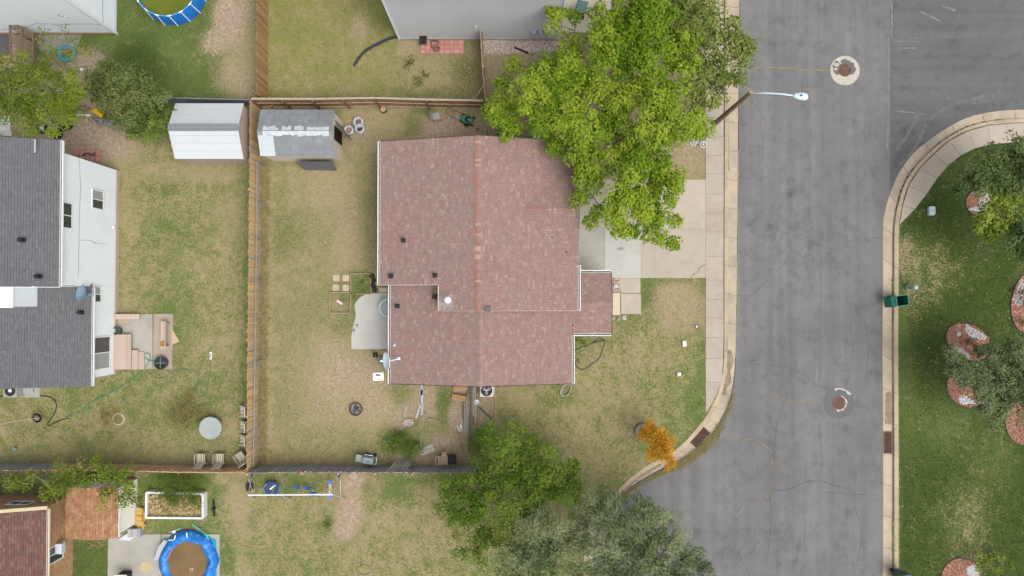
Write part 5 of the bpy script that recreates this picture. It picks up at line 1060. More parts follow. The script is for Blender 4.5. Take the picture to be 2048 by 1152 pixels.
T_('barberry_bush', 'yellow-green shrub behind the bark bed near the dark bin', (1975, 1128), [(1960, 1115, 12, .9), (1980, 1125, 16, .9), (2000, 1110, 12, .9), (1990, 1140, 16, .8), (2015, 1125, 14, .9), (1950, 1135, 10, .8)], BRIGHT, leaf=.12, dens=70, spray=24, srad=.22, zc=.9, zvar=.1, trunk_r=.03, cat='bush', trunk_h=.2)
T_('bed_shrub', 'small dark juniper growing in the oval bark bed', (1938, 685), [(1938, 682, 15, .4), (1948, 690, 10, .4)], DARK, leaf=.11, aspect=.3, dens=120, spray=24, srad=.2, zc=.4, zvar=.05, trunk_r=.02, cat='bush', trunk_h=.1)
T_('bed_shrub', 'small dark shrub in the bark bed near the lawn edge walk', (2042, 590), [(2042, 585, 14, .45), (2050, 600, 16, .4), (2045, 640, 12, .4)], DARK, leaf=.11, aspect=.35, dens=110, spray=24, srad=.2, zc=.4, zvar=.05, trunk_r=.02, cat='bush', trunk_h=.1)
T_('orange_tree', 'slender orange autumn tree growing from a tyre planter', (1284, 862), [(1300, 862, 18, 2.2), (1312, 875, 20, 2.6), (1320, 892, 20, 3), (1334, 885, 15, 3), (1322, 870, 12, 2.8), (1330, 908, 16, 3.3), (1340, 920, 12, 3.4), (1303, 905, 9, 2.6), (1298, 920, 6, 2.6), (1284, 872, 6, 1.8), (1336, 932, 6, 3.3), (1300, 850, 8, 2.4)],
   ORANGE, leaf=.13, aspect=.30, dens=260, spray=40, srad=.28, bark=BARK, zc=2.6, zvar=.2, trunk_r=.04, trunk_h=1.1)
T_('willow_shrub', 'low yellow-green shrub on the lawn beside the round glass table', (372, 832), [(365, 815, 24, .6), (390, 825, 20, .55), (345, 825, 20, .55), (375, 845, 22, .5), (350, 845, 14, .4), (400, 842, 10, .4), (380, 800, 14, .5)], leaf_mat('yellowgreen_leaf', (.12, .12, .025), (.19, .18, .035), (.27, .25, .06)), leaf=.15, aspect=.18, dens=80, spray=22, srad=.34, zc=.5, zvar=.1, trunk_r=.03, cat='bush', trunk_h=.15)
T_('spirea_bush', 'small rusty olive bush beside the pale stone ring', (222, 832), [(218, 825, 12, .4), (228, 838, 12, .4), (208, 850, 12, .3), (232, 822, 8, .4), (205, 835, 8, .3)], leaf_mat('rusty_leaf', (.13, .11, .03), (.20, .16, .045), (.30, .19, .06)), leaf=.12, aspect=.25, dens=90, spray=18, srad=.26, zc=.4, zvar=.1, trunk_r=.02, cat='bush', trunk_h=.12)
T_('weed_clump', 'tall green weed clump beside the leaning pallet', (800, 890), [(800, 885, 24, .45), (825, 890, 20, .4), (780, 892, 16, .35), (812, 905, 16, .35), (838, 900, 12, .3), (795, 868, 14, .35)], GRNT, leaf=.24, aspect=.10, dens=110, spray=26, srad=.34, zc=.4, zvar=.1, trunk_r=.015, cat='weeds', trunk_h=.1, twigs=.3, tilt=(.3, .5))
T_('juniper_bush', 'dark green feathery juniper beside the lumber pile', (965, 885), [(958, 870, 16, 1.2), (975, 865, 18, 1.3), (950, 890, 14, 1.1), (965, 895, 20, 1.4), (958, 912, 16, 1.2), (980, 885, 14, 1.4)], APPLE, leaf=.20, aspect=.12, dens=120, spray=28, srad=.32, zc=1.2, zvar=.1, trunk_r=.06, cat='bush', trunk_h=.4, outward=1.4)
T_('weed_clump', 'long green weeds growing over the white planter bed', (345, 975), [(345, 965, 24, .6), (375, 970, 24, .55), (320, 965, 16, .5), (400, 965, 14, .5), (360, 985, 24, .65), (385, 995, 20, .6), (345, 1000, 18, .6), (395, 1010, 10, .5), (330, 985, 12, .5)], GRNT, leaf=.26, aspect=.09, dens=120, spray=28, srad=.36, zc=.55, zvar=.1, trunk_r=.015, cat='weeds', trunk_h=.1, twigs=.3, tilt=(.3, .5))
for (x, y, r, lab) in [(845, 158, 14, 'broad-leaved weed patch on the dry lawn near the brick pad'), (818, 128, 10, 'small broad-leaved weed on the lawn below the black drain pipe')]:
    T_('weed_patch', lab, (x, y), [(x, y, r, .12), (x + 6, y - r * .7, r * .6, .1), (x - r * .6, y + 5, r * .6, .1)], leaf_mat('weed_dull', (.05, .07, .02), (.09, .11, .035), (.16, .17, .06)), leaf=.14, aspect=.5, dens=40, spray=8, srad=.24, zc=.12, zvar=.02, trunk_r=.01, cat='weeds', trunk_h=.05, twigs=0)
T_('porch_shrub', 'small yellow-green shrub in the corner below the porch gutter', (1160, 680), [(1158, 680, 10, .5), (1168, 684, 8, .4)], LOCU, leaf=.10, aspect=.5, dens=120, spray=22, srad=.2, zc=.45, zvar=.05, trunk_r=.02, cat='bush', trunk_h=.12)
T_('bed_weeds', 'green weeds spilling over the edged garden bed by the patio', (722, 585), [(718, 575, 12, .25), (735, 580, 9, .2), (710, 592, 8, .2), (728, 560, 8, .2), (690, 600, 8, .15)], GRNT, leaf=.12, aspect=.3, dens=70, spray=14, srad=.22, zc=.2, zvar=.03, trunk_r=.01, cat='weeds', trunk_h=.08, twigs=.2)
T_('lawn_bush', 'low green clump on the dry lawn below the swing frame', (655, 1048), [(655, 1046, 9, .2), (660, 1056, 7, .15)], GRNT, leaf=.14, aspect=.2, dens=110, spray=18, srad=.22, zc=.2, zvar=.02, trunk_r=.01, cat='weeds', trunk_h=.08, twigs=.2)
T_('corner_shrub', 'low green shrub by the maple under the red roof corner', (1010, 262), [(995, 262, 14, .6), (1015, 268, 12, .5), (1030, 262, 10, .5)], APPLE, leaf=.12, dens=90, spray=20, srad=.24, zc=.55, zvar=.05, trunk_r=.02, cat='bush', trunk_h=.15)
def weed_strip():
    """ragged weeds along the broken gutter edge of the street corner"""
    t = thing('gutter_weeds', 'ragged dry weeds along the asphalt edge of the curved kerb', 'weeds', P(1340, 935, ZR)); C, D, T = [], [], []
    path = resample(smooth_path([(1463, 790), (1453, 826), (1424, 874), (1390, 905), (1357, 927), (1324, 943), (1275, 972), (1240, 996)], 6), 160)
    for i, (x, y) in enumerate(path):
        f = max(.12, math.sin(math.pi * min(1, i / 159 * 1.2)) if i > 30 else .12)
        for k in range(int(2 + 10 * f)):
            p = P(x + random.gauss(1.5, 5 * f), y + random.gauss(3 * f, 4.5 * f), ZR + .06); n = 7; C.append(np.array(p) + RNG.normal(0, 1, (n, 3)) * [.09, .09, .03]); D.append(RNG.normal(0, 1, (n, 2))); T.append(np.full(n, random.uniform(.1, .9)))
    leaf_mesh('blade', np.vstack(C), np.vstack(D), .13, .12, (.3, .4), np.concatenate(T), leaf_mat('gutter_weed_leaf', (.15, .17, .05), (.28, .25, .10), (.42, .35, .18)), t)
weed_strip()
def fence_straw():
    t = thing('fence_grass', 'tall dry straw grass along the chain-link fence', 'grass', P(531, 600)); C, D, T = [], [], []
    for i in range(1500):
        y = random.uniform(325, 925); x = 529 - (y - 325) * .011 + abs(random.gauss(0, 5)); p = P(x, y, .08); n = 6; C.append(np.array(p) + RNG.normal(0, 1, (n, 3)) * [.07, .07, .04]); D.append(RNG.normal(0, 1, (n, 2))); T.append(np.full(n, random.uniform(.05, .95)))
    leaf_mesh('blade', np.vstack(C), np.vstack(D), .17, .10, (.4, .4), np.concatenate(T), leaf_mat('straw_blade', (.20, .17, .07), (.36, .28, .13), (.48, .38, .19)), t)
fence_straw()
print('leaves', NLEAF)
# ------------------------------------------------------------------ fences
W_TAN = mat('fence_tan', (.36, .24, .12), .85, .12, 6, stretch=(1, 1, .3), ramp=[(0, (.44, .30, .165)), (.35, (.58, .39, .19)), (.6, (.50, .36, .205)), (.8, (.36, .30, .23)), (1, (.54, .35, .16))])
W_BRN = mat('fence_brown', (.24, .135, .065), .85, .12, 6, stretch=(1, 1, .3), ramp=[(0, (.26, .14, .06)), (.5, (.34, .19, .08)), (.8, (.21, .115, .055)), (1, (.30, .165, .07))])
W_GRY = mat('fence_grey', (.14, .145, .15), .9, .12, 6, stretch=(1, 1, .3), ramp=[(0, (.23, .235, .245)), (.5, (.28, .285, .295)), (.85, (.245, .25, .26)), (1, (.33, .325, .315))])
W_BRN2 = mat('fence_golden', (.30, .19, .09), .85, .12, 6, stretch=(1, 1, .3), ramp=[(0, (.29, .18, .085)), (.5, (.38, .25, .12)), (.8, (.24, .15, .08)), (1, (.33, .21, .10))])
W_RST = mat('fence_russet', (.30, .18, .11), .85, .12, 6, stretch=(1, 1, .3), ramp=[(0, (.46, .29, .18)), (.5, (.52, .33, .21)), (1, (.43, .26, .165))])
W_PALE = mat('rail_weathered', (.34, .30, .24), .9, .12, 6); W_POST = mat('post_brown', (.20, .12, .07), .9, .15, 8)
def board_mesh(m, bw, h, th=.02):
    mb = MB(); e = bw * .22
    f = [(-bw / 2, 0), (bw / 2, 0), (bw / 2, h - e), (bw / 2 - e, h), (-bw / 2 + e, h), (-bw / 2, h - e)]
    mb.add([(x, -th / 2, z) for x, z in f] + [(x, th / 2, z) for x, z in f], [(0, 1, 2, 3, 4, 5), (11, 10, 9, 8, 7, 6)] + [(i, i + 6, (i + 1) % 6 + 6, (i + 1) % 6) for i in range(6)])
    me = bpy.data.meshes.new('board'); me.from_pydata(mb.v, [], mb.f); me.materials.append(m); return me
def fence(label, pts, h, m, rail_side, group, rail_m=W_PALE, bw=.14, gap=.006, post_m=W_POST, cap=False, wob=.012, rails=(.25, .95, 1.6), hv=.02):
    w_ = [P(*p) for p in pts]; t = thing('wooden_fence', label, 'fence', w_[len(w_) // 2], group); me = board_mesh(m, bw, h); k = 0
    for a, b in zip(w_[:-1], w_[1:]):
        D = b - a; L_ = D.length; D.normalize(); ang = math.atan2(D.y, D.x); N = Vector((-D.y, D.x, 0)) * rail_side; n = max(1, int(L_ / (bw + gap)))
        for i in range(n):
            p = a + D * ((i + .5) * L_ / n) + N * random.gauss(0, .003)
            inst(me, 'board', t, p, (random.gauss(0, wob), random.gauss(0, wob * .6), ang + random.gauss(0, .02)), (1, 1, 1 + random.gauss(0, hv)))
        for z in rails:
            mb = MB(); mb.bar(a + N * .035 + Vector((0, 0, z)), b + N * .035 + Vector((0, 0, z)), .045, .09); mb.build('rail', rail_m, t)
        if cap: mb = MB(); mb.bar(a + N * .02 + Vector((0, 0, h + .03)), b + N * .02 + Vector((0, 0, h + .03)), .12, .035); mb.build('top_rail', rail_m, t)
        np_ = max(1, round(L_ / 2.5))
        for i in range(np_ + (1 if b == w_[-1] else 0)):
            mb = MB(); p = a + D * (i * L_ / np_) + N * .11; mb.box(p + Vector((0, 0, h * .48)), (.10, .10, h * .98), ang); mb.build('post', post_m, t)
    return t
GF = 'wooden board fences between the yards'
fence('long tan board fence running between the two sheds and back yards', [(521.5, 214), (520, 400), (518, 600), (516, 800), (515, 931)], 1.85, W_TAN, -1, GF, hv=.025)
fence('tall brown board fence between the blue pool yard and the north lawn', [(537, -60), (536, 60), (535.5, 205)], 2.0, W_BRN2, -1, GF)
fence('brown board fence with pale rails behind the two log stumps', [(524, 213.5), (640, 214), (760, 212), (860, 215), (968, 217)], 1.85, W_BRN, -1, GF, cap=True, rails=(.12, .95))
fence('weathered grey board fence behind the leaning pallet and grills', [(515, 931.5), (620, 930), (760, 931), (905, 932), (955, 931)], 1.85, W_GRY, -1, GF, rail_m=W_RST, post_m=W_RST, hv=.01)
fence('russet board fence behind the striped patio chairs', [(514, 932), (380, 931), (255, 928), (130, 927)], 1.65, W_RST, 1, GF, rail_m=W_RST, hv=.01)
fence('grey board fence running west past the sapling branches', [(129, 927), (40, 927), (-60, 927)], 1.85, W_GRY, 1, GF, rail_m=W_RST)
fence('short narrow brown fence from the grey house to the brown fence corner', [(962, 82), (966, 150), (971, 215)], 1.7, W_BRN, 1, GF, rail_m=W_PALE, post_m=W_PALE)
mb = MB(); mb.bar(P(945, 205, .2), P(967, 170, 1.4), .09, .05); mb.build('brace_board', W_PALE, label='grey diagonal timber brace at the brown fence corner', cat='brace')
# grey metal fence north of the white shed
STEEL = mat('galvanised_steel', (.23, .24, .26), .6, .1, 8, metal=.2); SLAT = mat('metal_fence_grey', (.20, .24, .25), .6, .08, 4, rand=.06)
t = thing('metal_fence', 'low blue-grey metal panel fence north of the white shed', 'fence', P(425, 208)); a, b = P(338, 206), P(511, 210.5); D = b - a
for i in range(20):
    mb = MB(); mb.bar(a + D * ((i + .03) / 20) + Vector((0, 0, .62)), a + D * ((i + .97) / 20) + Vector((0, 0, .62)), .03, 1.2); mb.build('panel', SLAT, t)
mb = MB(); mb.bar(a + Vector((0, 0, 1.24)), b + Vector((0, 0, 1.24)), .05, .04); mb.build('top_rail', STEEL, t)
# chain-link fence along the long board fence
def chain(label, pts, h):
    w_ = [P(*p) for p in pts]; t = thing('chain_link_fence', label, 'fence', w_[0]); rl = MB(); rl.tube([p + Vector((0, 0, h)) for p in w_], .03, 8); rl.build('top_rail', STEEL, t); wr = MB()
    for a, b in zip(w_[:-1], w_[1:]):
        D = b - a; L_ = D.length; D.normalize(); n = max(1, round(L_ / 3.0))
        for i in range(n + (1 if b == w_[-1] else 0)):
            p = a + D * (i * L_ / n); m2 = MB(); m2.tube([p, p + Vector((0, 0, h + .05))], .035, 8); m2.build('post', STEEL, t)
        k = int(L_ / .16)
        for i in range(k):
            for s in (1, -1):
                p = a + D * (i * .16); q = p + D * (s * h); u = max(0, min(L_, (q - a).dot(D))); f = abs(u - (p - a).dot(D)) / h
                wr.tube([p + Vector((0, 0, .03)), a + D * u + Vector((0, 0, .03 + (h - .03) * f))], .0035, 3, cap=False)
    wr.build('wire_mesh', STEEL, t, kind='stuff'); return t
chain('galvanised chain-link fence along the long tan board fence', [(527, 330), (526, 480), (524, 640), (522, 800), (520, 925)], 1.15)
chain('chain-link fence beside the maple by the north house corner', [(973, 225), (975, 268)], 1.1)
mb = MB(); mb.tube([P(846, 772, 1.0), P(848, 800, 1.0), P(846, 850, 1.0), P(842, 893, 1.0)], .022, 6)
t = thing('pipe_rail', 'thin grey pipe rail running south from the red house', 'rail', P(845, 830)); mb.build('top_pipe', STEEL, t)
for (x, y) in [(846, 772), (846, 830), (842, 893)]:
    m2 = MB(); q = P(x, y, 1.0); m2.tube([(q.x, q.y, 0), q], .025, 6); m2.build('post', STEEL, t)

# ------------------------------------------------------------------ street lamp
t = thing('street_lamp', 'leaning-looking wooden street lamp pole with pale blue arm over the road', 'street lamp', P(1428, 251)); zt = 8.0
pb = P(1430, 247); ptop = P(1503, 184, zt)
mb = MB(); mb.tube([pb - Vector((0, 0, .2)), pb.lerp(ptop, .5), ptop], [.17, .145, .12], 12); mb.build('pole', mat('pole_wood', (.20, .135, .085), .9, .2, 5, col2=(.27, .20, .13), scale2=3, stretch=(1, 1, .15)), t, smooth=False)
LAMP = mat('lamp_pale_blue', (.50, .60, .66), .4, .05, 3)
ah = P(1586, 191, zt + .35); mb = MB(); mb.tube([ptop + Vector((0, 0, -.25)), ptop.lerp(ah, .35) + Vector((0, 0, .02)), ptop.lerp(ah, .7) + Vector((0, 0, .1)), ah], .045, 8); mb.build('arm', LAMP, t, smooth=True)
hd = MB(); d = (P(1616, 194, zt + .35) - ah); L_ = d.length; d.normalize(); s_ = Vector((-d.y, d.x, 0)); vv = []; prof = [(0, .07, .06), (.12, .15, .10), (.45, .20, .13), (.75, .21, .13), (.93, .17, .09), (1.0, .08, .04)]
for f, w_, h_ in prof:
    for j in range(12):
        a = 2 * math.pi * j / 12; vv.append(ah + d * (f * L_) + s_ * (math.cos(a) * w_) + Vector((0, 0, math.sin(a) * h_ * (1 if math.sin(a) > 0 else .7))))
hd.add(vv, [(i * 12 + j, i * 12 + (j + 1) % 12, (i + 1) * 12 + (j + 1) % 12, (i + 1) * 12 + j) for i in range(5) for j in range(12)] + [tuple(range(11, -1, -1)), tuple(range(60, 72))]); lh_ = hd.build('lamp_head', LAMP, t, smooth=True)
mb = MB(); mb.lathe([(.05, 0), (.05, .07), (.03, .09)], ah + d * (.48 * L_) + Vector((0, 0, .12)), 10); mb.build('photocell', mat('photocell_dark', (.05, .08, .13), .4), lh_)

# ------------------------------------------------------------------ wheelie bins
BINM = mat('bin_green', (.010, .125, .085), .45, .10, 4, spec=.5); BIND = mat('bin_dark_green', (.03, .075, .065), .5, .1, 4, spec=.5); BINI = mat('bin_inside', (.012, .085, .06), .6, .15, 5)
def bin_(label, at, rz, body_m, lid_m, lid_open, s=1.0, inside=BINI):
    t = thing('wheelie_bin', label, 'bin', at, 'wheelie bins'); X = frame3(at, rz, s); h = 1.02
    def ringp(w_, d, z, o=0): return [(-w_ / 2 + .05, -d / 2, z), (w_ / 2 - .05, -d / 2, z), (w_ / 2, -d / 2 + .05, z), (w_ / 2, d / 2 - .05, z), (w_ / 2 - .05, d / 2, z), (-w_ / 2 + .05, d / 2, z), (-w_ / 2, d / 2 - .05, z), (-w_ / 2, -d / 2 + .05, z)]
    mb = MB(); mb.xf = X; R_ = [ringp(.48, .54, .05), ringp(.62, .70, h - .06), ringp(.68, .78, h - .06), ringp(.68, .78, h), ringp(.60, .69, h), ringp(.46, .50, .12)]
    vv = sum(R_, []); mb.add(vv, [(i * 8 + j, i * 8 + (j + 1) % 8, (i + 1) * 8 + (j + 1) % 8, (i + 1) * 8 + j) for i in range(5) for j in range(8)] + [tuple(range(7, -1, -1)), tuple(range(40, 48))]); mb.build('tub', body_m, t)
    mb = MB(); mb.xf = X
    if lid_open:   # lid swung back behind the hinge and hanging down
        mb.add([(-.34, .44, h), (.34, .44, h), (.33, .62, h - .12), (-.33, .62, h - .12), (-.32, .80, h - .62), (.32, .80, h - .62), (-.34, .40, h - .06), (.34, .40, h - .06), (.33, .58, h - .18), (-.33, .58, h - .18), (-.32, .76, h - .66), (.32, .76, h - .66)], [(0, 1, 2, 3), (3, 2, 5, 4), (6, 9, 8, 7), (9, 10, 11, 8), (0, 6, 7, 1), (4, 5, 11, 10), (0, 3, 9, 6), (3, 4, 10, 9), (1, 7, 8, 2), (2, 8, 11, 5)])
    else:
        mb.add([(-.36, -.42, h + .01), (.36, -.42, h + .01), (.36, .42, h + .01), (-.36, .42, h + .01), (-.28, -.33, h + .10), (.28, -.33, h + .10), (.28, .36, h + .12), (-.28, .36, h + .12)], [(4, 5, 6, 7), (0, 1, 5, 4), (1, 2, 6, 5), (2, 3, 7, 6), (3, 0, 4, 7), (3, 2, 1, 0)])
    mb.build('lid', lid_m, t)
    mb = MB(); mb.xf = X; mb.tube([(-.22, .46, h - .08), (.22, .46, h - .08)], .02, 6); mb.build('handle', lid_m, t)
    for s_ in (-1, 1):
        mb = MB(); mb.xf = X; mb.lathe([(.03, -.03), (.13, -.03), (.13, .03), (.03, .03)], (s_ * .30, .27, .13), 14, R=Matrix.Rotation(math.pi / 2, 3, 'Y')); mb.build('wheel', BLACK, t)
    if lid_open:
        mb = MB(); mb.xf = X; mb.box((.02, .12, .16), (.3, .22, .1), .4); mb.build('rubbish', mat('rubbish_tan', (.28, .2, .12), .9), t)
    return t
bin_('open green wheelie bin standing on the kerb with its lid hanging', P(1786.5, 601, ZR + .13), math.radians(98), BINM, BINM, True, 1.05)
bin_('dark green wheelie bin at the south end of the kerb beside the kept lawn', P(1791, 1146, .02), math.radians(98), BIND, BIND, False, 1.05)
bin_('dusty green wheelie bin beside the grey house under the maple', P(1160, 27), math.radians(165), mat('bin_black_body', (.02, .022, .022), .6), mat('bin_dusty_lid', (.085, .16, .15), .6, .12, 4), False, 1.0)

# ------------------------------------------------------------------ utility boxes in the kept lawn
PED = mat('pedestal_green', (.36, .47, .40), .5, .06, 4)
t = thing('utility_pedestal', 'pale green cable pedestal post standing on the kept lawn', 'pedestal', P(1815, 574)); a = P(1816, 575)
mb = MB(); mb.lathe([(.16, 0), (.16, .75), (.15, .9), (.10, .97), (0, .99)], a, 18); mb.build('post', PED, t, smooth=True); mb = MB(); mb.lathe([(.19, 0), (.19, .16), (.165, .18)], a, 18); mb.build('base', PED, t)
t = thing('utility_box', 'low pale green ground box on the kept lawn near the curved sidewalk', 'utility box', P(1861, 422)); a = P(1861, 422)
mb = MB(); vv = []
n = 24
for (k, z) in ((1, 0), (1, .14), (.93, .2), (.8, .22)):
    for j in range(n):
        an = 2 * math.pi * j / n; x = (abs(math.cos(an)) ** .6) * math.copysign(1, math.cos(an)); y = (abs(math.sin(an)) ** .6) * math.copysign(1, math.sin(an)); vv.append(a + Vector((x * .22 * k * (1 + .12 * abs(y)), y * .31 * k, z)))
mb.add(vv, [(i * n + j, i * n + (j + 1) % n, (i + 1) * n + (j + 1) % n, (i + 1) * n + j) for i in range(3) for j in range(n)] + [tuple(range(3 * n, 4 * n))]); mb.build('cover', mat('box_pale', (.45, .55, .52), .5, .08, 4), t); mb = MB(); mb.box(a + Vector((0, 0, .222)), (.22, .07, .012)); mb.build('latch', PED, t)

# ------------------------------------------------------------------ bark beds
BARKM = mat('bark_mulch', (.30, .14, .10), .95, .3, 18, island=.22, ramp=[(0, (.27, .13, .09)), (.4, (.32, .17, .125)), (.7, (.23, .105, .078)), (.9, (.34, .22, .17))]); WGRAV = mat('white_gravel', (.50, .51, .53), .8, .12, 10, island=.15)
EDGE = mat('bed_edge', (.05, .045, .04), .9)
def chips(poly, n, size, z, m, par, nm):
    w_ = polyw(poly); xs = [p.x for p in w_]; ys = [p.y for p in w_]; x = RNG.uniform(min(xs), max(xs), n); y = RNG.uniform(min(ys), max(ys), n); k = in_poly(x, y, [(p.x, p.y) for p in w_]); mb = MB()
    for a, b in zip(x[k], y[k]):
        s = size * random.uniform(.5, 1.4); R = Matrix.Rotation(random.uniform(0, 6.3), 3, 'Z') @ Matrix.Rotation(random.uniform(-.5, .5), 3, 'X'); c = Vector((a, b, z + random.uniform(0, size * .4)))
        vv = [c + R @ Vector(q) * s for q in ((-1, -.6, 0), (.9, -.7, 0), (1, .5, 0), (-.7, .7, 0), (.1, 0, .6))]; mb.add(vv, [(0, 1, 4), (1, 2, 4), (2, 3, 4), (3, 0, 4)])
    return mb.build(nm, m, par, kind='stuff')
bl = ['small round bark bed inside the curved sidewalk lawn', 'oval red bark bed with white gravel patches and a juniper', 'bark bed half hidden below the dense dark tree', 'long bark bed with a white gravel corner at the lawn edge', 'round bark bed south of the dense dark tree', 'bark bed beside the yellow-green shrub']
wp = [[(12, 0, 16, -20), (-5, 20, 20, 12)], [(15, -22, 24, 16), (-22, 26, 26, 14)], [(-10, -26, 22, 14), (5, 30, 24, 12)], [(-22, -20, 18, 26)], [(20, 20, 14, 14)], [(24, -16, 14, 12), (-5, 20, 10, 10)]]
for bd, lb, wps in zip(BEDS, bl, wp):
    t = thing('bark_bed', lb, 'flower bed', P(bd[0], bd[1])); mb = MB(); ring = ell(*bd); mb.prism(polyw(ring), -.02, .02); mb.build('soil', BARKM, t); mb = MB(); mb.tube([P(x, y, .02) for x, y in ring + ring[:1]], .03, 5, cap=False); mb.build('edging', EDGE, t)
    chips(ring, int(bd[2] * bd[3] * 1.1), .05, .02, BARKM, t, 'bark_chip')
    for (dx, dy, rx, ry) in wps:
        pl_ = [p for p in ell(bd[0] + dx, bd[1] + dy, rx, abs(ry), bd[4])]; r = in_poly(np.array([p[0] for p in pl_]), np.array([p[1] for p in pl_]), ell(*bd, k=.99)); pl_ = [p if q else None for p, q in zip(pl_, r)]; pl_ = [p for p in pl_ if p]
        if len(pl_) > 3: mb = MB(); mb.prism(polyw(pl_), .0, .03); mb.build('gravel_bed', WGRAV, t); chips(pl_, 500, .045, .03, WGRAV, t, 'gravel')
mb = MB(); mb.lathe([(.16, 0), (.15, .05), (.05, .07), (0, .07)], P(1917, 668, .02), 9, jit=.02); mb.build('stepping_stone', CONC_W, label='small pale stone on the oval bark bed', cat='stone')

# ------------------------------------------------------------------ pools
PBLUE = mat('pool_blue', (.008, .135, .46), .45, .12, 3, spec=.5); PWHT = mat('pool_pole_white', (.75, .77, .78), .4)
def water(name, c1, c2, rough=.06):
    m = mat(name, c1, rough, .15, .8, col2=c2, mix2=.5, scale2=.4, spec=.5, bump=.02, bscale=3); return m
t = thing('round_pool', 'round blue frame pool with white poles and green water', 'pool', P(348, -18)); pc, zr = P(348, -14), 1.15
Rp = (P(348, 52, 0) - P(348, -14, 0)).length; n = 16
def pcirc(r, z, k, n_=16): a = 2 * math.pi * (k + .35) / n_; return pc + Vector((math.cos(a) * r, math.sin(a) * r, z))
for k in range(n):
    mb = MB(); q = [pcirc(Rp, .02, k), pcirc(Rp, .02, k + 1), pcirc(Rp * .93, zr, k + 1), pcirc(Rp * .93, zr, k)]; bul = ((q[0] + q[1] + q[2] + q[3]) / 4); bul += (bul - pc).normalized() * .07; bul.z = zr * .45
    mb.add(q + [bul] + [pcirc(Rp * .90, zr, k), pcirc(Rp * .90, zr, k + 1), pcirc(Rp * .90, .3, k), pcirc(Rp * .90, .3, k + 1)], [(0, 1, 4), (1, 2, 4), (2, 3, 4), (3, 0, 4), (3, 2, 6, 5), (5, 6, 8, 7)]); mb.build('wall_panel', PBLUE, t)
    mb = MB(); mb.tube([pcirc(Rp * 1.01, 0.02, k), pcirc(Rp * .935, zr + .01, k)], .028, 6); mb.build('leg_pole', PWHT, t)
    mb = MB(); a, b = pcirc(Rp * .92, zr + .02, k - .18), pcirc(Rp * .92, zr + .02, k + .18); mb.tube([a, b], .035, 6); mb.build('rim_joint', PWHT, t)
    mb = MB(); mb.tube([pcirc(Rp * .92, zr + .01, k + .18), pcirc(Rp * .92, zr + .01, k + .82)], .03, 6); mb.build('rim_pole', mat('pool_rim_blue', (.10, .35, .52), .4), t)
mb = MB(); mb.lathe([(Rp * .90, 0), (0.001, .0)], pc + Vector((0, 0, .93)), 32); mb.build('water', water('pool_green_water', (.075, .11, .004), (.10, .12, .010), .25), t)
t = thing('inflatable_pool', 'sagging blue inflatable pool with brown water on the patio', 'pool', P(376, 1130)); pc2 = P(379, 1122)
Ro = (P(379, 1072) - P(379, 1122)).length * 1.12
mb = MB(); nseg, pr = 44, [(1.06, .02), (1.06, .16), (.99, .34), (.92, .42), (.86, .52), (.80, .40), (.74, .38), (.68, .2)]; vv = []
wob = [random.gauss(0, .035) for _ in range(nseg)]
for i in range(nseg):
    a = 2 * math.pi * i / nseg; wv = (wob[i] + wob[i - 1]) / 2 + .02 * math.sin(9 * a)
    for j, (r, z) in enumerate(pr): vv.append(pc2 + Vector((math.cos(a) * Ro * (r + wv), math.sin(a) * Ro * (r + wv) * 1.06, z * (1 + wob[i] * 3) + random.gauss(0, .03))) + Vector((random.gauss(0, .03), random.gauss(0, .03), 0)))
mb.add(vv, [(i * 8 + j, ((i + 1) % nseg) * 8 + j, ((i + 1) % nseg) * 8 + j + 1, i * 8 + j + 1) for i in range(nseg) for j in range(7)]); mb.build('wall', mat('pool_blue_vinyl', (.010, .15, .48), .4, .25, 3.5, spec=.4, col2=(.17, .40, .66), mix2=.34, scale2=4.5), t, smooth=True)
mb = MB(); mb.lathe([(Ro * .75, 0), (0.001, 0)], pc2 + Vector((0, 0, .26)), 32, 1, 1.06); mb.build('water', water('pool_brown_water', (.14, .085, .03), (.17, .11, .045), .25), t)
for (x, y, l, an) in [(350, 1075, .32, 1.3), (374, 1070, .34, 1.65), (342, 1080, .35, .0)]:
    mb = MB(); c = P(x, y, .54); d = Vector((math.cos(an), math.sin(an), 0)) * l; mb.tube([c - d / 2, c + d / 2 + Vector((0, 0, .04))], .03, 6); mb.build('white_pole', PWHT, t)
mb = MB(); mb.tube(smooth_path([P(336, 1115, .42), P(341, 1105, .5), P(344, 1096, .5)], 4), .03, 6); mb.build('red_strip', mat('pink_red', (.55, .16, .18), .5), t)
mb = MB(); mb.prism([P(x, y) for x, y in [(418, 1072), (433, 1080), (434, 1170), (424, 1170), (420, 1100)]], .03, .10); mb.build('liner_flap', mat('liner_teal', (.02, .24, .42), .4, .2, 3), t)
mb = MB(); mb.tube([P(428, 1102, .13), P(428, 1140, .13)], .022, 6); mb.build('edge_pole', PWHT, t)
mb = MB(); mb.prism([P(x, y) for x, y in [(314, 1116), (322, 1090), (334, 1076), (340, 1078), (330, 1096), (322, 1116)]], .20, .40); mb.build('liner_fold', mat('liner_grey', (.38, .40, .40), .6, .15, 5), t)
mb = MB(); mb.ring(P(383, 1139, .275), .09, .012, 16, 5); mb.build('pool_ring', PWHT, t)
mb = MB(); mb.tube(smooth_path([P(385, 1049, .08), P(398, 1058, .2), P(410, 1068, .5), P(418, 1079, .55)], 5), .035, 8); mb.build('pool_noodle', mat('noodle_cyan', (.08, .55, .50), .6), label='turquoise foam pool noodle leaning on the inflatable pool', cat='pool noodle')
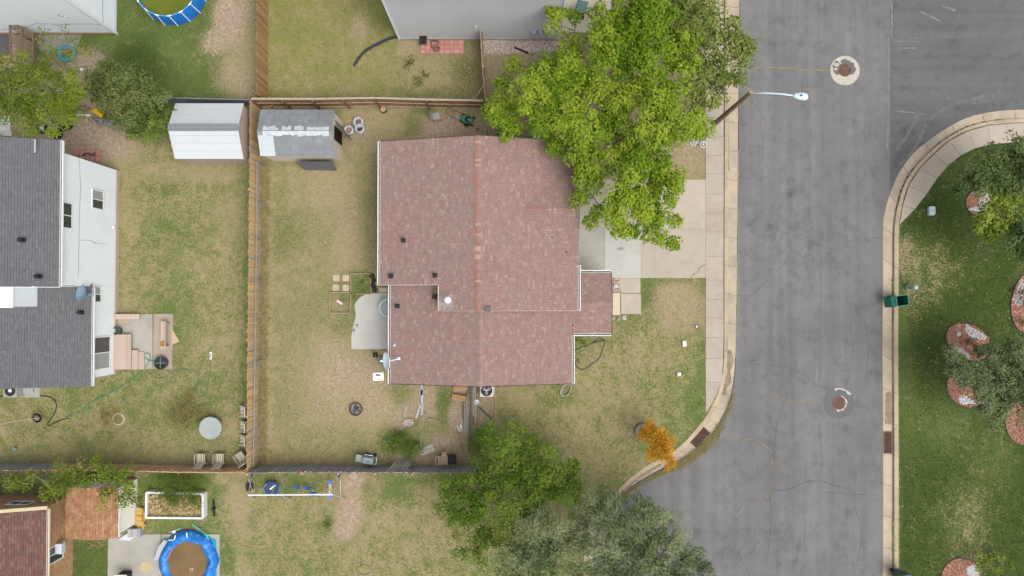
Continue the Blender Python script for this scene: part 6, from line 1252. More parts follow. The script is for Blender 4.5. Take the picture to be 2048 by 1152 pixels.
t = thing('pool_skimmer', 'white pool skimmer float lying on the grass', 'skimmer', P(348, 1063)); mb = MB(); mb.lathe([(.11, .02), (.11, .09), (.06, .12), (0, .13)], P(349, 1063), 14); mb.build('float', PWHT, t); mb = MB(); mb.bar(P(341, 1064, .06), P(361, 1057, .06), .03, .03); mb.build('handle', PWHT, t)

# ------------------------------------------------------------------ swing set south of the grey fence
GAL = mat('swing_steel', (.42, .43, .43), .5, .08, 5, metal=.3); SBL = mat('swing_blue', (.02, .07, .32), .45, .1, 4); SBL2 = mat('swing_mid_blue', (.10, .19, .52), .5)
t = thing('swing_set', 'white-barred metal swing set with blue seats beside the grey fence', 'swing set', P(590, 965)); zb = 1.75
A_, B_ = P(496, 990, zb), P(666, 989, zb)
mb = MB(); mb.tube([A_, B_], .045, 8); mb.build('top_bar', PWHT, t)
for (tx, ty, bx, by, blue) in [(497, 990, 506, 935, 1), (497, 990, 511, 1000, 0), (561, 990, 577, 946, 0), (561, 990, 583, 1001, 0), (666, 989, 684, 936, 1), (666, 989, 692, 998, 0)]:
    a, b = P(tx, ty, zb), P(bx, by, 0); mb = MB(); mb.tube([a, b], .035, 6); leg = mb.build('leg', GAL, t)
    if blue: mb = MB(); mb.tube([a.lerp(b, .62), a.lerp(b, .98)], .055, 6); mb.build('sleeve', mat('sleeve_blue', (.01, .12, .40), .4), leg)
for (x0, y0, x1, y1) in [(497, 958, 506, 985), (680, 960, 682, 994)]:
    mb = MB(); mb.tube([P(x0, y0, .35), P(x1, y1, .35)], .025, 6); mb.build('cross_bar', GAL, t)
for (sx_, sy_, w_, tx) in [(594, 975, .36, 580), (614, 976, .46, 601)]:
    c = P(sx_, sy_, .45); mb = MB(); mb.add([c + Vector(q) for q in [(-w_ / 2, -.09, .02), (w_ / 2, -.09, .02), (w_ / 2, .09, .02), (-w_ / 2, .09, .02), (0, -.09, -.02), (0, .09, -.02), (-w_ / 2, -.09, -.01), (w_ / 2, -.09, -.01), (w_ / 2, .09, -.01), (-w_ / 2, .09, -.01)]], [(0, 4, 5, 3), (4, 1, 2, 5), (0, 6, 7, 1, 4), (3, 5, 2, 8, 9), (1, 7, 8, 2), (0, 3, 9, 6)]); st = mb.build('swing_seat', SBL, t)
    for s in (-1, 1):
        mb = MB(); mb.tube([c + Vector((s * w_ / 2, 0, .03)), P(tx + s * 6, 989.5, zb)], .014, 5); mb.build('chain', GAL, st)
c = P(627, 988, .7); mb = MB(); mb.lathe([(.001, -.05), (.22, -.02), (.26, .06), (.20, .10)], c, 14, 1, .6); mb.build('bucket_seat', SBL, t)
gl = MB(); q0, q1 = P(660, 964, .5), P(660, 992, .7); gl.tube([q0 + Vector((-.05, 0, 0)), q1 + Vector((-.05, 0, 0))], .025, 6); gl.tube([q0 + Vector((.05, 0, 0)), q1 + Vector((.05, 0, 0))], .025, 6); gl_ = gl.build('glider_bar', PWHT, t)
for q in (q0, q1): mb = MB(); mb.box(q + Vector((0, 0, .05)), (.26, .22, .07)); mb.build('glider_seat', SBL2, gl_)
mb = MB(); mb.tube([(q0 + q1) / 2 + Vector((-.05, 0, 0)), P(654, 989, zb)], .015, 5); mb.tube([(q0 + q1) / 2 + Vector((.05, 0, 0)), P(660, 989, zb)], .015, 5); mb.build('glider_hanger', GAL, gl_)
t = thing('saucer_swing', 'round blue saucer swing hanging from the swing set bar', 'swing', P(542, 975)); c = P(543, 977, .4)
mb = MB(); mb.ring(c, .42, .055, 26, 8); mb.build('rim', mat('rim_blue', (.015, .08, .30), .5), t); mb = MB(); mb.lathe([(.40, 0), (.001, -.06)], c, 24); mb.build('mat', mat('saucer_mat', (.05, .07, .085), .8), t)
for s in (-1, 1):
    mb = MB(); mb.tube([c + Vector((s * .28 - .05, .30, .02)), P(530 + s * 13, 989.5, zb)], .02, 5); mb.build('rope', PWHT, t)
mb = MB(); mb.bar(c + Vector((-.1, -.05, 0)), c + Vector((.25, .22, 0)), .09, .03); mb.build('emblem', PWHT, t)
mb = MB(); mb.box(P(499, 974, .16), (.34, .42, .32), .1); mb.box(P(499, 974, .335), (.30, .38, .03), .1); mb.box(P(502, 977, .36), (.08, .16, .04), .1); mb.build('black_crate', BLACK, label='small black crate beside the swing set leg', cat='crate')
mb = MB(); mb.lathe([(.26, 0), (.24, .05), (.1, .07), (0, .07)], P(707, 951), 14, jit=.012); mb.build('stepping_stone', mat('stone_tan', (.33, .28, .22), .95, .15, 6), label='round tan stepping stone by the grey fence south side', cat='stone')

# ------------------------------------------------------------------ striped chairs and glass table
CUSH = mat('cushion_cream', (.56, .52, .38), .85, .05, 6); STRP = mat('stripe_dark', (.055, .045, .045), .85); CHF = mat('chair_frame', (.42, .40, .34), .6, .06)
def striped_chair(label, at, rz, tip=0.0):
    t = thing('patio_chair', label, 'chair', at, 'striped patio chairs by the russet fence'); X = frame3(at, rz)
    if tip: X = X @ Matrix.Translation((0, 0, .1)) @ Matrix.Rotation(tip, 4, 'X')
    def strips(nm, base, vdir, ln, w_):
        c = MB(); c.xf = X; b = Vector(base); v = Vector(vdir); N = Vector((1, 0, 0)).cross(v).normalized(); c.bar(b, b + v * ln, w_, .07, up=N); cu = c.build(nm, CUSH, t)
        for k in (-.2, -.06, .03, .16, .235):
            s = MB(); s.xf = X; o = Vector((k * w_ / .56, 0, 0)) + N * .038; s.bar(b + o + v * .01, b + o + v * (ln - .01), .035, .008, up=N); s.build('stripe', STRP, cu)
    strips('seat_cushion', (0, -.30, .40), (0, 1, .0), .56, .56); strips('back_cushion', (0, .26, .44), (0, .42, .9), .62, .56)
    for s in (-1, 1):
        a = MB(); a.xf = X; a.tube([(s * .32, -.30, .02), (s * .32, -.28, .60), (s * .32, .30, .62), (s * .32, .40, .02)], .028, 6); a.build('arm_frame', CHF, t)
    for (w_, y_, z_) in ((.32, -.28, .36), (.32, .28, .36), (.3, .52, .98)):
        f = MB(); f.xf = X; f.bar((-w_, y_, z_), (w_, y_, z_), .04, .04); f.build('crossbar', CHF, t)
striped_chair('striped patio chair facing north, the one farther from the fence corner', P(407, 914), math.radians(180))
striped_chair('striped patio chair facing north, the one next to the angled chair', P(444, 914), math.radians(180))
striped_chair('striped patio chair turned at an angle in the fence corner', P(486, 911), math.radians(215))
for (y, lb) in [(820, 'tilted against the long fence, the one farthest from the corner'), (850, 'tilted against the long fence, the middle one of three'), (877, 'tilted against the long fence, the one nearest the corner')]:
    striped_chair('striped patio chair ' + lb, P(499, y), math.radians(-90), .35)
t = thing('glass_table', 'round frosted glass patio table on the dry lawn', 'table', P(430, 852)); c = P(430, 852); mb = MB(); mb.lathe([(.70, .70), (.72, .71), (.72, .725), (.70, .735), (0.001, .735)], c, 36); mb.build('glass_top', mat('frosted_glass', (.27, .31, .30), .15, .12, 1.2, col2=(.34, .37, .34), scale2=.9, spec=.6), t)
for k in range(4):
    a = math.pi / 4 + k * math.pi / 2; mb = MB(); mb.tube([c + Vector((math.cos(a) * .5, math.sin(a) * .5, .70)), c + Vector((math.cos(a) * .62, math.sin(a) * .62, 0))], .022, 6); mb.build('leg', BLACK, t)
mb = MB(); mb.tube([P(418, 834, .5), P(426, 832, .5), P(437, 828, .6)], .012, 5); mb.tube([P(449, 853, .4), P(455, 849, .5)], .012, 5); mb.build('dry_branch', BARK, label='thin dark dead branch beside the glass table', cat='branch')
# ------------------------------------------------------------------ west neighbour: deck, benches and garden things
DECKP = mat('deck_pink', (.42, .33, .275), .85, .07, 5, rand=.06); BENCH = mat('bench_pink', (.45, .355, .295), .85, .07, 5, rand=.05)
t = thing('wooden_deck', 'pinkish wooden step deck below the sliding glass door', 'deck', P(245, 705))
x = 219.5
for k in range(4):
    w_ = 10.6; h = .42; mb = MB(); a, b = P(x + .3, 669, h), P(x + w_ - .3, 739, h); mb.box(((a.x + b.x) / 2, (a.y + b.y) / 2, h - .02), (abs(b.x - a.x), abs(a.y - b.y), .04)); mb.build('deck_board', DECKP, t); x += w_
mb = MB(); a, b = P(221, 670, .2), P(261, 738, .2); mb.box(((a.x + b.x) / 2, (a.y + b.y) / 2, .19), (abs(b.x - a.x) - .05, abs(a.y - b.y) - .05, .38)); mb.build('deck_frame', mat('deck_frame', (.2, .15, .12), .9), t)
for (x0, x1, y0, h) in [(263, 275, 700, .28), (276, 288, 704, .15)]:
    mb = MB(); a, b = P(x0, y0, h), P(x1, 739, h); mb.box(((a.x + b.x) / 2, (a.y + b.y) / 2, h / 2), (b.x - a.x, a.y - b.y, h)); mb.build('step', DECKP, t)
def plank_bench(label, c, L_, W_, h, rz, back=False):
    t = thing('plank_bench', label, 'bench', c, 'pinkish plank benches on the patio'); X = frame3(c, rz)
    for k in (-1, 1): mb = MB(); mb.xf = X; mb.box((0, k * W_ / 4, h - .02), (L_, W_ / 2 - .01, .04)); mb.build('seat_plank', BENCH, t)
    for s in (-1, 1): mb = MB(); mb.xf = X; mb.box((s * (L_ / 2 - .12), 0, (h - .04) / 2), (.06, W_ - .06, h - .04)); mb.build('leg', BENCH, t)
    if back:
        mb = MB(); mb.xf = X; mb.bar((-L_ / 2 + .1, -W_ / 2 - .06, h + .25), (L_ / 2 - .1, -W_ / 2 - .06, h + .25), .03, .14); mb.build('back_rail', BENCH, t)
        for s in (-1, 1): mb = MB(); mb.xf = X; mb.box((s * (L_ / 2 - .15), -W_ / 2 - .04, (h + .3) / 2), (.06, .04, h + .3)); mb.build('back_post', BENCH, t)
plank_bench('pinkish plank bench along the north edge of the patio', P(257, 633), 1.9, .34, .45, 0)
plank_bench('pinkish plank bench with low back on the east side of the patio', P(334, 669), 1.75, .36, .45, math.radians(90), True)
mb = MB(); mb.add([P(343, 655, .05), P(359, 683, .04), P(343, 690, .3), P(343, 655, .08), P(359, 683, .07), P(343, 690, .33)], [(3, 4, 5), (2, 1, 0), (0, 1, 4, 3), (1, 2, 5, 4), (2, 0, 3, 5)]); mb.build('wood_sheet', mat('plywood', (.43, .34, .22), .9, .08, 4), label='triangular tan plywood sheet leaning behind the bench', cat='board')
mb = MB(); c = P(240, 661); mb.lathe([(.2, 0), (.26, .38), (.28, .42), (.22, .42), (.2, .3), (.06, .3), (0, .34)], c, 18); mb.build('plant_pot', mat('pot_dark', (.06, .065, .075), .6), label='dark round pot in the corner beside the deck', cat='pot')
t = thing('hose_reel', 'round black hose reel pot on the patio edge', 'hose reel', P(327, 725)); c = P(327, 725)
mb = MB(); mb.lathe([(.36, 0), (.42, .35), (.44, .40), (.38, .40), (.34, .12), (0, .12)], c, 24); mb.build('pot', mat('pot_charcoal', (.055, .06, .068), .6, .1), t); mb = MB(); mb.bar(c + Vector((-.36, 0, .40)), c + Vector((.36, 0, .40)), .035, .03); mb.bar(c + Vector((0, -.36, .402)), c + Vector((0, .36, .402)), .035, .03); mb.build('cross_bar', mat('pot_bar', (.2, .21, .22), .5), t)
HOSEG = mat('hose_green', (.03, .19, .12), .5)
for r_ in (.30, .24):
    mb = MB(); mb.ring(c + Vector((0, 0, .2 + r_ * .3)), r_, .03, 24, 5); mb.build('hose_coil', mat('hose_dark', (.03, .05, .045), .5), t)
mb = MB(); c = P(328, 688, .45); mb.lathe([(.12, 0), (.17, .06), (.17, .14), (.11, .2), (0, .19)], c, 14); mb.box(c + Vector((.03, 0, .2)), (.14, .10, .06), .4); mb.build('toy_bucket', mat('toy_orange', (.50, .24, .02), .5, .3, 9, col2=(.03, .03, .03), mix2=.45, scale2=6), label='small orange and black bucket on the bench end', cat='bucket')
mb = MB(); pts = [P(x, y, z) for x, y, z in [(315, 721, .1), (300, 721, .09), (292, 717, .08), (288, 710, .08), (293, 706, .08), (300, 710, .08), (299, 720, .08), (288, 738, .05), (260, 760, .03), (230, 780, .03), (190, 800, .03), (160, 822, .03), (130, 835, .03)]]; mb.tube(smooth_path(pts, 5), .022, 6); mb.build('garden_hose', HOSEG, label='green garden hose trailing from the reel across the west lawn', cat='hose')
mb = MB(); mb.tube(smooth_path([P(x, y, .03) for x, y in [(313, 733), (300, 733), (296, 742), (310, 754), (330, 755), (350, 740), (375, 739), (393, 745), (396, 765), (391, 780), (400, 793), (412, 785), (418, 750), (421, 722)]], 5), .018, 6); mb.build('garden_hose', mat('hose_faded', (.06, .17, .10), .5), label='thin green hose looping to the sprinkler on the lawn', cat='hose')
t = thing('sprinkler', 'small white lawn sprinkler at the end of the green hose', 'sprinkler', P(422, 711)); mb = MB(); c = P(422, 711); mb.box(c + Vector((0, 0, .04)), (.12, .48, .05)); mb.build('sled', PWHT, t); mb = MB(); mb.tube([c + Vector((0, -.16, .1)), c + Vector((0, .16, .1))], .025, 6); mb.build('spray_bar', STEEL, t)
HOSEB = mat('hose_black', (.02, .02, .021), .5)
mb = MB(); mb.tube(smooth_path([P(x, y, .03) for x, y in [(-20, 792), (40, 793), (90, 792), (108, 800), (113, 815), (104, 835), (96, 845), (98, 852), (108, 846), (122, 840), (137, 836)]], 5), .028, 6); mb.build('black_hose', HOSEB, label='black hose curving out from the air conditioner on the lawn', cat='hose')
def tyre(name, label, c, R_, r_, rim, tilt=None, grp=None, rimm=None):
    t = thing(name, label, 'tyre', c, grp); Rm = tilt or Matrix.Identity(3); cc = Vector(c) + Vector((0, 0, r_)); mb = MB(); mb.ring(cc, R_ - r_, r_, 28, 9, Rm); mb.build('tyre_rubber', mat('rubber', (.018, .018, .019), .85, .2, 9), t, smooth=True)
    if rim:
        m = rimm or STEEL; mb = MB(); mb.ring(cc, R_ - 2 * r_, .03, 24, 6, Rm); mb.lathe([(.07, .02), (.05, .05), (0, .05)], cc, 12, R=Rm); mb.build('rim', m, t)
        for k in range(5):
            a = 2 * math.pi * k / 5; mb = MB(); mb.bar(cc + Rm @ Vector((math.cos(a) * .05, math.sin(a) * .05, .02)), cc + Rm @ Vector((math.cos(a) * (R_ - 2 * r_), math.sin(a) * (R_ - 2 * r_), .02)), .05, .03); mb.build('spoke', m, t)
    else:
        mb = MB(); mb.lathe([(R_ - 1.8 * r_, 0), (0.001, 0)], cc - Vector((0, 0, r_ * .6)), 20, R=None if not tilt else Rm); mb.build('soil', mat('soil_dark', (.06, .05, .04), .95), t)
    return t
t = thing('tyre_swing', 'old tyre swing hanging over the lawn on a pale rope', 'swing', P(72, 836)); c = P(73, 836, .5); R_ = Matrix.Rotation(.25, 3, 'X'); mb = MB(); mb.ring(c, .26, .07, 26, 8, R_); mb.build('tyre', mat('rubber', (.018, .018, .019)), t, smooth=True)
q = P(-60, 858, 4.6); mb = MB()
for k in range(3):
    a = 2 * math.pi * k / 3; mb.tube([c + Vector((math.cos(a) * .26, math.sin(a) * .26, 0)), c.lerp(q, .12)], .018, 5)
mb.tube([c.lerp(q, .12), q], .022, 5); mb.build('rope', mat('rope_pale', (.50, .45, .37), .9), t)
q = P(-60, 858, 4.6); mb = MB(); g0 = P(-80, 850, 0); mb.tube([g0, g0.lerp(Vector((q.x - .6, q.y, 5)), .9), Vector((q.x - .5, q.y, 5.2))], [.2, .15, .12], 8); mb.tube([Vector((q.x - .5, q.y, 4.6)), q + Vector((.2, 0, .02))], .08, 6); mb.build('bare_tree', BARKG, label='bare tree trunk just west carrying the tyre swing rope', cat='tree')
t = thing('air_conditioner', 'grey air conditioner below the dark grey roof edge', 'air conditioner', P(38, 778)); c = P(38, 778)
mb = MB(); mb.box(c + Vector((0, 0, .4)), (.85, .85, .8)); mb.build('casing', mat('ac_grey', (.30, .31, .31), .6, .05), t); mb = MB(); mb.lathe([(.36, .81), (.34, .80), (0.001, .76)], c, 22); mb.build('fan_well', mat('fan_dark', (.03, .03, .03), .8), t); mb = MB(); mb.lathe([(.12, .82), (.1, .84), (0, .85)], c, 14); mb.build('fan_motor', TRIM, t)
for k in range(6): mb = MB(); q = P(56, 775); mb.box(q + Vector((-.2 + k * .13, 0, .25)), (.10, .7, .03)); mb.build('side_louvre', mat('ac_louvre', (.36, .36, .35), .6), t)
mb = MB(); mb.box(P(60, 780, .03), (1.3, .95, .06)); mb.build('concrete_pad', CONC_G, t)
mb = MB(); mb.ring(P(237, 838, .04), .36, .06, 22, 6); mb.build('stone_ring', mat('stone_ring', (.42, .38, .28), .9, .15, 6), label='pale stone ring on the west lawn beside the rusty bush', cat='planter')
mb = MB(); mb.lathe([(.11, 0), (.14, .1), (.1, .2), (0, .22)], P(32, 897), 14); mb.build('glass_ball', mat('glass_teal', (.16, .24, .25), .2, .1), label='small blue-grey ball on the lawn near the grey fence', cat='ball')
REDBRICK = mat('brick_red_pale', (.38, .18, .15), .9, .12, 8, rand=.12)
t = thing('brick_pad', 'stack of reddish slabs at the corner of the white house', 'slab stack', P(180, 312))
for i in range(5):
    for j in range(2): mb = MB(); mb.box(P(155 + i * 10.5, 306 + j * 12, .06), (.31, .36, .12)); mb.build('slab', REDBRICK, t)
mb = MB(); mb.box(P(176, 304, .18), (.35, .12, .1), .3); mb.build('broken_block', CONC_G, t)
mb = MB(); mb.tube(smooth_path([P(x, y, z) for x, y, z in [(165, 312, .05), (172, 306, .3), (185, 310, .3), (190, 305, .15)]], 4), .04, 6); mb.build('dark_tarp', mat('tarp_dark', (.06, .055, .07), .7), label='crumpled dark cloth on the reddish slab stack', cat='cloth')

# ------------------------------------------------------------------ yard at the north-west
W_OLD = mat('old_timber', (.15, .11, .075), .92, .2, 6, rand=.1)
t = thing('timber_gate', 'old timber lattice gate leaning near the white house wall', 'gate', P(45, 90))
def pbar(par, a, b, w_, h, m, nm): mb = MB(); mb.bar(a, b, w_, h); return mb.build(nm, m, par)
for (x0, y0, x1, y1) in [(20, 44, 22, 125), (66, 65, 68, 145), (43, 55, 45, 135)]: pbar(t, P(x0, y0, 1.5), P(x1, y1, .9), .12, .08, W_OLD, 'upright')
for (x0, y0, x1, y1) in [(20, 44, 67, 67), (21, 78, 68, 100), (22, 122, 68, 145)]: pbar(t, P(x0, y0, 1.52), P(x1, y1, 1.3), .14, .08, W_OLD, 'crosspiece')
for k in range(12):
    if k % 3 == 2: continue
    y = 50 + k * 5.6; pbar(t, P(22, y, 1.4), P(66, y + 21, 1.2), .12, .03, W_OLD, 'slat')
for (x, y) in [(22, 120), (68, 142), (21, 50), (66, 70)]: mb = MB(); q = P(x, y, 1.1); mb.tube([(q.x, q.y, 0), (q.x, q.y, 1.3)], .05, 6); mb.build('post', W_OLD, t)
mb = MB(); a = polyw([(-40, 66), (20, 66), (20, 110), (-40, 112)]); mb.prism(a, .0, .04); mb.build('asphalt_pad', mat('pad_dark', (.085, .085, .09), .9, .2, 6), kind='structure')
mb = MB(); a = polyw([(70, 66), (168, 66), (150, 98), (80, 100)]); mb.prism(a, .0, .035); mb.build('gravel_pad', mat('pad_grey', (.20, .195, .20), .95, .25, 14, bump=.5, bscale=20), kind='structure')
t = thing('blue_hose', 'coiled bright blue hose under the yellow-green branches', 'hose', P(132, 107))
for k, (r_, z) in enumerate([(.50, .04), (.45, .08), (.52, .12), (.47, .16)]): mb = MB(); mb.ring(P(132 + k * .8, 107 - k, z), r_, .032, 26, 6); mb.build('coil', mat('hose_blue', (.03, .28, .42), .45), t)
mb = MB(); mb.lathe([(.001, .0), (.34, .12), (.36, .2), (.33, .2), (.3, .1), (0, .05)], P(90, 142), 22); mb.build('washing_tub', mat('tub_pale', (.50, .50, .52), .5, .3, 4, col2=(.25, .30, .42), scale2=2), label='pale round tub under the locust tree', cat='tub')
mb = MB(); mb.lathe([(.05, 0), (.115, .05), (.12, .11), (.08, .19), (0, .21)], P(165, 140), 16); mb.build('ball', mat('ball_white', (.62, .60, .55), .6, .25, 20), label='white ball on the dirt beside the dull green tree', cat='ball')
rim_dk = mat('rim_grey', (.33, .34, .35), .4, metal=.4)
tyre('tyre', 'large black tyre lying on the dirt beside the grey sheet', P(136, 250), .40, .13, True, None, 'old tyres by the grey roof', BLACK)
tyre('tyre', 'black tyre lying nearest the grey roof edge', P(116, 268), .38, .12, True, None, 'old tyres by the grey roof', BLACK)
tyre('tyre', 'tyre with silver alloy rim lying by the roof corner', P(86, 257), .36, .10, True, None, 'old tyres by the grey roof', TRIM)
tyre('tyre', 'tyre with dull grey rim between the black tyres and locust tree', P(116, 244), .36, .10, True, None, 'old tyres by the grey roof', rim_dk)
def sheet_heap(name, label, cat, pts, z, m, k=.12, grid=9):
    """crumpled sheet over a quadrilateral (4 px corners)"""
    q = [P(*p) for p in pts]; mb = MB(); vv = []
    for i in range(grid + 1):
        for j in range(grid + 1):
            u, v = i / grid, j / grid; p = q[0].lerp(q[1], u).lerp(q[3].lerp(q[2], u), v); e = min(u, v, 1 - u, 1 - v); vv.append((p.x + random.gauss(0, .03), p.y + random.gauss(0, .03), .02 + z * min(1, e * 5) + (random.uniform(-k, k) if e > 0 else random.uniform(0, .05))))
    mb.add(vv, [(i * (grid + 1) + j, (i + 1) * (grid + 1) + j, (i + 1) * (grid + 1) + j + 1, i * (grid + 1) + j + 1) for i in range(grid) for j in range(grid)]); return mb.build(name, m, label=label, cat=cat)
sheet_heap('grey_tarp', 'crumpled grey plastic sheet on the dirt beside the bushes', 'tarp', [(182, 232), (228, 244), (256, 266), (196, 250)], .22, mat('tarp_grey', (.24, .255, .27), .35, .3, 6, col2=(.10, .11, .12), scale2=3, spec=.5))
sheet_heap('yellow_heap', 'bright yellow plastic sheet by the grey tarp', 'tarp', [(183, 222), (192, 217), (212, 232), (204, 236)], .25, mat('plastic_yellow', (.66, .42, .005), .45), .06, 6)
sheet_heap('yellow_scrap', 'yellow plastic scrap showing below the green bush', 'tarp', [(226, 226), (248, 218), (252, 232), (236, 236)], .2, mat('plastic_yellow', (.66, .42, .005)), .06, 6)
mb = MB(); mb.bar(P(142, 230, .06), P(181, 231, .06), .14, .06); mb.build('white_plank', mat('plank_white', (.60, .58, .53), .8), label='pale plank on the dirt beside the yellow sheet', cat='plank')
mb = MB(); mb.bar(P(172, 233, .05), P(175, 246, .05), .16, .05); mb.build('tan_block', mat('plank_tan', (.36, .28, .20), .9), label='short tan wood block below the pale plank', cat='plank')
mb = MB(); mb.bar(P(130, 216, .1), P(172, 211, .1), .10, .06); mb.bar(P(140, 222, .12), P(180, 217, .12), .12, .06); mb.build('brown_timber', W_OLD, label='dark old timbers on the dirt behind the pale plank', cat='plank')
sheet_heap('white_sheet', 'white lace-like sheet by the grey roof under the locust', 'sheet', [(-20, 230), (20, 232), (24, 272), (-20, 272)], .25, mat('sheet_white', (.55, .55, .54), .8, .15, 6, col2=(.20, .22, .18), mix2=.42, scale2=9), .06)
mb = MB(); mb.box(P(70, 292, 6.62), (.1, .75, .03)); mb.build('roof_strip', mat('strip_pale', (.33, .38, .37), .6), lh)

# ------------------------------------------------------------------ north lawn
mb = MB(); mb.tube(smooth_path([P(x, y, z) for x, y, z in [(800, 73, .12), (780, 77, .1), (755, 88, .09), (735, 99, .09), (720, 113, .09), (708, 131, .09)]], 6), .085, 10); mb.build('drain_pipe', mat('corrugated_black', (.035, .04, .045), .5, .3, 30), label='black corrugated drain pipe curving over the north lawn', cat='pipe')
t = thing('brick_patio', 'small pinkish brick pad against the grey house', 'brick pad', P(884, 94))
PINK = mat('paver_pink', (.46, .22, .19), .9, .10, 8, rand=.14)
nx_, ny_ = 9, 3
for i in range(nx_):
    for j in range(ny_): mb = MB(); mb.box(P(841.5 + (i + .5) * 86 / nx_, 80.5 + (j + .5) * 27 / ny_, .03), (86 / nx_ * MPX - .02, 27 / ny_ * MPX - .02, .06)); mb.build('paver', PINK, t)
for (x0, y0, x1, y1) in [(863, 82, 876, 82), (876, 82, 876, 95), (863, 95, 876, 95), (863, 82, 863, 95)]: mb = MB(); mb.bar(P(x0, y0, .12), P(x1, y1, .12), .07, .1); mb.build('edge_block', mat('block_dark', (.16, .085, .07), .9), t)
mb = MB(); mb.lathe([(.18, 0), (.23, .14), (.25, .15), (.20, .14), (.12, .06), (0.001, .06)], P(873, 98, .06), 18); mb.build('fire_bowl', mat('bowl_rust', (.19, .115, .09), .7, .2, 8), label='small brown fire bowl on the pinkish brick pad', cat='fire bowl')
def simple_chair(label, at, rz, m, fm, s=1.0, grp=None, name='garden_chair'):
    t = thing(name, label, 'chair', at, grp); X = frame3(at, rz, s); mb = MB(); mb.xf = X; mb.box((0, 0, .43), (.46, .46, .04)); mb.build('seat', m, t)
    mb = MB(); mb.xf = X; mb.bar((0, .24, .46), (0, .34, .88), .46, .03, up=(0, 1, .2)); mb.build('backrest', m, t)
    for sx in (-1, 1):
        for sy in (-1, 1): mb = MB(); mb.xf = X; mb.tube([(sx * .21, sy * .2, .43), (sx * .25, sy * .25, 0)], .015, 6); mb.build('leg', fm, t)
    return t
simple_chair('black metal chair on the brick pad against the grey wall', P(848, 86), math.radians(0), BLACK, BLACK)
simple_chair('grey folding chair on the dirt behind the red-roofed house', P(874, 236), math.radians(100), mat('seat_grey', (.27, .275, .285), .6, .05), mat('chair_tube', (.06, .06, .065), .5))
t = thing('gravel_patch', 'pinkish gravel strip along the grey house foundation', 'gravel', P(1040, 94)); gp = [(966, 81), (1116, 82), (1114, 102), (1040, 106), (968, 110)]; mb = MB(); mb.prism(polyw(gp), -.01, .02); mb.build('gravel_bed', mat('gravel_pink', (.40, .33, .29), .95, .3, 22, bump=.5, bscale=18), t); chips(gp, 3500, .05, .02, mat('gravel_pebble', (.42, .35, .31), .9, .1, 8, island=.3, ramp=[(0, (.46, .39, .35)), (.4, (.36, .27, .23)), (.7, (.50, .45, .41)), (.9, (.27, .22, .2))]), t, 'pebble')
mb = MB(); mb.tube([P(1029, 95, .1), P(1056, 106, .1)], .07, 8); mb.build('downspout', BLACK, label='black downspout pipe lying on the pinkish gravel', cat='pipe')

# ------------------------------------------------------------------ yard north of the red roof
WOODC = mat('cut_wood', (.52, .36, .18), .85, .12, 6, col2=(.40, .25, .11), scale2=6)
def stump(label, px, py, r):
    t = thing('log_stump', label, 'stump', P(px, py), 'cut log stumps by the brown fence'); mb = MB(); mb.lathe([(r * 1.1, 0), (r, .25), (r * .97, .30)], P(px, py), 16, jit=.012); mb.build('bark', BARK, t); mb = MB(); mb.lathe([(r * .86, .302), (r * .84, .315), (0.001, .315)], P(px, py), 16); mb.build('cut_face', WOODC, t); mb = MB(); mb.lathe([(r * .3, .316), (r * .28, .319), (0.001, .319)], P(px, py) + Vector((.01, .01, 0)), 10); mb.build('heartwood', mat('heartwood', (.36, .19, .07), .9), t)
stump('small cut log stump behind the grey-roofed shed', 545, 213, .13); stump('larger cut log stump in the middle of the brown fence', 768, 221, .19)
PBAG = mat('plastic_sack_grey', (.30, .32, .335), .4, .25, 8, col2=(.42, .44, .45), scale2=4, spec=.5)
def sack(label, px, py, r, inner):
    t = thing('grey_sack', label, 'sack', P(px, py), 'grey rolled sacks beside the open shed'); mb = MB(); mb.lathe([(r * .9, 0), (r * 1.05, .12), (r, .3), (r * .78, .36), (r * .58, .28), (r * .5, .12)], P(px, py), 18, jit=.025); mb.build('sack_wall', PBAG, t, smooth=True); mb = MB(); mb.lathe([(r * .6, .16), (r * .3, .2), (0.001, .22)], P(px, py), 12, jit=.02); mb.build('filling', inner, t)
sack('grey sack with pale filling beside the shed door', 699, 262, .33, mat('fill_pale', (.26, .17, .14), .9, .3, 12)); sack('grey sack filled with brown rubble, northern of the pair', 718, 246, .36, mat('fill_brown', (.20, .105, .08), .9, .3, 12)); sack('grey sack with a black hole in its middle', 721, 259, .33, mat('fill_dark', (.05, .05, .05), .9))
t = thing('lawn_mower', 'green push lawn mower with black engine and long handle', 'lawn mower', P(935, 240)); X = frame3(P(936, 241), math.radians(-18)); mb = MB(); mb.xf = X
MOW = mat('mower_green', (.008, .16, .10), .4, .08, spec=.5); vv = []
for (z, k) in ((.10, 1.0), (.24, 1.0), (.32, .86)):
    for j in range(20):
        a = 2 * math.pi * j / 20; vv.append(((math.cos(a) * .38 - (.12 if math.cos(a) < 0 else 0)) * k, math.sin(a) * .29 * k, z))
mb.add(vv, [(i * 20 + j, i * 20 + (j + 1) % 20, (i + 1) * 20 + (j + 1) % 20, (i + 1) * 20 + j) for i in range(2) for j in range(20)] + [tuple(range(40, 60))]); mb.build('deck', MOW, t)
mb = MB(); mb.xf = X; mb.lathe([(.19, .32), (.19, .46), (.14, .52), (0, .53)], (.02, 0, 0), 16); mb.build('engine', BLACK, t); mb = MB(); mb.xf = X; mb.box((.14, -.06, .47), (.18, .12, .14)); mb.build('air_filter', mat('engine_grey', (.3, .2, .18), .5), t)
mb = MB(); mb.xf = X; mb.box((.02, -.34, .2), (.3, .2, .16)); mb.build('discharge_chute', BLACK, t)
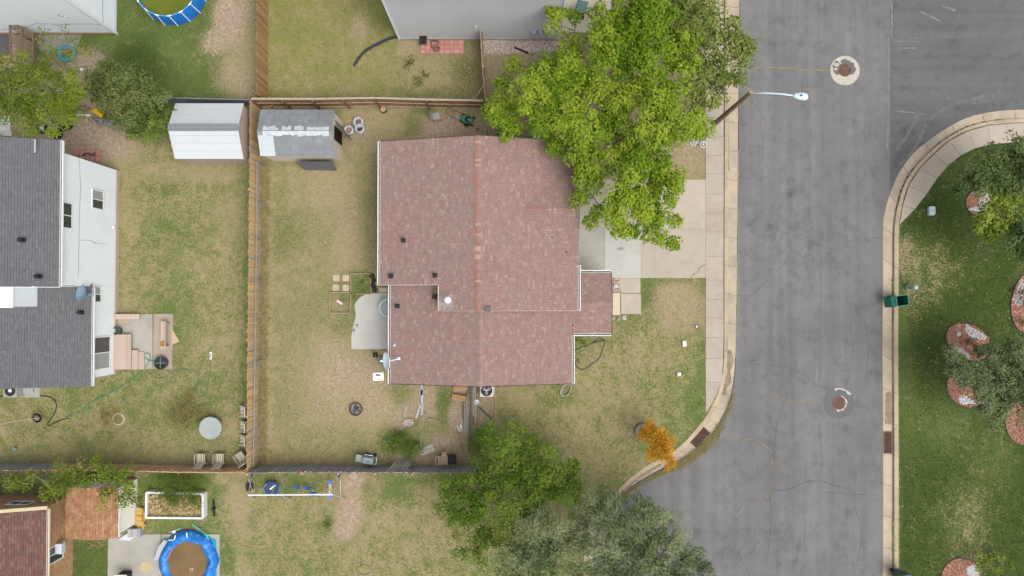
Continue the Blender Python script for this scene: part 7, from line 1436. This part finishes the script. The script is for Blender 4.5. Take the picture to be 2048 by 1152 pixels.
for (x_, y_) in [(.33, .27), (.33, -.27), (-.36, .27), (-.36, -.27)]:
    mb = MB(); mb.xf = X; mb.lathe([(.03, -.03), (.11, -.03), (.11, .03), (.03, .03)], (x_, y_, .11), 14, R=Matrix.Rotation(math.pi / 2, 3, 'X')); mb.build('wheel', BLACK, t)
mb = MB(); mb.xf = X; mb.tube([(-.40, .22, .25), (-1.35, .22, .85), (-1.4, .15, .88), (-1.4, -.15, .88), (-1.35, -.22, .85), (-.40, -.22, .25)], .016, 6); mb.tube([(-.95, .22, .6), (-.95, -.22, .6)], .013, 6); mb.build('handlebar', BLACK, t)
mb = MB(); mb.bar(P(916, 247, .06), P(925, 246, .06), .08, .06); mb.build('orange_tool', mat('tool_orange', (.55, .25, .03), .5), label='small orange tool beside the lawn mower', cat='tool')
mb = MB(); mb.bar(P(968, 253, .2), P(973, 270, .05), .1, .04); mb.build('leaning_plank', W_PALE, label='short tan plank by the chain-link fence under the maple', cat='plank')
for (x, y, lb) in [(955, 258, 'brown clay shard on the dirt near the short tan plank')]: mb = MB(); mb.lathe([(.1, 0), (.08, .1), (0, .14)], P(x, y), 7, jit=.03); mb.build('clay_shard', mat('clay', (.33, .15, .09), .9), label=lb, cat='shard')

# ------------------------------------------------------------------ patio side of the red-roofed house
STONE = mat('step_stone', (.46, .37, .26), .92, .12, 4, rand=.08, col2=(.34, .29, .22), scale2=2)
for (x, y, lb) in [(673, 556, 'pale square paver, the one at the north-west of four'), (692, 556, 'pale square paver, the one next to the garden bed'), (672, 575, 'tan square paver, the one at the south-west of four'), (692, 576, 'pale paver touching the lower garden bed corner')]:
    mb = MB(); c = P(x, y); n = 12; vv = []
    for z, k in ((0, 1), (.04, 1), (.05, .94)):
        for j in range(n):
            a = 2 * math.pi * (j + .5) / n; s = .24 / max(abs(math.cos(a)), abs(math.sin(a))) * .95; s = min(s, .29); vv.append(c + Vector((math.cos(a) * s * k, math.sin(a) * s * k, z)))
    mb.add(vv, [(i * n + j, i * n + (j + 1) % n, (i + 1) * n + (j + 1) % n, (i + 1) * n + j) for i in range(2) for j in range(n)] + [tuple(range(2 * n, 3 * n))]); mb.build('paver', STONE, label=lb, cat='paver', group='four square pavers near the patio')
EDW = mat('bed_edging_wood', (.30, .24, .15), .9, .2, 8)
for (x0, y0, x1, y1, lb) in [(702, 547, 742, 588, 'timber-edged garden bed beside the curved patio corner'), (660, 585, 702, 626, 'timber-edged garden bed with a fallen pink cloth inside')]:
    t = thing('garden_bed', lb, 'garden bed', P((x0 + x1) / 2, (y0 + y1) / 2), 'edged garden beds by the patio')
    for (a, b, c_, d_2) in [(x0, y0, x1, y0), (x1, y0, x1, y1), (x1, y1, x0, y1), (x0, y1, x0, y0)]: mb = MB(); mb.bar(P(a, b, .06), P(c_, d_2, .06), .06, .14); mb.build('edge_board', EDW, t)
mb = MB(); mb.bar(P(674, 601, .08), P(685, 608, .08), .16, .08); mb.build('pink_cloth', mat('cloth_pink', (.60, .46, .45), .8, .15, 9), label='small pale pink cloth in the lower garden bed', cat='cloth')
for i, (x, y) in enumerate([(745, 553), (748, 562), (746, 572), (750, 579)]):
    mb = MB(); mb.lathe([(.16, 0), (.18, .08), (.1, .18), (0, .2)], P(x, y), 9, jit=.04); mb.build('black_rock', mat('rock_black', (.035, .035, .036), .8, .3, 9), label=['jagged black rock at the top of the row beside the garden bed', 'second black rock down the row beside the garden bed', 'third black rock down the row beside the garden bed', 'last black rock of the row, next to the patio corner'][i], cat='rock', group='black rocks beside the garden bed')
mb = MB(); mb.box(P(767, 580, .05), (.55, .32, .1)); mb.build('concrete_block', STONE, label='tan concrete slab between patio and roof eave', cat='slab')
mb = MB(); mb.box(P(768, 706, .03), (.55, .38, .06), .1); mb.build('stone_slab', mat('slab_brown', (.30, .21, .15), .9, .1, 5), label='brown stone slab at the south edge of the patio', cat='slab')
t = thing('patio_table', 'round grey-green patio table half under the roof eave', 'table', P(781, 616)); c = P(780, 616)
mb = MB(); mb.ring(c + Vector((0, 0, .70)), .60, .045, 32, 6); mb.lathe([(.60, .70), (.44, .715)], c, 32); mb.build('rim', mat('table_rim', (.42, .47, .46), .4), t); mb = MB(); mb.lathe([(.44, .719), (0.001, .72)], c, 32); mb.build('glass_top', mat('table_glass', (.29, .33, .335), .15, .05), t); mb = MB(); mb.ring(c + Vector((0, 0, .726)), .44, .015, 32, 5); mb.build('inner_ring', mat('ring_dark', (.08, .09, .09), .5), t)
for k in range(4):
    a = math.pi / 4 + k * math.pi / 2; mb = MB(); mb.tube([c + Vector((math.cos(a) * .45, math.sin(a) * .45, .70)), c + Vector((math.cos(a) * .5, math.sin(a) * .5, .05))], .022, 6); mb.build('leg', STEEL, t)
t = thing('boot_pair', 'pair of black work boots on the grass south of the patio', 'boots', P(751, 711))
for s in (-1, 1): mb = MB(); c = P(751 + s * 2.6, 711); mb.box(c + Vector((0, .04, .05)), (.11, .30, .09)); mb.box(c + Vector((0, .12, .17)), (.10, .13, .18)); mb.build('boot', BLACK, t)
mb = MB(); c = P(764, 720); mb.box(c + Vector((0, 0, .16)), (.30, .42, .32)); mb.box(c + Vector((0, 0, .335)), (.34, .46, .03)); mb.box(c + Vector((0, 0, .36)), (.2, .3, .03)); mb.build('green_box', mat('box_green', (.10, .16, .14), .6, .1), label='small dark green box below the satellite dish', cat='box')
t = thing('white_board', 'white flat panel with black fittings on the grass', 'panel', P(757, 753)); mb = MB(); c = P(757, 753); mb.box(c + Vector((0, 0, .04)), (.70, .52, .05), .05); mb.build('panel', mat('panel_white', (.80, .81, .82), .4, .03), t)
for (dx, dy, r_) in [(-.09, .10, .06), (.02, .12, .05), (.10, .06, .045)]: mb = MB(); mb.lathe([(r_, .065), (r_, .09), (r_ * .5, .09), (r_ * .5, .07)], c + Vector((dx, dy, 0)), 12); mb.build('fitting', BLACK, t)
mb = MB(); mb.box(c + Vector((.1, -.18, .07)), (.2, .025, .01)); mb.build('label_strip', BLACK, t)
t = thing('fire_pit', 'round metal fire pit ring with charred logs on bare ground', 'fire pit', P(713, 818)); c = P(713, 818); mb = MB(); mb.lathe([(.40, 0), (.42, .24), (.38, .24), (.36, .05)], c, 28, jit=.006); mb.build('ring_wall', mat('pit_rust', (.10, .06, .05), .8, .3, 8), t); mb = MB(); mb.lathe([(.37, .06), (0.001, .08)], c, 20); mb.build('ash_bed', mat('ash', (.10, .095, .092), .95, .4, 14, col2=(.28, .27, .26), scale2=6), t)
for (a, l, dx, dy) in [(.6, .5, 0, 0), (2.2, .42, .05, .08), (1.4, .4, -.08, -.05), (2.9, .35, .06, -.1)]: mb = MB(); d = Vector((math.cos(a), math.sin(a), .1)) * l / 2; q = c + Vector((dx, dy, .15)); mb.tube([q - d, q + d], .04, 6); mb.build('charred_log', mat('charcoal', (.03, .028, .027), .9, .3, 12, col2=(.3, .29, .28), mix2=.4, scale2=9), t)

# ------------------------------------------------------------------ south side: grills, pallet, lumber
t = thing('gas_grill', 'blue-grey gas grill with side shelf by the grey fence', 'grill', P(742, 918)); X = frame3(P(742, 915), math.radians(-8))
GRL = mat('grill_blue_grey', (.20, .25, .275), .5, .12, 5); 
def part(par, nm, m, fn, X_=None):
    mb = MB(); mb.xf = X_; fn(mb); return mb.build(nm, m, par)
part(t, 'cart', mat('grill_dark', (.06, .065, .07), .6), lambda b: b.box((0, 0, .4), (.62, .46, .72)), X); part(t, 'hood', GRL, lambda b: b.add([(-.36, -.26, .78), (.36, -.26, .78), (.36, .26, .78), (-.36, .26, .78), (-.33, -.18, 1.0), (.33, -.18, 1.0), (.33, .2, 1.02), (-.33, .2, 1.02)], [(4, 5, 6, 7), (0, 1, 5, 4), (1, 2, 6, 5), (2, 3, 7, 6), (3, 0, 4, 7), (3, 2, 1, 0)]), X)
part(t, 'side_shelf', mat('shelf_grey', (.27, .285, .28), .6, .08), lambda b: b.box((-.62, .02, .74), (.42, .46, .035)), X); part(t, 'thermometer', RUST, lambda b: b.lathe([(.07, 1.0), (.06, 1.03), (0, 1.03)], (.03, -.02, 0), 12), X)
part(t, 'handle', PWHT, lambda b: b.tube([(-.25, .30, .86), (-.25, .36, .88), (.25, .36, .88), (.25, .30, .86)], .018, 6), X); part(t, 'side_handle', PWHT, lambda b: b.tube([(.38, .2, .76), (.50, .2, .76), (.50, -.2, .76), (.38, -.2, .76)], .018, 6), X)
for s in (-1, 1): part(t, 'wheel', BLACK, lambda b: b.lathe([(.03, -.03), (.10, -.03), (.10, .03), (.03, .03)], (s * .28, .27, .1), 12, R=Matrix.Rotation(math.pi / 2, 3, 'X')), X)
t = thing('old_grill', 'rusty old grill with tan top and black firebox by the tree', 'grill', P(890, 915)); X = frame3(P(893, 915), math.radians(2))
part(t, 'work_top', mat('grill_rusty', (.34, .235, .12), .8, .2, 5, col2=(.14, .22, .27), mix2=.42, scale2=2), lambda b: b.box((-.16, 0, .78), (.62, .56, .06)), X); part(t, 'firebox', BLACK, lambda b: (b.box((.42, 0, .62), (.5, .56, .3)), b.box((.42, 0, .83), (.36, .42, .1))), X); part(t, 'end_frame', mat('frame_tan', (.38, .32, .22), .8), lambda b: (b.bar((-.62, -.26, .76), (-.62, .26, .76), .04, .04), b.bar((-.62, -.26, .762), (-.47, -.26, .762), .04, .04), b.bar((-.62, .26, .762), (-.47, .26, .762), .04, .04)), X)
part(t, 'front_block', mat('wood_orange', (.36, .21, .10), .85), lambda b: b.box((-.05, .42, .72), (.34, .18, .06)), X); part(t, 'handle', PWHT, lambda b: b.tube([(-.22, .30, .84), (-.22, .33, .86), (.06, .33, .86), (.06, .30, .84)], .015, 6), X)
for sx in (-.4, .6):
    for sy in (-.24, .24): part(t, 'leg', STEEL, lambda b: b.tube([(sx, sy, 0), (sx, sy, .76)], .02, 6), X)
WPAL = mat('pallet_wood', (.36, .33, .28), .9, .15, 6, rand=.1)
t = thing('wooden_pallet', 'weathered wooden pallet leaning on the grey fence', 'pallet', P(800, 922))
tl, tr_, blp, brp = P(776, 944, 1.45), P(814, 944, 1.45), P(792, 917, .05), P(826, 917, .05)
for k in range(7): f = (k + .3) / 7; mb = MB(); mb.bar(blp.lerp(brp, f), tl.lerp(tr_, f), .10, .025, up=(0, 1, .5)); mb.build('slat', WPAL, t)
for f in (.03, .5, .985): mb = MB(); mb.bar(blp.lerp(tl, f) + Vector((0, -.03, -.02)), brp.lerp(tr_, f) + Vector((0, -.03, -.02)), .09, .05, up=(0, 1, .5)); mb.build('stringer', WPAL, t)
mb = MB(); mb.bar(tl + Vector((-.02, .03, .03)), tr_ + Vector((.05, .03, .03)), .08, .09); mb.build('top_board', mat('board_pale', (.55, .53, .5), .8), t)
t = thing('plank_pair', 'two weathered grey planks nailed together on bare soil', 'planks', P(851, 900))
for s in (-1, 1): mb = MB(); a, b = P(838, 906, .06), P(868, 894, .06); n_ = Vector((-(b - a).y, (b - a).x, 0)).normalized() * .13 * s; mb.bar(a + n_, b + n_, .24, .05); mb.build('plank', WPAL, t)
WG1m = mat('lumber_grey', (.30, .29, .275), .9, .15, 6, rand=.15); WD = mat('lumber_dark', (.15, .125, .10), .9, .2, 6, rand=.1)
GL_ = 'loose lumber south of the red-roofed house'
lum = [((945, 768, 940, 800), .14, WD, 'dark timber beam at the house end of the lumber pile'), ((941, 771, 931, 800), .12, WD, 'dark slanted beam beside the brown wooden crates'), ((944, 775, 942, 905), .11, WD, 'long dark timber in the middle of the lumber pile'), ((950, 771, 951, 842), .09, WG1m, 'grey timber beside the air conditioner pad'), ((946, 771, 947, 832), .12, WG1m, 'wide grey timber in the lumber pile'), ((933, 800, 931, 862), .06, WG1m, 'thin grey batten at the west side of the lumber pile'), ((929.5, 805, 928, 870), .06, WG1m, 'pale grey batten beside the white pipe scraps'), ((936, 812, 934, 870), .08, WG1m, 'grey batten with a bluish end in the lumber pile'), ((940, 830, 937, 905), .07, WD, 'dark batten at the south end of the lumber pile'), ((926, 800, 925, 845), .04, WD, 'thin brown stick west of the lumber pile'), ((917, 862, 926, 905), .04, WD, 'thin dark rod running down to the old grill')]
for k, ((x0, y0, x1, y1), w_, m, lb) in enumerate(lum): z = .06 + .035 * (k % 4); mb = MB(); mb.bar(P(x0, y0, z), P(x1, y1, z), w_, .06); mb.bar(P(x0, y0, z - .055), P(x0 + .1, y0 + 2, z - .055), w_ * .8, .05); mb.build('timber', m, label=lb, cat='lumber', group=GL_)
WNW = mat('crate_wood', (.35, .20, .10), .85, .12, 6)
for (x0, y0, x1, y1, lb) in [(908, 777, 935, 772, 'brown wooden crate closest to the red roof edge'), (905, 791, 932, 796, 'brown wooden crate beside the lumber pile, farther from the roof')]:
    t = thing('wooden_crate', lb, 'crate', P((x0 + x1) / 2, (y0 + y1) / 2), 'brown crates by the red roof'); a, b = P(x0, y0), P(x1, y1); d = (b - a).normalized(); n_ = Vector((-d.y, d.x, 0)); c = (a + b) / 2; L_ = (b - a).length
    for k in range(3): mb = MB(); q = n_ * (-.1 + k * .1); mb.bar(a + q + Vector((0, 0, .36)), b + q + Vector((0, 0, .36)), .095, .03); mb.build('top_slat', WNW, t)
    for s in (-1, 1): mb = MB(); q = n_ * (.15 * s); mb.bar(a + q + Vector((0, 0, .18)), b + q + Vector((0, 0, .18)), .025, .34); mb.build('side_board', mat('crate_white', (.55, .53, .5), .8) if s < 0 else WNW, t)
    for p in (a, b): mb = MB(); mb.bar(p - n_ * .14 + Vector((0, 0, .175)), p + n_ * .14 + Vector((0, 0, .175)), .025, .33); mb.build('end_board', WNW, t)
t = thing('condenser', 'white air conditioner condenser with fan half under the red eave', 'air conditioner', P(974, 779)); c = P(974, 778)
mb = MB(); mb.box(c + Vector((0, 0, .36)), (.80, .80, .72)); mb.build('casing', mat('casing_white', (.60, .62, .62), .5, .06), t); mb = MB(); mb.lathe([(.37, .725), (.36, .75), (.33, .75), (.32, .73), (0.001, .728)], c, 28); mb.build('fan_well', mat('fan_dark', (.03, .03, .03), .8), t)
for k in range(3): a = 2 * math.pi * k / 3 + .5; mb = MB(); q = c + Vector((math.cos(a) * .17, math.sin(a) * .17, .745)); mb.lathe([(.115, 0), (.1, .012), (0, .012)], q, 12); mb.build('fan_blade', mat('blade_grey', (.22, .22, .22), .5), t)
mb = MB(); mb.lathe([(.06, .74), (.05, .78), (0, .78)], c, 12); mb.build('fan_hub', PWHT, t); mb = MB(); mb.box(c + Vector((0, -.02, .02)), (1.0, 1.0, .05)); mb.build('pad', CONC_W, t)
mb = MB(); mb.lathe([(.13, 0), (.15, .26), (.165, .28), (.14, .28), (.12, .1), (0.001, .1)], P(954, 803), 18); mb.build('white_bucket', PWHT, label='white bucket beside the lumber pile', cat='bucket')
mb = MB(); mb.bar(P(957, 814, .08), P(984, 838, .08), .10, .08); mb.bar(P(957, 814, .13), P(984, 838, .13), .03, .03); mb.build('green_post', mat('post_green', (.03, .12, .09), .6), label='dark green metal post lying on the soil', cat='post')
t = thing('brick_edging', 'thin tan brick edging along the soil strip', 'edging', P(991, 818))
for k in range(17):
    y = 790 + k * 3.6; mb = MB(); mb.box(P(991.5 - .004 * (y - 790) ** 1.6 * .4, y, .04), (.10, .105, .08)); mb.build('brick', mat('edging_brick', (.38, .26, .16), .9, .12, 9, rand=.12), t)
for k in range(9): mb = MB(); mb.box(P(960 + k * 3.5, 792.5, .038), (.105, .10, .08)); mb.build('brick', mat('edging_brick', (.38, .26, .16)), t)
mb = MB()
for (x0, y0, x1, y1) in [(914, 850, 919, 862), (919, 848, 924, 856), (918, 860, 925, 852), (924, 838, 923, 852), (916, 862, 925, 862), (920, 852, 925, 860)]: mb.tube([P(x0, y0, .05), P(x1, y1, .06)], .022, 6)
mb.build('pipe_scrap', PWHT, label='tangle of short white pipe scraps on the soil', cat='pipes')
WGP = mat('plank_blue_grey', (.36, .37, .37), .85, .12, 5, rand=.1)
for (x0, y0, x1, y1, w_, lb) in [(842, 806, 832, 836, .13, 'pale grey plank lying at a slant beside the pipe rail'), (844, 780, 844, 830, .16, 'grey plank lying along the pipe rail'), (843, 766, 843, 790, .15, 'pinkish board at the red roof edge by the pipe rail'), (812, 812, 809, 834, .06, 'thin pale stick above the broken slab')]:
    mb = MB(); mb.bar(P(x0, y0, .05), P(x1, y1, .05), w_, .05); mb.bar(P(x0, y0, .02), P(x0 + .2, y0 + 3, .02), w_ * .9, .03); mb.build('plank', WGP, label=lb, cat='plank', group='grey planks by the pipe rail')
mb = MB(); mb.lathe([(.34, 0), (.36, .08), (.30, .13), (0.001, .12)], P(816, 845), 9, 1, .8, jit=.05); mb.build('broken_slab', mat('slab_pink_grey', (.36, .30, .285), .9, .2, 6), label='broken pinkish grey slab near the fire pit', cat='slab')
mb = MB(); mb.tube(smooth_path([P(x, y, .03) for x, y in [(855, 836), (865, 835), (872, 838), (879, 841)]], 4), .03, 5); mb.build('dark_stick', WD, label='curved dark stick on the bare soil', cat='stick')

# ------------------------------------------------------------------ front yard
mb = MB(); mb.tube(smooth_path([P(x, y, .03) for x, y in [(1148, 702), (1162, 695), (1178, 690), (1186, 685), (1196, 678), (1206, 678), (1209, 686), (1203, 705), (1198, 718), (1185, 727), (1176, 735), (1165, 739), (1156, 736), (1151, 726), (1155, 719), (1159, 727)]], 5), .022, 6); mb.tube([P(1186, 686, .05), P(1209, 680, .05)], .035, 6); mb.build('garden_hose', mat('hose_charcoal', (.06, .065, .07), .5), label='dark garden hose looping on the front lawn below the porch', cat='hose')
t = thing('hose_coil', 'coiled pale grey hose on the lawn by the red roof corner', 'hose', P(1132, 780))
for (r_, dx, z) in [(.46, 0, .03), (.42, .03, .07), (.47, -.02, .11)]:
    mb = MB(); c = P(1132, 780, z) + Vector((dx, 0, 0)); R_ = Matrix.Rotation(math.radians(58), 3, 'Z'); n = 26; mb.tube([c + R_ @ Vector((math.cos(2 * math.pi * k / n) * r_, math.sin(2 * math.pi * k / n) * r_ * .6, 0)) for k in range(n + 1)], .022, 6, cap=False); mb.build('loop', mat('hose_grey', (.36, .36, .34), .6), t)
t = thing('valve_cover', 'round maroon valve cover with white cap on the front lawn', 'valve cover', P(1393, 653)); mb = MB(); mb.lathe([(.16, 0), (.16, .03), (0.001, .035)], P(1393, 653), 18); mb.build('ring', mat('cover_maroon', (.17, .10, .11), .8), t); mb = MB(); mb.lathe([(.07, .03), (.06, .07), (0, .08)], P(1393, 653), 12); mb.build('cap', PWHT, t)
mb = MB(); c = P(1368, 687); mb.box(c + Vector((0, 0, .06)), (.24, .38, .12), .05); mb.box(c + Vector((0, 0, .13)), (.18, .30, .03), .05); mb.build('meter_lid', mat('lid_white', (.70, .69, .66), .6), label='white rectangular meter lid on the front lawn', cat='meter lid')
mb = MB(); c = P(1357.5, 748); mb.box(c + Vector((0, 0, .06)), (.22, .20, .12), .2); mb.lathe([(.08, .12), (.05, .17), (0, .18)], c, 10); mb.build('vent_cap', PWHT, label='small white pipe cap on the front lawn', cat='pipe cap')
for (x, y, r_, lb) in [(1248, 635.5, .17, 'grey stepping stone below the front walk'), (1226, 637, .10, 'small pale stone by the porch step')]: mb = MB(); mb.lathe([(r_, 0), (r_ * 1.02, .05), (r_ * .8, .08), (0.001, .08)], P(x, y), 7, jit=.015); mb.build('stone', mat('stone_grey', (.36, .36, .34), .9, .1), label=lb, cat='stone')
mb = MB(); mb.bar(P(1234, 642, .04), P(1239, 636, .04), .08, .05); mb.build('wood_chip', W_PALE, label='small tan wood scrap below the front step', cat='wood scrap')
t = thing('pebble_bed', 'mixed coloured pebbles beside the front porch', 'pebbles', P(1231, 571)); gp = [(1222, 557), (1238, 557), (1239, 585), (1223, 585)]; mb = MB(); mb.prism(polyw(gp), -.01, .02); mb.build('bed', mat('pebble_base', (.20, .15, .12), .95, .3, 14), t); chips(gp, 420, .07, .02, mat('pebble_mixed', (.3, .25, .2), .8, .1, 8, island=.2, ramp=[(0, (.36, .24, .19)), (.3, (.20, .14, .12)), (.5, (.45, .40, .36)), (.75, (.30, .16, .12)), (.9, (.5, .47, .42))]), t, 'pebble')
mb = MB(); mb.lathe([(.11, .02), (.15, .1), (.1, .18), (0, .2)], P(1230, 572), 10, jit=.015); mb.build('round_stone', mat('stone_pale', (.52, .48, .43), .8), label='round pale stone on the porch pebbles', cat='stone')
mb = MB(); c = P(1284, 862); n = 30; mb.ring(c + Vector((0, 0, .1)), .42, .09, 30, 8); mb.build('tyre_planter', mat('tyre_weathered', (.20, .195, .185), .9, .2, 9), label='grey half-buried tyre planter around the orange tree', cat='planter')
# child's bicycle lying under the maple edge
t = thing('bicycle', 'small white bicycle lying on its side beside the sidewalk', 'bicycle', P(1397, 285)); X = frame3(P(1397, 287, .10), math.radians(-12)) @ Matrix.Rotation(math.radians(-80), 4, 'X')
BWH = mat('bike_white', (.68, .70, .74), .35)
for (x_, nm) in [(-.33, 'rear'), (.33, 'front')]:
    part(t, 'wheel', BWH, lambda b: b.ring((x_, 0, 0), .20, .022, 24, 6, Matrix.Rotation(math.pi / 2, 3, 'X')), X)
    for k in range(6): a = math.pi * k / 6; part(t, 'spoke', PWHT, lambda b: b.tube([(x_ - math.cos(a) * .2, 0, -math.sin(a) * .2), (x_ + math.cos(a) * .2, 0, math.sin(a) * .2)], .005, 4), X)
part(t, 'frame', mat('bike_lilac', (.50, .50, .62), .4), lambda b: (b.tube([(-.33, 0, 0), (-.03, 0, .0), (.24, 0, .28), (-.14, 0, .30), (-.33, 0, 0)], .018, 6), b.tube([(-.03, 0, 0), (-.14, 0, .36)], .018, 6), b.tube([(.33, 0, 0), (.22, 0, .40)], .018, 6)), X)
part(t, 'saddle', BLACK, lambda b: b.box((-.15, 0, .38), (.2, .1, .05)), X); part(t, 'handlebar', BWH, lambda b: b.tube([(.18, -.22, .44), (.22, 0, .42), (.18, .22, .44)], .015, 6), X); part(t, 'crank', BLACK, lambda b: b.bar((-.03, .06, -.09), (-.03, .06, .09), .02, .02), X)
for s in (-1, 1): part(t, 'pedal', BLACK, lambda b: b.box((-.03, s * .09, s * .09), (.08, .07, .025)), X)
mb = MB(); c = P(1401, 238); mb.box(c + Vector((0, 0, .1)), (.62, .5, .2)); mb.box(c + Vector((0, 0, .215)), (.66, .54, .03)); mb.build('ground_box', mat('box_grey_green', (.24, .28, .25), .7), label='grey-green ground box beside the lamp pole base', cat='utility box')

# ------------------------------------------------------------------ bottom-left yard
t = thing('planter_bed', 'white-framed raised planter bed full of weeds', 'planter', P(353, 1010))
for (x0, y0, x1, y1) in [(297, 983, 409, 986), (409, 986, 409, 1034), (409, 1034, 296, 1033), (296, 1033, 297, 983)]: mb = MB(); mb.bar(P(x0, y0, .28), P(x1, y1, .28), .12, .56); mb.build('side_board', mat('planter_white', (.64, .65, .64), .7, .08, 5), t)
mb = MB(); mb.prism(polyw([(299, 986), (406, 988), (406, 1031), (299, 1031)]), 0, .34); mb.build('soil', mat('straw_soil', (.26, .19, .10), .95, .35, 7, col2=(.14, .13, .045), scale2=1.5, bump=.6, bscale=12), t); chips([(300, 987), (405, 989), (405, 1030), (300, 1030)], 900, .09, .34, mat('straw_chip', (.33, .25, .13), .95, .2, 9, island=.25, ramp=[(0, (.34, .25, .13)), (.4, (.22, .15, .08)), (.6, (.15, .15, .05)), (.85, (.40, .30, .17))]), t, 'straw')
mb = MB(); c = P(428, 1015); mb.bar(P(427, 1000, .1), P(428, 1033, .1), .10, .1); mb.box(P(427, 1018, .2), (.2, .1, .2)); mb.build('black_post', BLACK, label='black metal post lying beside the white planter', cat='post')
mb = MB(); c = P(282, 1034)
for k in range(14): mb.box(c + Vector((random.gauss(0, .12), random.gauss(0, .35), .12 + random.uniform(-.05, .12))), (.42, .5, .18), random.uniform(-.4, .4), R=Matrix.Rotation(random.uniform(-.5, .5), 3, 'Z') @ Matrix.Rotation(random.uniform(-.2, .2), 3, 'X'))
mb.build('hay_bale', mat('hay', (.42, .28, .09), .95, .3, 14, bump=.8, bscale=20), label='loose golden hay bale against the white garden shed', cat='hay bale')
t = thing('cabinet', 'grey cabinet lying by the shed corner', 'cabinet', P(276, 1060)); mb = MB(); c = P(276, 1061); mb.box(c + Vector((0, 0, .24)), (.85, .52, .48), .05); mb.build('body', mat('cabinet_grey', (.25, .26, .27), .6, .08), t); mb = MB(); mb.box(c + Vector((-.28, 0, .5)), (.2, .48, .03), .05); mb.box(c + Vector((.05, 0, .5)), (.3, .48, .03), .05); mb.build('drawer', mat('cabinet_light', (.34, .35, .36), .6), t); mb = MB(); mb.box(c + Vector((.05, -.02, .52)), (.14, .14, .03)); mb.build('tag', mat('tag_tan', (.5, .38, .2), .7), t)
mb = MB(); mb.prism(polyw([(238, 1078), (262, 1062), (276, 1068), (262, 1080)]), .05, .16); mb.build('white_step', mat('step_white', (.50, .54, .54), .7, .08, 4), label='pale step slab in front of the garden shed door', cat='step')
mb = MB()
for k in range(16): a = P(192 + random.uniform(-10, 10), 1088 + random.uniform(-6, 6), .1); d = Vector((random.uniform(-.35, .35), random.uniform(-.2, .2), random.uniform(-.05, .08))); mb.tube([a - d, a + Vector((0, 0, .05)), a + d], .012, 4)
mb.build('twig_pile', mat('twig_tan', (.36, .25, .14), .9), label='pile of dry tan twigs on the dark grass by the shed', cat='twigs')
t = thing('barbecue', 'white-lidded barbecue on the pool patio', 'grill', P(256, 1146)); c = P(256, 1148); mb = MB(); mb.box(c + Vector((0, 0, .42)), (.6, .5, .7)); mb.build('cart', BLACK, t); mb = MB(); mb.box(c + Vector((0, 0, .84)), (.72, .54, .14)); mb.build('lid', PWHT, t); mb = MB(); mb.bar(c + Vector((-.1, .1, .93)), c + Vector((.15, .2, .93)), .06, .03); mb.build('handle', BLACK, t); mb = MB(); mb.box(c + Vector((.48, .05, .75)), (.22, .4, .04)); mb.build('side_shelf', BLACK, t)
t = thing('lawn_ring', 'faint green hose ring on the dry lawn at the south', 'hose', P(728, 1140)); mb = MB(); R_ = .48; c = P(728, 1140, .02); mb.tube([c + Vector((math.cos(2 * math.pi * k / 30) * R_, math.sin(2 * math.pi * k / 30) * R_ * .65, 0)) for k in range(31)], .02, 5, cap=False); mb.build('loop', mat('hose_faded', (.06, .17, .10)), t)
# fallen yellow leaves on the kept lawn and front lawn
mb = MB()
for _ in range(100):
    x, y = (random.uniform(1830, 2040), random.uniform(500, 860)) if random.random() < .7 else (random.uniform(1040, 1250), random.uniform(790, 900)); c = P(x, y, .07); a = random.uniform(0, 6.3); s = random.uniform(.025, .055); d = Vector((math.cos(a), math.sin(a), .1)) * s; n_ = Vector((-d.y, d.x, 0)) * .6; mb.add([c - d, c + n_, c + d, c - n_], [(0, 1, 2, 3)])
mb.build('fallen_leaf_litter', mat('leaf_yellow', (.48, .38, .04), .8), label='scattered small yellow fallen leaves on the lawns', cat='leaves', kind='stuff')
